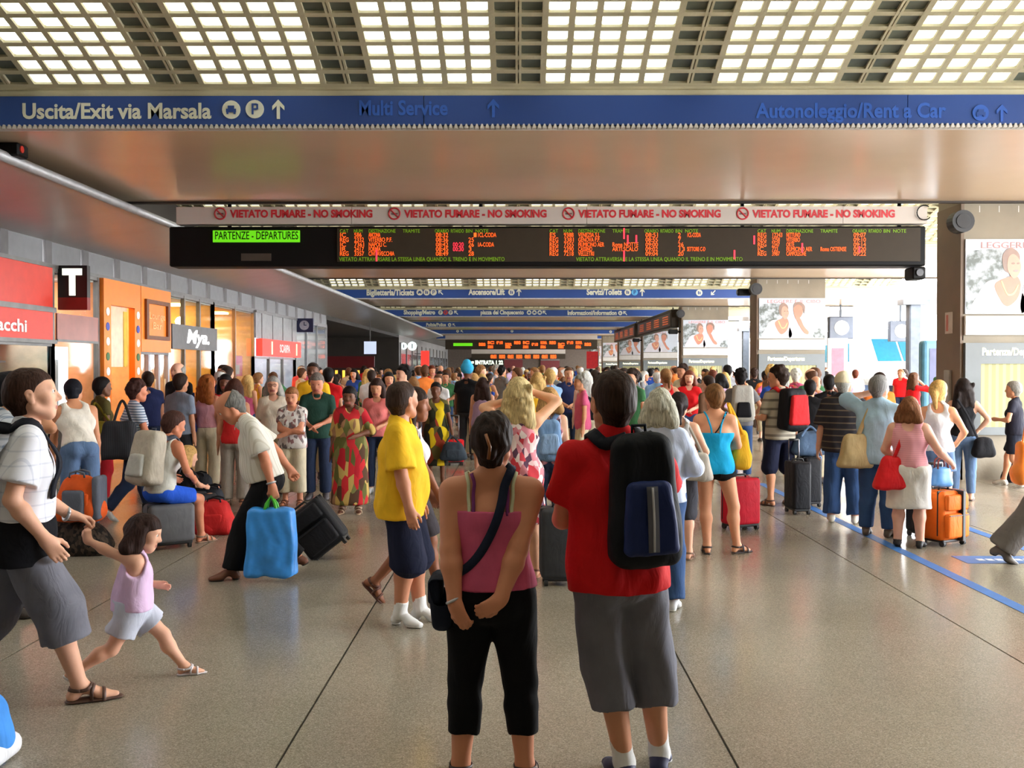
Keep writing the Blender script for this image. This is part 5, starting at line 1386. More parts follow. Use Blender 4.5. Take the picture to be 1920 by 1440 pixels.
def person(key, label, px, yf, yh, yaw, sex, sk, hair, top, bottom, shoes, H=None, Y=None, face=False, socks=None, group=None, extra=None, h=None, **fk):
    if Y is None: loc = onfloor(px, yf)
    else: loc = at(px, 720, Y); loc.z = 0
    if H is None: H = at(px, yh, loc.y).z
    yaw += math.degrees(math.atan((972 - px) / FPX))
    h = h or hres(loc.y)
    f = Fig(H, sex, **fk); G = []
    if face and h > .02: face = 'far'
    for i, w in enumerate((bottom, top)):
        if w: G += wear(f, h, w[0], w[1], len(PEOPLE) + i * 3, **(w[2] if len(w) > 2 else {}))
    if extra: G += extra(f, h)
    make_person(f, label, loc, yaw, h, sk, hair, G, shoes, socks, group, face)
    f.loc, f.yaw, f.h = loc, math.radians(yaw), h
    PEOPLE[key] = f; return f
def to_local(f, w):
    d = Vector(w) - f.loc; c, s = math.cos(-f.yaw), math.sin(-f.yaw); return A3(d.x * c - d.y * s, d.x * s + d.y * c, d.z)
def to_world(f, p):
    c, s = math.cos(f.yaw), math.sin(f.yaw); return f.loc + Vector((p[0] * c - p[1] * s, p[0] * s + p[1] * c, p[2]))
def worn(f, name, label, cat, group=None): return thing(name, label, cat, f.loc, f.yaw, group)
def backpack(f, label, m, mp, ms, w=.30, d=.16, hh=.46, dx=0.0, dz=0.0, gap=.135, straps='LR', pocket=(.22, .24), zipm=None, tilt=0.0):
    s = f.s; t = worn(f, 'backpack', label, 'backpack'); u, r, fw = f.u, f.r, f.fw; h = max(f.h * .8, .007)
    c = f.chest + u * (-.02 + dz) * s + r * dx * s - fw * (gap * f.g + d / 2) * s
    sw_, sh_ = w / 2 * s, hh / 2 * s
    surf('pack_body', [Block(c, (r, fw, u), (sw_, d / 2 * s, sh_), .06 * s, .02, False, .10), Limb(c - u * sh_ * .45 - fw * .02, c - u * sh_ * .45 - fw * .02, sw_ * 1.0, sw_ * 1.0, '', fw, .62, .05)], h, m, t, (), (.003, 30, 2.0) if h < .016 else None)
    pc = c - fw * (d / 2 + .022) * s - u * (hh / 2 - pocket[1] / 2 - .06) * s
    p = surf('front_pocket', [Block(pc, (r, fw, u), (pocket[0] / 2 * s, .035 * s, pocket[1] / 2 * s), .03 * s, .02, False, .12)], h * .8, mp, t, (), (.002, 40, 1.0) if h < .016 else None)
    if zipm is not None:
        strap('zip_panel', [pc + u * pocket[1] * .44 * s - fw * .035 * s, pc - fw * .04 * s, pc - u * pocket[1] * .44 * s - fw * .035 * s], .045 * s, .008, zipm, p, n=10, normal=-fw)
        strap('zip', [pc + u * pocket[1] * .43 * s - fw * .042 * s, pc - fw * .05 * s, pc - u * pocket[1] * .43 * s - fw * .042 * s], .008 * s, .006, mat('zip grey', (190, 190, 195)), p, n=10, normal=-fw)
    tp = c + u * sh_ * .92 + fw * .03 * s
    tube('grab_loop', [tp - r * .03 * s, tp - r * .028 * s + u * .05 * s, tp + r * .028 * s + u * .05 * s, tp + r * .03 * s], .008 * s, ms, t)
    surf_pr = getattr(f, 'topL', None) or [q.grown(.018 * s) for q in f.pick('torso')]
    for k in straps:
        sg = -1 if k == 'L' else 1; q = r * sg
        pts = [tp + q * .05 * s, f.neck + q * .075 * s + u * .0 * s - fw * .05 * s, f.neck + q * .085 * s + u * .02 * s + fw * .02 * s, f.chest + q * .095 * s + fw * .15 * s + u * .06 * s, f.chest + q * .11 * s + fw * .13 * s - u * .06 * s, f.waist + q * .10 * s + fw * .12 * s + u * .06 * s]
        strap('shoulder_strap', pts, .055 * s, .010, ms, t, surf_pr, off=.006)
    return t
def sack(name, label, c, size, m, cat='bag', group=None, rz=0.0, strap_pts=None, strap_m=None, sw=.03, handle=None, h=None, droop=.28, rnd=None):
    """soft bag about its centre; strap points are world points"""
    w, d, hh = size; Y = c[1]; h = h or max(hres(Y) * .7, .007); t = thing(name, label, cat, c, rz, group); r = rnd or min(w, d, hh) * .42
    I = (A3(1, 0, 0), A3(0, 1, 0), A3(0, 0, 1))
    surf('bag_body', [Block(A3(0, 0, 0), I, (w / 2, d / 2, hh / 2), r, .02, False, droop), Limb(A3(-w * .2, 0, -hh * .22), A3(w * .2, 0, -hh * .22), d * .5, d * .5, '', None, 1, .05)], h, m, t, (), (.004, 22, w * 40) if h < .02 else (.003, 18, 1))
    if 'pack' in name or name == 'travel_bag': surf('bag_pocket', [Block(A3(0, -d / 2, -hh * .12), I, (w * .3, .02, hh * .22), .015, .01)], h * .8, m, t)
    if strap_pts is not None:
        for i, S in enumerate(strap_pts if isinstance(strap_pts[0][0], (list, tuple, Vector, np.ndarray)) else [strap_pts]):
            P = [Matrix.Rotation(-rz, 3, 'Z') @ (Vector(p) - Vector(c)) for p in S]
            strap('strap', [tuple(p) for p in P], sw, .006, strap_m or m, t, n=20, normal=(0, -1, .1))
    if handle:
        for yy in (-d * .25, d * .25): tube('handle', [(-handle[0], yy, hh * .42), (-handle[0] * .9, yy, hh * .42 + handle[1] * .7), (0, yy, hh * .42 + handle[1]), (handle[0] * .9, yy, hh * .42 + handle[1] * .7), (handle[0], yy, hh * .42)], .010, strap_m or m, t)
    return t
def suitcase(label, loc, rz, w, d, hh, m, mt=None, tilt=0.0, handle=.0, band=None, group=None, pockets=True, name='suitcase'):
    t = thing(name, label, 'suitcase', loc, rz, group); t.rotation_euler = (tilt, 0, rz); mt = mt or mat('luggage trim', (28, 28, 30), rough=.5)
    z0 = .055
    box('case_body', (-w / 2, -d / 2, z0), (w / 2, d / 2, hh), m, t, bev=min(w, d) * .16, seg=4, smooth=True)
    bm = bmesh.new()
    for q in (-.30, .30):
        add_box(bm, (-w / 2 - .004, d * q - .008, z0 + .05), (w / 2 + .004, d * q + .008, hh + .003), .004)
    bm_obj('zip_band', bm, mt, t)
    if pockets:
        box('front_pocket', (-w * .40, -d / 2 - .045, z0 + hh * .06), (w * .40, -d / 2 + .02, z0 + hh * .50), m, t, bev=.025, seg=3, smooth=True)
        box('upper_pocket', (-w * .40, -d / 2 - .035, z0 + hh * .55), (w * .40, -d / 2 + .02, z0 + hh * .84), m, t, bev=.022, seg=3, smooth=True)
        box('pocket_zip', (-w * .36, -d / 2 - .05, z0 + hh * .46), (w * .36, -d / 2 - .04, z0 + hh * .475), mt, t)
    for x in (-w * .38, w * .38):
        for y in (-d * .38, d * .38):
            wh = disc('wheel', (x, y, .03), 0, .03, .028, mat('wheel rubber', (30, 30, 32), rough=.6), t, n=14)
    bm = bmesh.new(); add_box(bm, (-w * .44, -d * .47, .04), (w * .44, d * .47, .075), .01); bm_obj('base_tray', bm, mt, t)
    tube('carry_handle', [(-.07, 0, hh - .005), (-.06, 0, hh + .03), (.06, 0, hh + .03), (.07, 0, hh - .005)], .011, mt, t)
    if handle:
        b = d * .36
        tube('telescopic_handle', [(-w * .28, b, hh - .02), (-w * .28, b, hh + handle), (w * .28, b, hh + handle), (w * .28, b, hh - .02)], .009, mat('handle steel', (150, 150, 155), rough=.3, metal=.8), t)
        tube('grip', [(-w * .26, b, hh + handle), (w * .26, b, hh + handle)], .015, mt, t)
    if band: box('strap_band', (band[0] - .022, -d / 2 - .052, z0 - .004), (band[0] + .022, d / 2 + .005, hh + .006), mt, t, bev=.006)
    return t
c_ = cloth
JEANS = c_('jeans', (52, 78, 120)); JEANSL = c_('light jeans', (92, 116, 150)); JEANSD = c_('dark jeans', (36, 46, 70)); WHITE = c_('white', (226, 224, 228)); BLACK = c_('black', (16, 15, 18)); NAVY = c_('navy', (26, 30, 52))
GREYC = c_('grey shorts', (112, 112, 122)); CREAM = c_('cream', (206, 194, 166)); KHAKI = c_('khaki', (170, 156, 126))

# ---------------------------------------------------------------- the two in front
f = person('red', 'person seen from behind in red t-shirt and long grey shorts, arms folded', 1160, 1462, 690, 16, 'm', S_TAN, ('crop', (52, 36, 28), 1), ('tee', c_('red', (206, 22, 28), .8, .3), dict(hem=-.06, loose=.035, sleeve=.64, th=.016, slw=.026)), ('shorts', GREYC, dict(end=1.42, loose=.030, th=.012, taper=-.006)), ('shoe', (44, 48, 84), 1), socks=(232, 232, 232), g=1.10, side=-2,
           feet={'L': dict(x=-.02, y=-.02), 'R': dict(x=.20, y=.05, yaw=22)}, head=(-4, 3), arms={'L': dict(w=(.0, .20, 1.13), pole=(1.0, -.3, -.45), curl=.5, palm=(0, -1, 0)), 'R': dict(w=(.01, .225, 1.18), pole=(1.0, .2, -.6), curl=.6, palm=(0, -1, 0))}, h=.0075)
backpack(f, 'black backpack with navy pocket and grey zip panel on the red t-shirt', c_('pack black', (18, 19, 24), .7, .3), c_('pack navy', (30, 44, 92), .6, .3), c_('pack strap', (24, 26, 36), .7, .2), w=.28, d=.14, hh=.55, dx=.055, dz=.0, gap=.12, zipm=c_('zip panel', (92, 92, 100)), pocket=(.21, .30))
f = person('pink', 'person seen from behind in pink top and black capri trousers, hands joined behind', 922, 1463, 774, -3, 'f', (214, 146, 112), ('bun', (44, 30, 24), 1.05), None, ('trousers', c_('capri black', (13, 12, 15), .85, .25), dict(end=1.62, loose=.008, th=.007, waist=.08)), ('sandal', (60, 40, 34)), g=1.22, sh=.192,
           feet={'L': dict(x=.15), 'R': dict(x=.16)}, head=(8, 2), arms={'L': dict(w=(.16, -.185, .875), pole=(1, -.1, .15), curl=.5, dir=(-.45, -.10, -.9), palm=(-.3, 1, 0)), 'R': dict(w=(.03, -.215, .865), pole=(1, -.25, .1), curl=.45, dir=(-.85, -.10, -.5), palm=(0, 1, .1))}, h=.0075,
           extra=lambda f, h: [('pink_top', *(lambda L, c: (L + [], c))(*f.top(tube=.055, hem=.045, th=.015, loose=.002)), c_('pink', (206, 92, 128), .8, .25), nz(h, 2, .6))])
s_ = f.s; pr = [q.grown(.004) for q in f.pick('torso') + f.Nk]; ptop = [q.grown(.011 * s_) for q in f.pick('torso')]
for k, sg in (('L', -1), ('R', 1)):
    for j, (m, o) in enumerate(((c_('strap lime', (206, 206, 170)), .012), (c_('strap violet', (120, 54, 110)), -.012))):
        q = f.r * sg
        strap('top_strap' if j == 0 else 'bra_strap', [f.chest + q * (.098 + o) * s_ - f.fw * .14 * s_ + f.u * .04 * s_, f.chest + q * (.098 + o) * s_ - f.fw * .13 * s_ + f.u * .10 * s_, f.shc + q * (.088 + o) * s_ + f.u * .05 * s_, f.chest + q * (.09 + o) * s_ + f.fw * .14 * s_ + f.u * .07 * s_], .016 * s_, .004, m, f.root, pr, off=.003, both=True)
tube('wristwatch', [f.wri['L'] + (f.hand['L']['tn'] * math.cos(a) + f.hand['L']['pn'] * math.sin(a)) * .031 * s_ - f.hand['L']['fd'] * .02 for a in np.linspace(0, 2 * PI, 17)], .006, mat('watch steel', (190, 190, 195), rough=.3, metal=.7), f.root)
tube('hair_clip', [f.hd(.0, -.142, .05), f.hd(.02, -.158, .0), f.hd(.012, -.15, -.05)], .007, mat('tortoise clip', (150, 90, 40), rough=.3), f.root)
t = worn(f, 'crossbody_bag', 'small navy bag on a crossbody strap hanging at the hip of the pink top', 'bag')
q = f.r; bagc = f.hipc - f.r * .235 * s_ - f.u * .005 * s_ + f.fw * .0 * s_
strap('strap', [f.chest - f.r * .02 * s_ + f.fw * .15 * s_ - f.u * .05 * s_, f.neck + q * .06 * s_ + f.fw * .05 * s_, f.neck + q * .075 * s_ + f.u * .02 * s_ - f.fw * .02 * s_, f.chest + q * .03 * s_ - f.fw * .14 * s_ + f.u * .02 * s_, f.waist - q * .07 * s_ - f.fw * .13 * s_ + f.u * .02 * s_, f.hipc - q * .19 * s_ - f.fw * .06 * s_ + f.u * .08 * s_], .042 * s_, .006, c_('bag strap navy', (30, 36, 56)), t, [p.grown(.016 * s_) for p in f.pick('torso')], off=.006, both=True, n=40)
surf('bag_body', [Block(bagc - f.u * .03 * s_, (q, f.fw, f.u), (.055 * s_, .12 * s_, .13 * s_), .03, .01, False, -.18)], .008, c_('bag navy', (26, 32, 46)), t); surf('bag_flap', [Block(bagc - q * .035 * s_ + f.u * .03, (q, f.fw, f.u), (.03 * s_, .11 * s_, .06 * s_), .015, .01)], .008, c_('bag navy', (26, 32, 46)), t)

# ---------------------------------------------------------------- father and child on the left
pl_shirt = plaid('pale checked shirt', (226, 226, 234), (186, 190, 206), .07, .12)
def waistjacket(f, h):
    L, c = f.skirt(.12, .135, .15, waist=.19, th=.03); return [('jacket_round_waist', L, c, c_('jacket black', (18, 18, 24)), nz(h, 5, 1.5))]
f = person('father', 'person in white shirt and grey shorts striding right, holding the hand of a small child', 42, 1322, 690, -90, 'm', S_FAIR, ('crop', (58, 38, 30), 1), ('shirt', pl_shirt, dict(hem=.0, loose=.02, sleeve=.68, slw=.03)), ('shorts', GREYC, dict(end=1.35, loose=.05, th=.015)), ('sandal', (84, 56, 44)), H=1.79, face=True, lean=4, g=1.06,
           feet={'R': dict(y=.27, x=.08, yaw=2), 'L': dict(y=-.42, x=.08, z=.17, pitch=-35)}, head=(2, 8), arms={'R': dict(w=(.235, .11, .885), pole=(.3, -1, -.1), curl=.35), 'L': dict(w=(.27, .25, .93), pole=(.2, -.6, -1), curl=.75, dir=(.35, 1, -.35), palm=(-.3, -.2, -1))}, h=.0085, extra=waistjacket)
s_ = f.s
tube('wristwatch', [f.wri['L'] - f.hand['L']['fd'] * .03 + (f.hand['L']['tn'] * math.cos(a) + f.hand['L']['pn'] * math.sin(a)) * .033 * s_ for a in np.linspace(0, 2 * PI, 17)], .009, mat('watch steel', (190, 190, 195), rough=.3, metal=.7), f.root)
backpack(f, 'dark navy backpack on the white shirt of the striding person', c_('pack blue black', (26, 30, 46), .7, .3), c_('pack blue black', (26, 30, 46)), c_('pack strap', (24, 26, 36)), w=.30, d=.18, hh=.5, gap=.13)
father = f
grip = to_world(f, f.hand['L']['grip'])
loc = onfloor(250, 1278); s_ = 1.04 / 1.75
tmp = type('q', (), dict(loc=loc, yaw=math.radians(-92)))
wl_ = to_local(tmp, grip) / s_
f = person('child', 'small child in a lilac top and pale shorts taking a long step, hand held up', 250, 1278, 940, -92, 'f', S_FAIR, ('bob', (50, 34, 30), 1.05), ('tank', c_('lilac', (222, 190, 224)), dict(hem=.0, th=.012, loose=.02)), ('shorts', c_('pale shorts', (196, 200, 216)), dict(end=.62, loose=.05, th=.02)), ('sandal', (214, 206, 210)), H=1.05, child=True, face=True, g=1.12, lean=4,
           feet={'R': dict(y=-.50, x=.06, z=.15, pitch=-38, yaw=0), 'L': dict(y=.46, x=.06, yaw=0)}, head=(10, -14), arms={'R': dict(w=(wl_[0], wl_[1] + .01, wl_[2] - .10), pole=(.5, -.5, -1), curl=.9, dir=(0, 0, 1)), 'L': dict(w=(.2, .22, .86), pole=(.3, -1, 0))}, h=.0085)

# ---------------------------------------------------------------- old person with the blue bag, yellow shirt, the one behind
f = person('old', 'grey-haired stooping person in white short-sleeved shirt and black trousers walking left', 500, 1080, 750, 92, 'm', (206, 136, 104), ('ring', (110, 108, 104), .9), ('shirt', striped('cream stripe shirt', (222, 218, 208), (204, 198, 184), .03, .3, 0), dict(hem=.02, loose=.03, sleeve=.8, slw=.035)), ('trousers', c_('trousers black', (15, 14, 17)), dict(loose=.02, th=.012)), ('shoe', (110, 62, 40)), H=1.68, lean=15, neckfwd=.06, face=True, g=1.1, belly=.15,
           feet={'L': dict(y=.30, x=.08), 'R': dict(y=-.28, x=.08, z=.13, pitch=-25)}, head=(0, -34), arms={'L': dict(w=(.26, -.07, .74), pole=(.2, -1, 0), curl=1.2), 'R': dict(w=(.25, -.34, .78), pole=(.3, -1, 0), curl=1.2)})
tube('wristwatch', [f.wri['L'] - f.hand['L']['fd'] * .03 + (f.hand['L']['tn'] * math.cos(a) + f.hand['L']['pn'] * math.sin(a)) * .034 for a in np.linspace(0, 2 * PI, 13)], .008, mat('watch steel', (190, 190, 195)), f.root)
g = to_world(f, f.hand['L']['grip'])
t = thing('shopping_bag', 'bright blue plastic shopping bag with green handles in the hand of the stooping person', 'bag', (g.x - .02, g.y - .03, 0.0))
BB = mat('blue plastic', (60, 150, 236), rough=.35, var=.14, scale=7, bump=.5, bscale=9); GH = mat('green handle', (70, 176, 40), rough=.45)
zt = g.z - .10
surf('bag_body', [Block(A3(0, 0, (zt + .05) / 2), (A3(1, 0, 0), A3(0, 1, 0), A3(0, 0, 1)), (.19, .075, (zt - .05) / 2), .03, .01, False, .06)], .012, BB, t, (), (.007, 24, 1.0))
box('side_gusset', (-.19, -.055, .08), (-.165, .055, zt - .06), BB, t, bev=.01)
for yy in (-.045, .045): tube('handle', [(-.06, yy, zt - .06), (-.035, yy * .6, zt + .04), (.0, yy * .2, zt + .10), (.035, yy * .6, zt + .04), (.06, yy, zt - .06)], .013, GH, t)
g = to_world(f, f.hand['R']['grip'])
suitcase('black soft suitcase rolling tilted behind the stooping person', tuple(onfloor(632, 1040)), math.radians(90), .40, .24, .50, c_('suitcase black', (30, 30, 34), .6, .3), tilt=0, handle=0)
sc_ = bpy.data.objects['suitcase']; sc_.rotation_euler = (0, math.radians(-38), 0); sc_.rotation_mode = 'XYZ'; sc_.location = (*onfloor(628, 1046)[:2], .06)
f = person('yellow', 'person in a bright yellow t-shirt, navy shorts and white shoes, head turned away', 752, 1168, 718, -98, 'm', (204, 140, 108), ('crop', (60, 44, 36), 1), ('tee', c_('yellow', (240, 188, 40), .8, .35), dict(hem=-.11, loose=.04, sleeve=.85, slw=.035, th=.018)), ('shorts', NAVY, dict(end=1.12, loose=.045, th=.014)), ('shoe', (228, 228, 228), 1), H=1.66, g=1.2, belly=.12, socks=(234, 234, 232),
           feet={'R': dict(y=.0, x=.06, yaw=28), 'L': dict(y=.13, x=.08, yaw=-10)}, head=(-52, 4), arms={'R': dict(w=(.26, .10, .86), pole=(.3, -1, 0), curl=.4), 'L': dict(w=(.24, .1, .86))})
f = person('heels', 'person in a white top and heeled brown sandals half hidden by the yellow t-shirt', 772, 1126, 735, -95, 'f', (150, 96, 70), ('long', H_DARK, 1), ('tank', WHITE, dict(hem=-.02)), ('shorts', c_('grey skirt', (70, 66, 72)), dict(end=.9, loose=.02)), ('sandal', (92, 52, 40)), H=1.62,
           feet={'R': dict(y=-.30, x=.06, z=.17, pitch=-45), 'L': dict(y=.22, x=.06)}, head=(10, 0), arms={'R': dict(w=(.2, .27, .83), pole=(.3, -1, 0), curl=.6), 'L': dict(w=(.22, .15, .86))})
strap('shoulder_strap', [f.chest + f.r * .12 * f.s + f.fw * .06 * f.s, f.shc + f.r * .1 * f.s + f.u * .05 * f.s, f.chest + f.r * .12 * f.s - f.fw * .05 * f.s], .02, .004, BLACK, f.root, f.pick('torso'), off=.01)

# ---------------------------------------------------------------- the queue on the right
f = person('bluegrey', 'grey-haired person in a pale blue shirt and jeans just beyond the red t-shirt', 1236, 1143, 729, -4, 'f', S_FAIR, ('bob', (170, 166, 150), 1.0), ('blouse', c_('pale blue', (196, 206, 232)), dict(hem=-.03, sleeve=1.7, loose=.02)), ('trousers', JEANS, dict(loose=.02)), ('shoe', (206, 206, 210), 1), g=1.08, head=(5, 0), arms={'L': dict(w=(.1, .2, 1.1), pole=(1, -.5, -1)), 'R': dict(w=(.12, .2, 1.08), pole=(1, -.5, -1))})
f = person('ponytail', 'dark ponytailed person in a white top and dark shorts standing beside the turquoise top', 1272, 1048, 752, -5, 'f', S_FAIR, ('pony', (40, 30, 30), 1), ('tank', WHITE, dict(hem=-.02, loose=.01)), ('shorts', c_('dark grey', (64, 64, 72)), dict(end=1.05, loose=.02)), ('sandal', (120, 90, 70)), H=1.52, head=(-5, -8), arms={'R': dict(w=(.18, .22, 1.0), pole=(1, -.6, -.5)), 'L': dict(w=(.12, .22, 1.05), pole=(1, -.6, -.5))})
g = to_world(f, f.sho['R'])
sack('handbag', 'pale grey shoulder bag between the white top and the turquoise top', (g.x + .02, g.y - .10, g.z - .34), (.22, .10, .26), c_('bag pale', (182, 174, 164)), strap_pts=[(g.x - .03, g.y - .08, g.z - .24), (g.x - .08, g.y - .03, g.z + .05), (g.x + .06, g.y - .10, g.z - .24)], sw=.025)
f = person('cyan', 'person seen from behind in a turquoise strappy top and black short shorts', 1340, 1037, 720, 4, 'f', (218, 156, 120), ('bun', (116, 80, 48), .9), None, ('shorts', c_('shorts black', (14, 13, 16)), dict(end=.26, loose=.006, th=.008, waist=.08)), ('sandal', (50, 36, 34)), H=1.6, g=1.12, sh=.17, feet={'L': dict(x=.08, y=-.04, yaw=5), 'R': dict(x=.23, y=.02, yaw=55)}, head=(-14, -4),
           arms={'L': dict(w=(.02, .20, 1.08), pole=(1, -.3, -.6)), 'R': dict(w=(.02, .19, 1.10), pole=(1, -.3, -.6))}, extra=lambda f, h: [('turquoise_top', *f.top(tube=.01, hem=-.06, th=.013, loose=.012), c_('turquoise', (24, 164, 216), .8, .3), nz(h, 1, .8))])
pr = [q.grown(.002) for q in f.pick('torso') + f.Nk]
for sg in (-1, 1):
    strap('top_strap', [f.chest + f.r * sg * .045 * f.s - f.fw * .14 * f.s, f.chest + f.r * sg * .055 * f.s - f.fw * .13 * f.s + f.u * .08 * f.s, f.shc + f.r * sg * .095 * f.s + f.u * .05 * f.s, f.chest + f.r * sg * .08 * f.s + f.fw * .14 * f.s + f.u * .04 * f.s], .016, .005, c_('turquoise', (24, 164, 216)), f.root, pr, off=.004, both=True)
strap('black_strap', [f.chest - f.r * .01 * f.s - f.fw * .14 * f.s + f.u * .01, f.chest + f.r * .03 * f.s - f.fw * .13 * f.s + f.u * .06 * f.s, f.shc + f.r * .1 * f.s + f.u * .045 * f.s], .012, .005, BLACK, f.root, pr, off=.004, both=True)
suitcase('red upright suitcase with black zips beside the turquoise top', tuple(onfloor(1388, 992)), math.radians(25), .36, .26, .56, c_('suitcase red', (206, 28, 52), .6, .3), group=None, pockets=False)
f = person('greypack', 'person in jeans carrying a grey and black hiking backpack near the second column', 1388, 902, 700, 8, 'm', S_OLIVE, ('curly', (24, 20, 20), 1), ('tee', c_('grey tee', (120, 118, 120)), {}), ('trousers', JEANS, {}), ('shoe', (70, 60, 54)), H=1.72, arms={'L': dict(w=(.12, .2, 1.1), pole=(1, -.4, -.5)), 'R': dict(w=(.2, .15, 1.02), pole=(1, -.6, -.5))})
backpack(f, 'grey and black hiking backpack in front of the second column', c_('pack silver', (176, 174, 166)), c_('pack black', (18, 19, 24)), c_('pack strap', (24, 26, 36)), hh=.56, w=.34, d=.2)
g = to_world(PEOPLE['cyan'], PEOPLE['cyan'].waist + PEOPLE['cyan'].r * .19)
sack('shoulder_bag', 'mustard yellow shoulder bag beside the turquoise top', (g.x + .07, g.y + .10, g.z + .02), (.16, .12, .38), c_('mustard', (222, 170, 40)), strap_pts=[(g.x + .03, g.y + .05, g.z + .15), (g.x - .06, g.y + .06, g.z + .46), (g.x + .09, g.y + .06, g.z + .15)], sw=.03)
f = person('striped', 'curly-haired person in a beige striped shirt and navy shorts looking left', 1462, 948, 688, 38, 'm', S_TAN, ('curly', (44, 32, 26), 1.05), ('shirt', striped('beige striped shirt', (176, 168, 150), (120, 112, 100), .11, .28), dict(hem=-.06, loose=.03, sleeve=.85)), ('shorts', NAVY, dict(end=1.05, loose=.04)), ('sandal', (84, 52, 40)), H=1.76, feet={'L': dict(x=.14, y=.0), 'R': dict(x=.16, y=-.02)}, head=(-40, -2), arms={'L': dict(w=(.16, .24, 1.12), pole=(.6, -.8, -1), curl=.8), 'R': dict(w=(.24, .0, .86))}, face=True)
backpack(f, 'red and black backpack on the beige striped shirt', c_('pack black', (18, 19, 24)), c_('pack red', (206, 40, 44)), c_('pack red', (206, 40, 44)), hh=.52, w=.34, d=.22, pocket=(.27, .38))
f = person('polo', 'stout person in a dark striped polo, cream cap and jeans', 1580, 980, 697, -6, 'm', (214, 160, 132), ('cap', (214, 202, 172), 1), ('shirt', striped('dark striped polo', (42, 38, 42), (96, 84, 70), .07, .2), dict(hem=-.07, loose=.04, sleeve=.9, slw=.04)), ('trousers', JEANS, dict(loose=.02)), ('shoe', (214, 206, 190), 1), g=1.22, belly=.15, feet={'L': dict(x=.13), 'R': dict(x=.14)}, head=(10, 0), arms={'L': dict(w=(.29, .04, .84)), 'R': dict(w=(.2, .2, 1.0), pole=(1, -.5, -.4))})
f = person('bluehand', 'grey-haired person in a light blue shirt and jeans with one arm raised to the head', 1645, 1006, 704, -16, 'm', (214, 160, 132), ('short', (120, 118, 116), 1), ('shirt', c_('light blue', (156, 184, 204)), dict(hem=-.10, loose=.035, sleeve=.95, slw=.03)), ('trousers', JEANS, dict(loose=.018)), ('shoe', (96, 84, 74)), g=1.18, feet={'L': dict(x=.12), 'R': dict(x=.12)}, head=(12, 2), arms={'L': dict(w=(.17, .19, 1.58), pole=(1, -.5, -.5), curl=.5), 'R': dict(w=(.2, .22, 1.02), pole=(1, -.5, -.4))})
g = to_world(f, f.sho['L'])
sack('shoulder_bag', 'tan canvas shoulder bag hanging between the dark polo and the light blue shirt', (g.x - .11, g.y - .14, g.z - .42), (.30, .12, .36), c_('tan canvas', (172, 150, 108)), strap_pts=[(g.x - .08, g.y - .15, g.z - .26), (g.x + .04, g.y - .12, g.z - .0), (g.x + .12, g.y - .02, g.z + .06), (g.x + .12, g.y + .12, g.z)], sw=.045, droop=.3)
f = person('skirt', 'short person in a pink sleeveless top and white skirt, one hand on a suitcase handle', 1703, 1026, 746, -6, 'f', (228, 176, 152), ('bob', (120, 78, 50), .95), ('tank', striped('pink knit', (226, 160, 168), (216, 148, 158), .02, .4), dict(hem=.05, th=.010, loose=.006)), ('skirt', c_('white skirt', (222, 218, 212), .8, .3), dict(length=.44, r0=.135, r1=.175)), ('shoe', (26, 22, 24)), H=1.46, g=1.26, sh=.18, feet={'L': dict(x=.12), 'R': dict(x=.13)}, head=(6, 0), arms={'R': dict(w=(.44, .16, 1.02), pole=(.5, -.6, -1), curl=1.2, dir=(.6, .5, -.7)), 'L': dict(w=(.14, .22, 1.0), pole=(1, -.4, -.5))})
skf = f
g = to_world(f, f.sho['L'])
sack('handbag', 'red shoulder bag hanging beside the white skirt', (g.x - .06, g.y - .12, g.z - .42), (.27, .12, .33), c_('bag red', (214, 30, 36), .5), strap_pts=[(g.x - .05, g.y - .14, g.z - .30), (g.x + .05, g.y - .12, g.z - .05), (g.x + .075, g.y - .02, g.z + .055), (g.x + .07, g.y + .08, g.z - .02)], sw=.035, droop=.34)
g = to_world(skf, skf.hand['R']['grip'])
lo_ = onfloor(1778, 1024)
OR = c_('suitcase orange', (232, 112, 34), .6, .35)
suitcase('bright orange suitcase with a black band beside the white skirt', (lo_.x, lo_.y + .12, 0), math.radians(28), .38, .29, .54, OR, band=(.06,), handle=max(g.z - .54 - .01, .25))
t = sack('plastic_bag', 'light blue bag hanging on the handle of the orange suitcase', (lo_.x - .02, lo_.y + .13, .665), (.20, .10, .19), mat('bag sky', (86, 150, 214), rough=.4, var=.12), rz=.3, handle=(.06, .12), strap_m=mat('bag rope', (120, 60, 60)), rnd=.03, droop=.15)
suitcase('black suitcase standing behind the legs of the white skirt', tuple(onfloor(1735, 1006)), .1, .34, .22, .5, c_('suitcase black', (30, 30, 34)))
f = person('blonde', 'blonde person in a white vest and denim shorts behind the pink top', 1757, 985, 712, -4, 'f', (222, 160, 120), ('pony', (200, 160, 96), 1.1), ('tank', WHITE, dict(hem=.0)), ('shorts', JEANSL, dict(end=.55)), ('sandal', (150, 110, 80)), H=1.6, head=(15, 0), arms={'R': dict(w=(.2, .2, 1.0), pole=(1, -.6, -.4))})
f = person('blackjeans', 'dark-haired person in a black sleeveless top and light jeans with a hand on the hip', 1805, 938, 708, 2, 'f', (224, 176, 150), ('wavy', (40, 32, 30), .95), ('tank', c_('top black', (28, 28, 32)), dict(hem=.02, loose=.004)), ('trousers', JEANSL, dict(loose=.012)), ('sandal', (60, 44, 40)), H=1.6, head=(-12, 4), arms={'R': dict(w=(.17, -.02, 1.0), pole=(1, -.4, .1), curl=.4), 'L': dict(w=(.2, .1, .9))})
g = to_world(f, f.hip['R'])
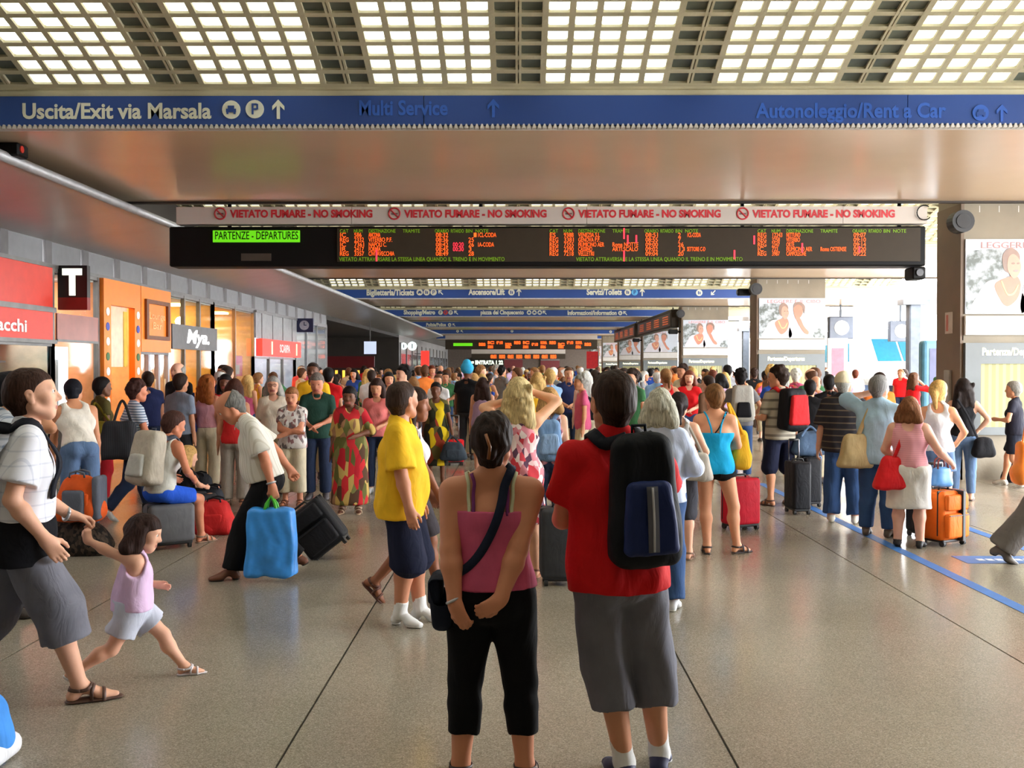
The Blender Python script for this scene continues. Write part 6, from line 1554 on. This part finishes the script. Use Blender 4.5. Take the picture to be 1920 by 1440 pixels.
sack('handbag', 'round black bag hanging at the hip of the light jeans', (g.x + .10, g.y - .16, g.z - .10), (.26, .14, .26), c_('bag black', (26, 26, 30)), strap_pts=[(g.x + .02, g.y - .15, g.z + .02), (g.x - .1, g.y - .14, g.z + .3), (g.x - .22, g.y - .1, g.z + .52)], sw=.03, droop=.18)
f = person('edge', 'dark-clothed person walking left past the first column', 1902, 912, 716, 75, 'f', S_TAN, ('short', H_GREY, 1), ('tee', c_('dark top', (34, 34, 46)), {}), ('shorts', c_('dark shorts', (30, 32, 44)), dict(end=.8)), ('shoe', (206, 200, 190), 1), H=1.56, feet={'L': dict(y=-.22, z=.12, pitch=-20), 'R': dict(y=.2)}, arms={'L': dict(w=(.12, .25, 1.12), pole=(.8, -.6, -1))})
sack('travel_bag', 'black travel bag standing at the foot of the first column', tuple(onfloor(1908, 905) + Vector((0, .05, .17))), (.36, .22, .33), c_('bag black', (26, 26, 30)))
f = person('trailing', 'person in loose grey trousers leaving at the right edge, only a bent leg showing', 1968, 1058, 720, -80, 'm', S_TAN, ('short', H_DARK, 1), ('tee', c_('orange top', (226, 130, 40)), {}), ('trousers', c_('warm grey', (112, 106, 102), .85, .45), dict(loose=.045, th=.02)), ('shoe', (104, 96, 90)), H=1.72, feet={'R': dict(y=-.42, x=.07, z=.13, pitch=-25), 'L': dict(y=.32, x=.08)})
sack('shopping_bag', 'orange bag swinging at the right edge over the grey trousers', tuple(at(1914, 868, 9.4)), (.10, .16, .40), mat('orange plastic', (236, 134, 44), rough=.4, var=.15), strap_pts=[tuple(at(1914, 850, 9.4)), tuple(at(1922, 800, 9.4)), tuple(at(1928, 770, 9.4))], sw=.02)
# ---------------------------------------------------------------- bottom corner
q = onfloor(-52, 1432); t = sack('floor_bag', 'blue and white cloth bag just entering the bottom corner beside the striding person', (q.x, q.y, .16), (.30, .22, .31), c_('bag bright blue', (70, 140, 220)), rnd=.09, droop=.1)
surf('white_base', [Block(A3(0, 0, -.10), (A3(1, 0, 0), A3(0, 1, 0), A3(0, 0, 1)), (.175, .13, .055), .05, .01)], .012, c_('bag base white', (226, 226, 230)), t)
# ---------------------------------------------------------------- the middle
f = person('curlyarms', 'blonde curly-haired person in a red patterned dress holding both arms up to the face', 972, 1082, 708, -6, 'f', (220, 164, 128), ('wavy', (190, 168, 120), 1.15), None, ('dress', floral('red patterned dress', [(196, 60, 70), (226, 210, 206), (206, 130, 140), (90, 60, 80), (226, 190, 190)], 26), dict(length=.42, r1=.19)), ('sandal', (150, 104, 80)), H=1.66, g=1.08, head=(5, 4), feet={'L': dict(x=.08), 'R': dict(x=.16)}, arms={'R': dict(w=(.10, .16, 1.66), pole=(1, -.1, -.45), curl=.7, dir=(-.3, .1, 1)), 'L': dict(w=(.10, .18, 1.58), pole=(1, -.1, -.45), curl=.7, dir=(-.3, .1, 1))})
f = person('bluepack', 'light brown-haired person in a flowered top with a faded blue backpack', 1030, 1010, 733, 10, 'f', (222, 170, 140), ('bob', (166, 126, 78), 1.0), ('tank', floral('flowered top', [(206, 150, 160), (90, 70, 90), (226, 206, 206), (180, 110, 120)], 40), {}), ('trousers', JEANSD, {}), ('shoe', (90, 70, 60)), H=1.54)
backpack(f, 'faded blue backpack in the middle, behind the pink top', c_('faded blue', (116, 150, 190), .8, .5), c_('faded blue 2', (136, 166, 202), .8, .5), c_('faded strap', (80, 100, 130)), dx=-.05, dz=-.06)
suitcase('tall black suitcase standing between the pink top and the red t-shirt', tuple(onfloor(1052, 1094)), .05, .34, .24, .62, c_('suitcase charcoal', (58, 60, 64), .5, .2), pockets=False)
f = person('lavender', 'dark-haired person in a lavender sleeveless top and khaki trousers', 905, 888, 716, -4, 'f', (206, 150, 120), ('wavy', (50, 34, 30), .95), ('tank', c_('lavender', (172, 144, 176)), dict(hem=-.04, loose=.02)), ('shorts', KHAKI, dict(end=1.3, loose=.03)), ('shoe', (200, 200, 206), 1), H=1.58, g=1.1)
f = person('yellowback', 'person with light hair in a pale yellow top behind the lavender top', 889, 858, 700, 0, 'f', S_FAIR, ('bob', (170, 130, 80), 1), ('tee', c_('pale yellow', (206, 200, 110)), {}), ('trousers', KHAKI, {}), ('shoe', (90, 80, 70)))
f = person('turban', 'tall person in black wearing a bright blue turban', 876, 862, 680, -20, 'm', S_DARK, ('turban', (50, 150, 190), 1), ('tee', BLACK, {}), ('trousers', c_('charcoal', (50, 50, 54)), {}), ('shoe', (40, 36, 34)), H=1.8)
f = person('flowers', 'person in a dark dress printed with large yellow flowers', 818, 905, 738, 175, 'f', S_DARK, ('bun', H_BLACK, 1), None, ('dress', floral('yellow flower dress', [(40, 40, 34), (60, 56, 40), (216, 186, 30), (44, 46, 30), (150, 60, 40), (96, 90, 50)], 9), dict(length=.6, r1=.2, tank=False, sleeve=.6)), ('sandal', (60, 44, 36)), H=1.52, arms={'L': dict(w=(.3, .1, .84))})
g = to_world(f, f.hand['L']['grip'])
sack('travel_bag', 'dark slate bag hanging beside the yellow flower dress', (g.x + .03, g.y - .08, g.z - .20), (.36, .16, .28), c_('slate bag', (56, 66, 76)), strap_pts=[(g.x - .08, g.y - .06, g.z - .08), (g.x, g.y - .02, g.z + .02), (g.x + .12, g.y - .06, g.z - .08)], sw=.03)
suitcase('small red suitcase with a raised handle standing in the gap of the crowd', tuple(onfloor(853, 872)), .25, .30, .2, .46, c_('suitcase bright red', (222, 30, 40)), handle=.42)
f = person('whiteshirt', 'person in a white shirt facing the viewer behind the yellow flower dress', 822, 852, 702, 165, 'm', S_TAN, ('short', H_BROWN, 1), ('shirt', WHITE, {}), ('trousers', JEANSD, {}), ('shoe', (50, 44, 40)))
f = person('africa', 'person in a long loose dress with a red, green and gold print', 657, 962, 733, 172, 'f', S_DARK, ('bun', H_BLACK, 1.1), None, ('dress', floral('red green gold dress', [(176, 34, 44), (96, 96, 50), (190, 160, 90), (84, 60, 44), (196, 44, 50), (120, 120, 70), (150, 110, 80)], 16, (1, 1, .45)), dict(length=.78, r0=.17, r1=.24, tank=False, sleeve=1.2, slw=.06, loose=.05, th=.02)), ('sandal', (196, 170, 140)), H=1.52, g=1.12, head=(5, -6), arms={'L': dict(w=(.12, .2, 1.1), pole=(1, -.4, -.6)), 'R': dict(w=(.26, .05, .84))}, face=True)
f = person('coral', 'long dark-haired person in a coral top looking down beside the printed dress', 708, 925, 722, 168, 'f', S_TAN, ('long', (52, 34, 30), 1), ('tee', c_('coral', (222, 122, 118)), dict(sleeve=.4)), ('trousers', JEANSD, {}), ('shoe', (206, 206, 206)), H=1.6, head=(0, -14), face=True, arms={'L': dict(w=(.1, .22, 1.05), pole=(1, -.5, -.5))})
f = person('greenpolo', 'grey-haired person in a dark green polo and jeans looking down at the hands', 596, 936, 708, 172, 'm', (200, 132, 104), ('short', (112, 104, 98), .9), ('shirt', c_('dark green', (36, 66, 56)), dict(hem=-.05, sleeve=.8)), ('trousers', JEANSD, dict(loose=.02)), ('shoe', (80, 76, 80)), H=1.68, head=(0, -16), face=True, arms={'L': dict(w=(.04, .24, 1.05), pole=(1, -.4, -.6), curl=.7), 'R': dict(w=(.05, .26, 1.03), pole=(1, -.4, -.6), curl=.7)})
f = person('crossed', 'small person in a white patterned top and cream trousers with folded arms', 549, 948, 748, 168, 'f', (206, 140, 108), ('short', (140, 94, 60), 1.05), ('tee', floral('white patterned top', [(216, 212, 206), (206, 198, 190), (150, 110, 110), (222, 218, 214), (120, 110, 110)], 30), dict(sleeve=.6, hem=-.05, loose=.02)), ('trousers', CREAM, dict(end=1.7, loose=.03)), ('sandal', (130, 80, 60)), H=1.5, g=1.1, head=(0, -12), face=True, arms={'L': dict(w=(-.08, .22, 1.08), pole=(1, 0, -.6), curl=.6, palm=(0, -1, 0)), 'R': dict(w=(-.08, .20, 1.12), pole=(1, 0, -.6), curl=.6, palm=(0, -1, 0))})
f = person('glasses', 'grey-haired person with glasses in a cream blouse facing the viewer', 513, 925, 720, 175, 'f', (214, 158, 130), ('bob', (150, 146, 140), .95), ('blouse', c_('cream blouse', (216, 204, 184)), dict(sleeve=1.0)), ('trousers', KHAKI, {}), ('shoe', (80, 66, 58)), H=1.62, face=True)
bm = bmesh.new()
for sg in (-1, 1): add_tube(bm, [f.hd(sg * .032 + .022 * math.cos(a), .104, .010 + .018 * math.sin(a)) for a in np.linspace(0, 2 * PI, 13)[:-1]], .003, 6, True)
add_tube(bm, [f.hd(-.01, .106, .014), f.hd(.01, .106, .014)], .003, 6); bm_obj('glasses', bm, mat('glasses frame', (50, 40, 38)), f.root)
# ---------------------------------------------------------------- left side
f = person('phone', 'dark-haired person in a checked shirt half hidden at the left edge, hand at the ear', 12, 1205, 708, -88, 'm', S_TAN, ('short', (26, 24, 28), 1), ('shirt', plaid('blue checked shirt', (206, 212, 222), (120, 136, 160), .05, .3), {}), ('trousers', JEANSD, {}), ('shoe', (60, 50, 46)), H=1.71, Y=6.95, face=True, arms={'R': dict(w=(.12, .14, 1.56), pole=(.6, .2, -1), curl=.9, dir=(-.2, .1, 1)), 'L': dict(w=(.2, .1, .9))})
f = person('vest', 'person in a white vest and jeans with a dark headscarf bending over a bag', 152, 1006, 752, 12, 'm', (196, 134, 98), ('crop', (22, 22, 30), 1.2), ('tank', c_('vest white', (222, 214, 202)), dict(hem=.03, loose=.006)), ('trousers', JEANSL, {}), ('shoe', (60, 56, 56)), H=1.74, lean=34, head=(20, -15), arms={'R': dict(w=(.24, .26, .74), pole=(.3, -1, 0), curl=.8), 'L': dict(w=(.2, .42, .7), pole=(.3, -1, 0), curl=.8)})
sack('travel_backpack', 'orange and grey travel pack standing on a dark bag by the white vest', tuple(at(150, 932, 9.15)), (.42, .24, .44), c_('pack orange', (226, 92, 34), .7, .35), 'backpack', strap_m=c_('pack grey', (96, 100, 112)), handle=(.07, .06), rnd=.13)
box('grey_panel', (-.10, -.17, -.2), (.10, -.12, .08), c_('pack grey', (96, 100, 112)), bpy.data.objects['travel_backpack'], bev=.03, seg=3, smooth=True); box('side_panel', (.15, -.12, -.2), (.22, .1, .2), c_('pack grey', (96, 100, 112)), bpy.data.objects['travel_backpack'], bev=.03, seg=3, smooth=True)
sack('duffel_bag', 'dark brown mottled duffel bag lying on the floor under the orange pack', (onfloor(150, 1034).x, 9.3, .165), (.62, .34, .33), floral('mottled dark', [(40, 34, 30), (58, 48, 40), (30, 26, 26), (72, 60, 50)], 40), handle=(.1, .06))
f = person('redtrousers', 'person in red trousers carrying an olive bag in front of the orange portal', 190, 945, 728, -65, 'f', (120, 80, 60), ('short', H_BLACK, 1), ('tee', c_('dark olive', (84, 76, 40)), {}), ('trousers', c_('red trousers', (170, 30, 40)), {}), ('shoe', (50, 44, 44)), H=1.62)
g = to_world(f, f.chest)
sack('shoulder_bag', 'olive green shoulder bag over the red trousers', (g.x + .12, g.y - .22, g.z - .18), (.36, .13, .2), c_('olive bag', (122, 108, 30)), strap_pts=[(g.x - .02, g.y - .2, g.z - .1), (g.x - .02, g.y - .12, g.z + .14), (g.x + .2, g.y - .2, g.z - .1)], sw=.03)
f = person('stripetee', 'short-haired person in a blue striped t-shirt with a large dark shoulder bag stepping right', 248, 972, 713, -72, 'f', (204, 128, 96), ('curly', (58, 34, 30), 1.0), ('tee', striped('blue striped tee', (206, 212, 222), (110, 126, 150), .03, .5), dict(sleeve=.6, hem=.0)), ('trousers', JEANSD, dict(loose=.012)), ('shoe', (222, 222, 224), 1), H=1.64, g=1.1, face=True, lean=4, feet={'R': dict(y=-.34, z=.14, pitch=-30), 'L': dict(y=.26)}, arms={'R': dict(w=(.24, .3, .95), pole=(.3, -1, -.3), curl=.6), 'L': dict(w=(.2, .1, .9))})
g = to_world(f, f.waist)
sack('shoulder_bag', 'large dark ribbed shoulder bag on the blue striped t-shirt', (g.x - .05, g.y - .26, g.z - .02), (.42, .16, .44), striped('ribbed bag', (52, 52, 56), (38, 38, 42), .02, .5, 0), rz=.1, strap_pts=[(g.x - .12, g.y - .24, g.z + .18), (g.x - .06, g.y - .14, g.z + .42), (g.x + .08, g.y - .24, g.z + .18)], sw=.03, droop=.18)
# seated
loc = onfloor(312, 1030)
suitcase('grey hard suitcase used as a seat, lying beside the luggage heap', (loc.x - .02, loc.y + .12, 0), math.radians(35), .44, .30, .43, c_('suitcase grey', (104, 104, 108), .5, .15), pockets=False)
f = person('seated', 'person in a white vest and bright blue shorts sitting on a grey suitcase', 306, 1030, 805, -48, 'f', (204, 130, 98), ('short', (64, 40, 34), 1.05), ('tank', c_('vest pale', (206, 204, 196)), {}), ('shorts', c_('blue print shorts', (40, 90, 206)), dict(end=.75, loose=.02)), ('sandal', (150, 120, 100)), H=1.62, Y=loc.y + .1, lean=12, hips=(0, -.05, .60), feet={'L': dict(y=.42, x=.14), 'R': dict(y=.40, x=.13)}, head=(15, -12), arms={'R': dict(w=(.18, .25, .72), pole=(.8, -1, 0)), 'L': dict(w=(.18, .25, .72), pole=(.8, -1, 0))})
backpack(f, 'pale grey hiking pack on the back of the person sitting on a suitcase', c_('pack pale', (178, 168, 152), .8, .5), c_('pack silver', (176, 174, 166)), c_('pack steel', (76, 80, 92)), hh=.56, w=.36, d=.22)
f = person('seatedchild', 'fair-haired child in dark clothes sitting low among the luggage', 352, 985, 828, -60, 'f', S_FAIR, ('bob', (190, 150, 92), 1), ('tee', BLACK, {}), ('trousers', c_('charcoal', (50, 50, 54)), dict(loose=.01)), ('shoe', (60, 60, 66)), H=1.2, child=True, hips=(0, -.05, .42), feet={'L': dict(y=.36, x=.12), 'R': dict(y=.34, x=.14)}, head=(10, -10), arms={'R': dict(w=(.16, .25, .62), pole=(.8, -1, 0)), 'L': dict(w=(.16, .25, .62), pole=(.8, -1, 0))})
b = thing('storage_case', 'low dark case the fair-haired child sits on', 'case', (f.loc.x, f.loc.y + .02, 0)); box('case_body', (-.22, -.18, .0), (.22, .18, .19), c_('trunk dark', (40, 38, 42)), b, bev=.03, seg=2); box('case_lid', (-.225, -.185, .15), (.225, .185, .20), c_('trunk dark', (40, 38, 42)), b, bev=.015)
for i, (px, py, sz, col, lb) in enumerate(((355, 1000, (.46, .26, .2), (176, 34, 38), 'low red and black bag lying at the front of the luggage heap'), (402, 1002, (.34, .26, .36), (196, 40, 40), 'upright red bag at the end of the luggage heap'), (372, 968, (.34, .24, .5), (26, 28, 34), 'tall black pack standing in the luggage heap'), (398, 972, (.26, .2, .36), (44, 46, 54), 'dark grey pack leaning behind the upright red bag'))):
    p = onfloor(px, py); sack('travel_bag', lb, (p.x, p.y + .05, sz[2] / 2 + .005), sz, c_('luggage %d' % i, col, .7, .4), handle=(.07, .05), strap_m=c_('bag black', (26, 26, 30)), rnd=.08)
    box('base_panel', (-sz[0] / 2 * .9, -sz[1] / 2 * .9, -sz[2] / 2), (sz[0] / 2 * .9, sz[1] / 2 * .9, -sz[2] / 2 + .07), c_('bag black', (26, 26, 30)), bpy.data.objects[[o.name for o in bpy.data.objects if o.name.startswith('travel_bag')][-1]], bev=.02)
t = thing('water_bottle', 'small green water bottle standing by the luggage heap', 'bottle', tuple(onfloor(410, 972)))
tube('bottle_body', [(0, 0, .002), (0, 0, .17), (0, 0, .2), (0, 0, .23)], [.035, .035, .02, .014], mat('green plastic', (40, 140, 70), rough=.25), t, n=12); disc('cap', (0, 0, .24), 2, .016, .02, WHITE, t, n=10)
f = person('greyshirt', 'person in a grey-blue shirt with a dark daypack in front of the grey fascia shop', 338, 925, 703, -38, 'm', S_TAN, ('short', H_DARK, 1), ('tee', c_('grey blue', (130, 140, 158)), dict(sleeve=.8)), ('trousers', c_('charcoal', (50, 50, 54)), {}), ('shoe', (60, 56, 54)), H=1.66)
f = person('ginger', 'person with long ginger curls in a pink top and cream trousers', 388, 920, 702, -25, 'f', (218, 150, 120), ('wavy', (150, 84, 40), 1.15), ('tank', c_('dusty pink', (206, 148, 160)), dict(hem=.06)), ('trousers', CREAM, dict(loose=.02)), ('sandal', (110, 76, 60)), H=1.64, g=1.06, head=(20, 0))
g = to_world(f, f.waist)
sack('handbag', 'navy blue bag hanging beside the cream trousers', (g.x - .24, g.y - .12, g.z - .02), (.24, .14, .30), c_('bag royal', (30, 44, 96)), strap_pts=[(g.x - .26, g.y - .1, g.z + .1), (g.x - .16, g.y - .06, g.z + .4), (g.x - .18, g.y - .1, g.z + .1)], sw=.025)
f = person('redtop', 'long brown-haired person in a red top and grey trousers near the stooping person', 440, 950, 716, -15, 'f', S_TAN, ('long', (66, 38, 30), 1), ('tank', c_('scarlet', (206, 44, 44)), dict(hem=-.03)), ('trousers', c_('stone', (160, 150, 140)), dict(loose=.02)), ('sandal', (96, 60, 50)), H=1.6)
f = person('blackhair', 'person with a mass of black hair in a black skirt beside the ginger curls', 424, 908, 700, 170, 'f', S_DARK, ('wavy', H_BLACK, 1.25), ('tee', c_('scarlet 2', (186, 40, 44)), {}), ('skirt', BLACK, dict(length=.42, r1=.17)), ('sandal', (110, 50, 40)), H=1.64, face=True)
q = onfloor(1516, 948); sack('shoulder_bag', 'slate blue bag lying on top of the further black suitcase behind the navy shorts', (q.x, q.y, .795), (.40, .20, .30), c_('slate blue', (84, 106, 134)), strap_pts=[(q.x - .12, q.y - .08, .88), (q.x, q.y - .04, 1.0), (q.x + .12, q.y - .08, .88)], sw=.03)
suitcase('black suitcase standing behind the navy shorts, nearer of two', tuple(onfloor(1495, 962)), .1, .22, .34, .62, c_('suitcase black', (30, 30, 34)), pockets=False, handle=.25, group='black suitcases behind the navy shorts')
suitcase('black suitcase standing behind the navy shorts, further of two', tuple(onfloor(1516, 948)), .1, .22, .34, .62, c_('suitcase black', (30, 30, 34)), pockets=False, handle=0, group='black suitcases behind the navy shorts')
f = person('blacktee', 'dark-haired person in a black t-shirt and pale jeans behind the red backpack', 1518, 918, 712, 5, 'm', S_TAN, ('short', H_BLACK, 1), ('tee', BLACK, {}), ('trousers', JEANSL, {}), ('shoe', (60, 56, 54)))
# ================================================================ THE CROWD
# a dozen standing bodies, each with its own clothes; copies take their own colours
def variant(sex, style, topk, botk, g=1.0, arms=None, feet=None, head=(0, 0), shk='shoe', lean=0, H=1.7, h=.027):
    f = Fig(H, sex, g=g, arms=arms, feet=feet, head=head, lean=lean)
    G = wear(f, h, topk[0], WHITE, 0, **topk[1]) + wear(f, h, botk[0], JEANS, 0, **botk[1])
    if botk[0] == 'dress': G = wear(f, h, botk[0], WHITE, 0, **botk[1])
    r = make_person(f, 'x', (0, -100, 0), 0, h, S_TAN, (style, H_DARK, 1.05), G, (shk, (60, 56, 54)), face='far')
    return r
A_H = {}; A_F = {'L': dict(w=(.06, .24, 1.06), pole=(1, -.5, -.6)), 'R': dict(w=(.06, .24, 1.04), pole=(1, -.5, -.6))}; A_K = {'R': dict(w=(.18, -.02, 1.0), pole=(1, -.4, 0))}; A_U = {'R': dict(w=(.12, .16, 1.52), pole=(.8, 0, -1)), 'L': dict(w=(.2, .1, .9))}
VAR = [
    ('m', 'short', ('tee', {}), ('trousers', {}), A_H, 1.05), ('m', 'crop', ('shirt', dict(sleeve=.8)), ('trousers', {}), A_F, 1.1), ('m', 'curly', ('tee', dict(hem=-.08)), ('shorts', dict(end=1.05)), A_K, 1.0),
    ('f', 'long', ('tank', {}), ('trousers', {}), A_H, 1.0), ('f', 'bob', ('tee', dict(sleeve=.4)), ('skirt', dict(length=.4)), A_F, 1.08), ('f', 'pony', ('tank', {}), ('shorts', dict(end=.5)), A_K, 1.0),
    ('f', 'wavy', ('blouse', {}), ('trousers', {}), A_U, 1.05), ('m', 'ring', ('shirt', dict(sleeve=1.8)), ('trousers', {}), A_H, 1.18), ('f', 'bun', ('tee', {}), ('trousers', dict(end=1.6)), A_F, 1.1), ('m', 'short', ('blouse', dict(sleeve=1.85)), ('trousers', {}), A_U, 1.0)]
PROT = [variant(v[0], v[1], v[2], v[3], v[5], v[4], H=1.72 if v[0] == 'm' else 1.64) for v in VAR]
TOPC = [('white', (226, 224, 228)), ('black', (20, 20, 24)), ('navy blue', (36, 44, 84)), ('sky blue', (140, 176, 214)), ('grey', (130, 130, 134)), ('red', (196, 40, 44)), ('beige', (196, 178, 146)), ('yellow', (222, 190, 70)), ('green', (60, 110, 70)), ('pink', (222, 150, 166)), ('brown', (110, 78, 58)), ('royal blue', (44, 80, 170)), ('orange', (222, 120, 50)), ('lilac', (170, 150, 196))]
BOTC = [('jeans', JEANS), ('dark', JEANSD), ('black', BLACK), ('cream', CREAM), ('grey', c_('charcoal', (50, 50, 54))), ('khaki', KHAKI)]
HAIRC = [('black', H_BLACK), ('dark', H_DARK), ('brown', H_BROWN), ('light brown', H_LBROWN), ('blond', H_BLOND), ('grey', H_GREY), ('white', H_WHITE), ('auburn', (100, 50, 34))]
STY = {'short': 'short', 'crop': 'cropped', 'curly': 'curly', 'long': 'long', 'bob': 'bobbed', 'pony': 'ponytailed', 'wavy': 'wavy', 'ring': 'thinning', 'bun': 'pinned'}
crng = random.Random(11); TAKEN = [(f.loc.x, f.loc.y) for f in PEOPLE.values()] + [(o.location.x, o.location.y) for o in bpy.data.objects if o.get('category') == 'suitcase']; LAB = {}
def zone(Y): return 'in the front crowd' if Y < 20 else 'in the middle crowd' if Y < 32 else 'in the far crowd' if Y < 48 else 'in the farthest crowd'
def crowd_person(x, y, yaw, side=False):
    for _ in range(40):
        vi = crng.randrange(len(VAR)); v = VAR[vi]; tc = crng.choice(TOPC); bc = crng.choice(BOTC); hc = crng.choices(HAIRC, (4, 5, 4, 2, 2, 2, 1, 1))[0]
        if v[1] == 'ring': hc = crng.choice((HAIRC[5], HAIRC[6], HAIRC[2]))
        bot = {'trousers': 'trousers', 'shorts': 'shorts', 'skirt': 'skirt'}[v[3][0]]
        top = {'tee': 't-shirt', 'shirt': 'shirt', 'tank': 'vest', 'blouse': 'blouse'}[v[2][0]]
        lb = f'person with {STY[v[1]]} {hc[0]} hair, {tc[0]} {top} and {bc[0]}{"" if bc[0] == "jeans" and bot == "trousers" else " " + bot.replace("trousers", "trousers")} ' + ('between the columns' if side else zone(y))
        if lb not in LAB: break
    LAB[lb] = 1
    src = PROT[vi]; r = src.copy(); C.objects.link(r); r.location = (x, y, 0); r.rotation_euler = (0, 0, math.radians(yaw)); s = crng.uniform(.93, 1.06); r.scale = (s, s, s)
    r['label'] = lb; r['group'] = 'travellers standing in the crowd'
    skc = crng.choices((S_FAIR, S_TAN, S_OLIVE, S_DARK), (4, 5, 3, 1.3))[0]
    for p in CH[src.name]:
        c = p.copy(); C.objects.link(c); c.parent = r; b = p.name.split('.')[0]
        m = skin(skc) if b == 'body' else hairmat(hc[1]) if b == 'hair' else bc[1] if b in ('trousers', 'shorts', 'skirt') else None if b in ('shoe', 'sandal', 'eye') else cloth(tc[0], tc[1])
        if m is not None: c.material_slots[0].link = 'OBJECT'; c.material_slots[0].material = m
    TAKEN.append((x, y)); return r
MAN = [(f.loc.x, f.loc.y) for f in PEOPLE.values()]
def free(x, y, d): return all((x - a) ** 2 + (y - b) ** 2 > d * d for a, b in TAKEN)
def fill(n, x0, x1, y0, y1, d, yawf, side=False, tries=6000):
    k = 0
    for _ in range(tries):
        if k >= n: break
        y = y0 + (y1 - y0) * crng.random() ** 1.15; x = crng.uniform(x0, x1)
        if not side and x > 6.3: continue
        if x > CX0 - .5 and x < CX1 + .5 and ((y - 15.5) % 13.2 < 1.5 or (y - 15.5) % 13.2 > 12.6): continue
        p = (x / y * FPX + 972)
        if 826 < p < 868 and y < 21: continue            # the gap where the floor shows
        if 1418 < p < 1440 and y < 22: continue
        if not free(x, y, d): continue
        if any(y < b and abs(p - (a / b * FPX + 972)) < 18 + 120 / y for a, b in MAN): continue
        crowd_person(x, y, yawf(), side); k += 1
    return k
anyaw = lambda: crng.choice((0, 0, 0, 180, 180, 90, -90, 30, -30, 150)) + crng.uniform(-25, 25)
n1 = fill(34, -5.9, 5.6, 14.8, 20, .62, anyaw)
n2 = fill(80, -6.4, 6.2, 20, 32, .62, anyaw)
n3 = fill(80, -6.6, 6.3, 32, 62, .7, anyaw)
n4 = fill(22, 6.9, 12.5, 17, 44, .7, anyaw, True)
for r in PROT:
    for p in CH[r.name]: bpy.data.objects.remove(p)
    bpy.data.objects.remove(r)
# ---------------------------------------------------------------- lettering is stretched to its measured width
bpy.context.view_layer.update()
for o, w, _ in FIT:
    d = o.dimensions.x
    if d > 1e-4: o.scale.x = w / d
dg = bpy.context.evaluated_depsgraph_get()
for o in [q for q in bpy.data.objects if q.type == 'FONT']:      # lettering becomes plain mesh
    me = bpy.data.meshes.new_from_object(o.evaluated_get(dg)); n = o.name; mw = o.data.materials[0]
    q = bpy.data.objects.new('lettering', me); C.objects.link(q); q.parent = o.parent; q.matrix_local = o.matrix_local.copy(); q.scale = o.scale
    if not me.materials: me.materials.append(mw)
    bpy.data.objects.remove(o)
print('crowd', n1, n2, n3, n4, 'time', round(time.time() - T0, 1))
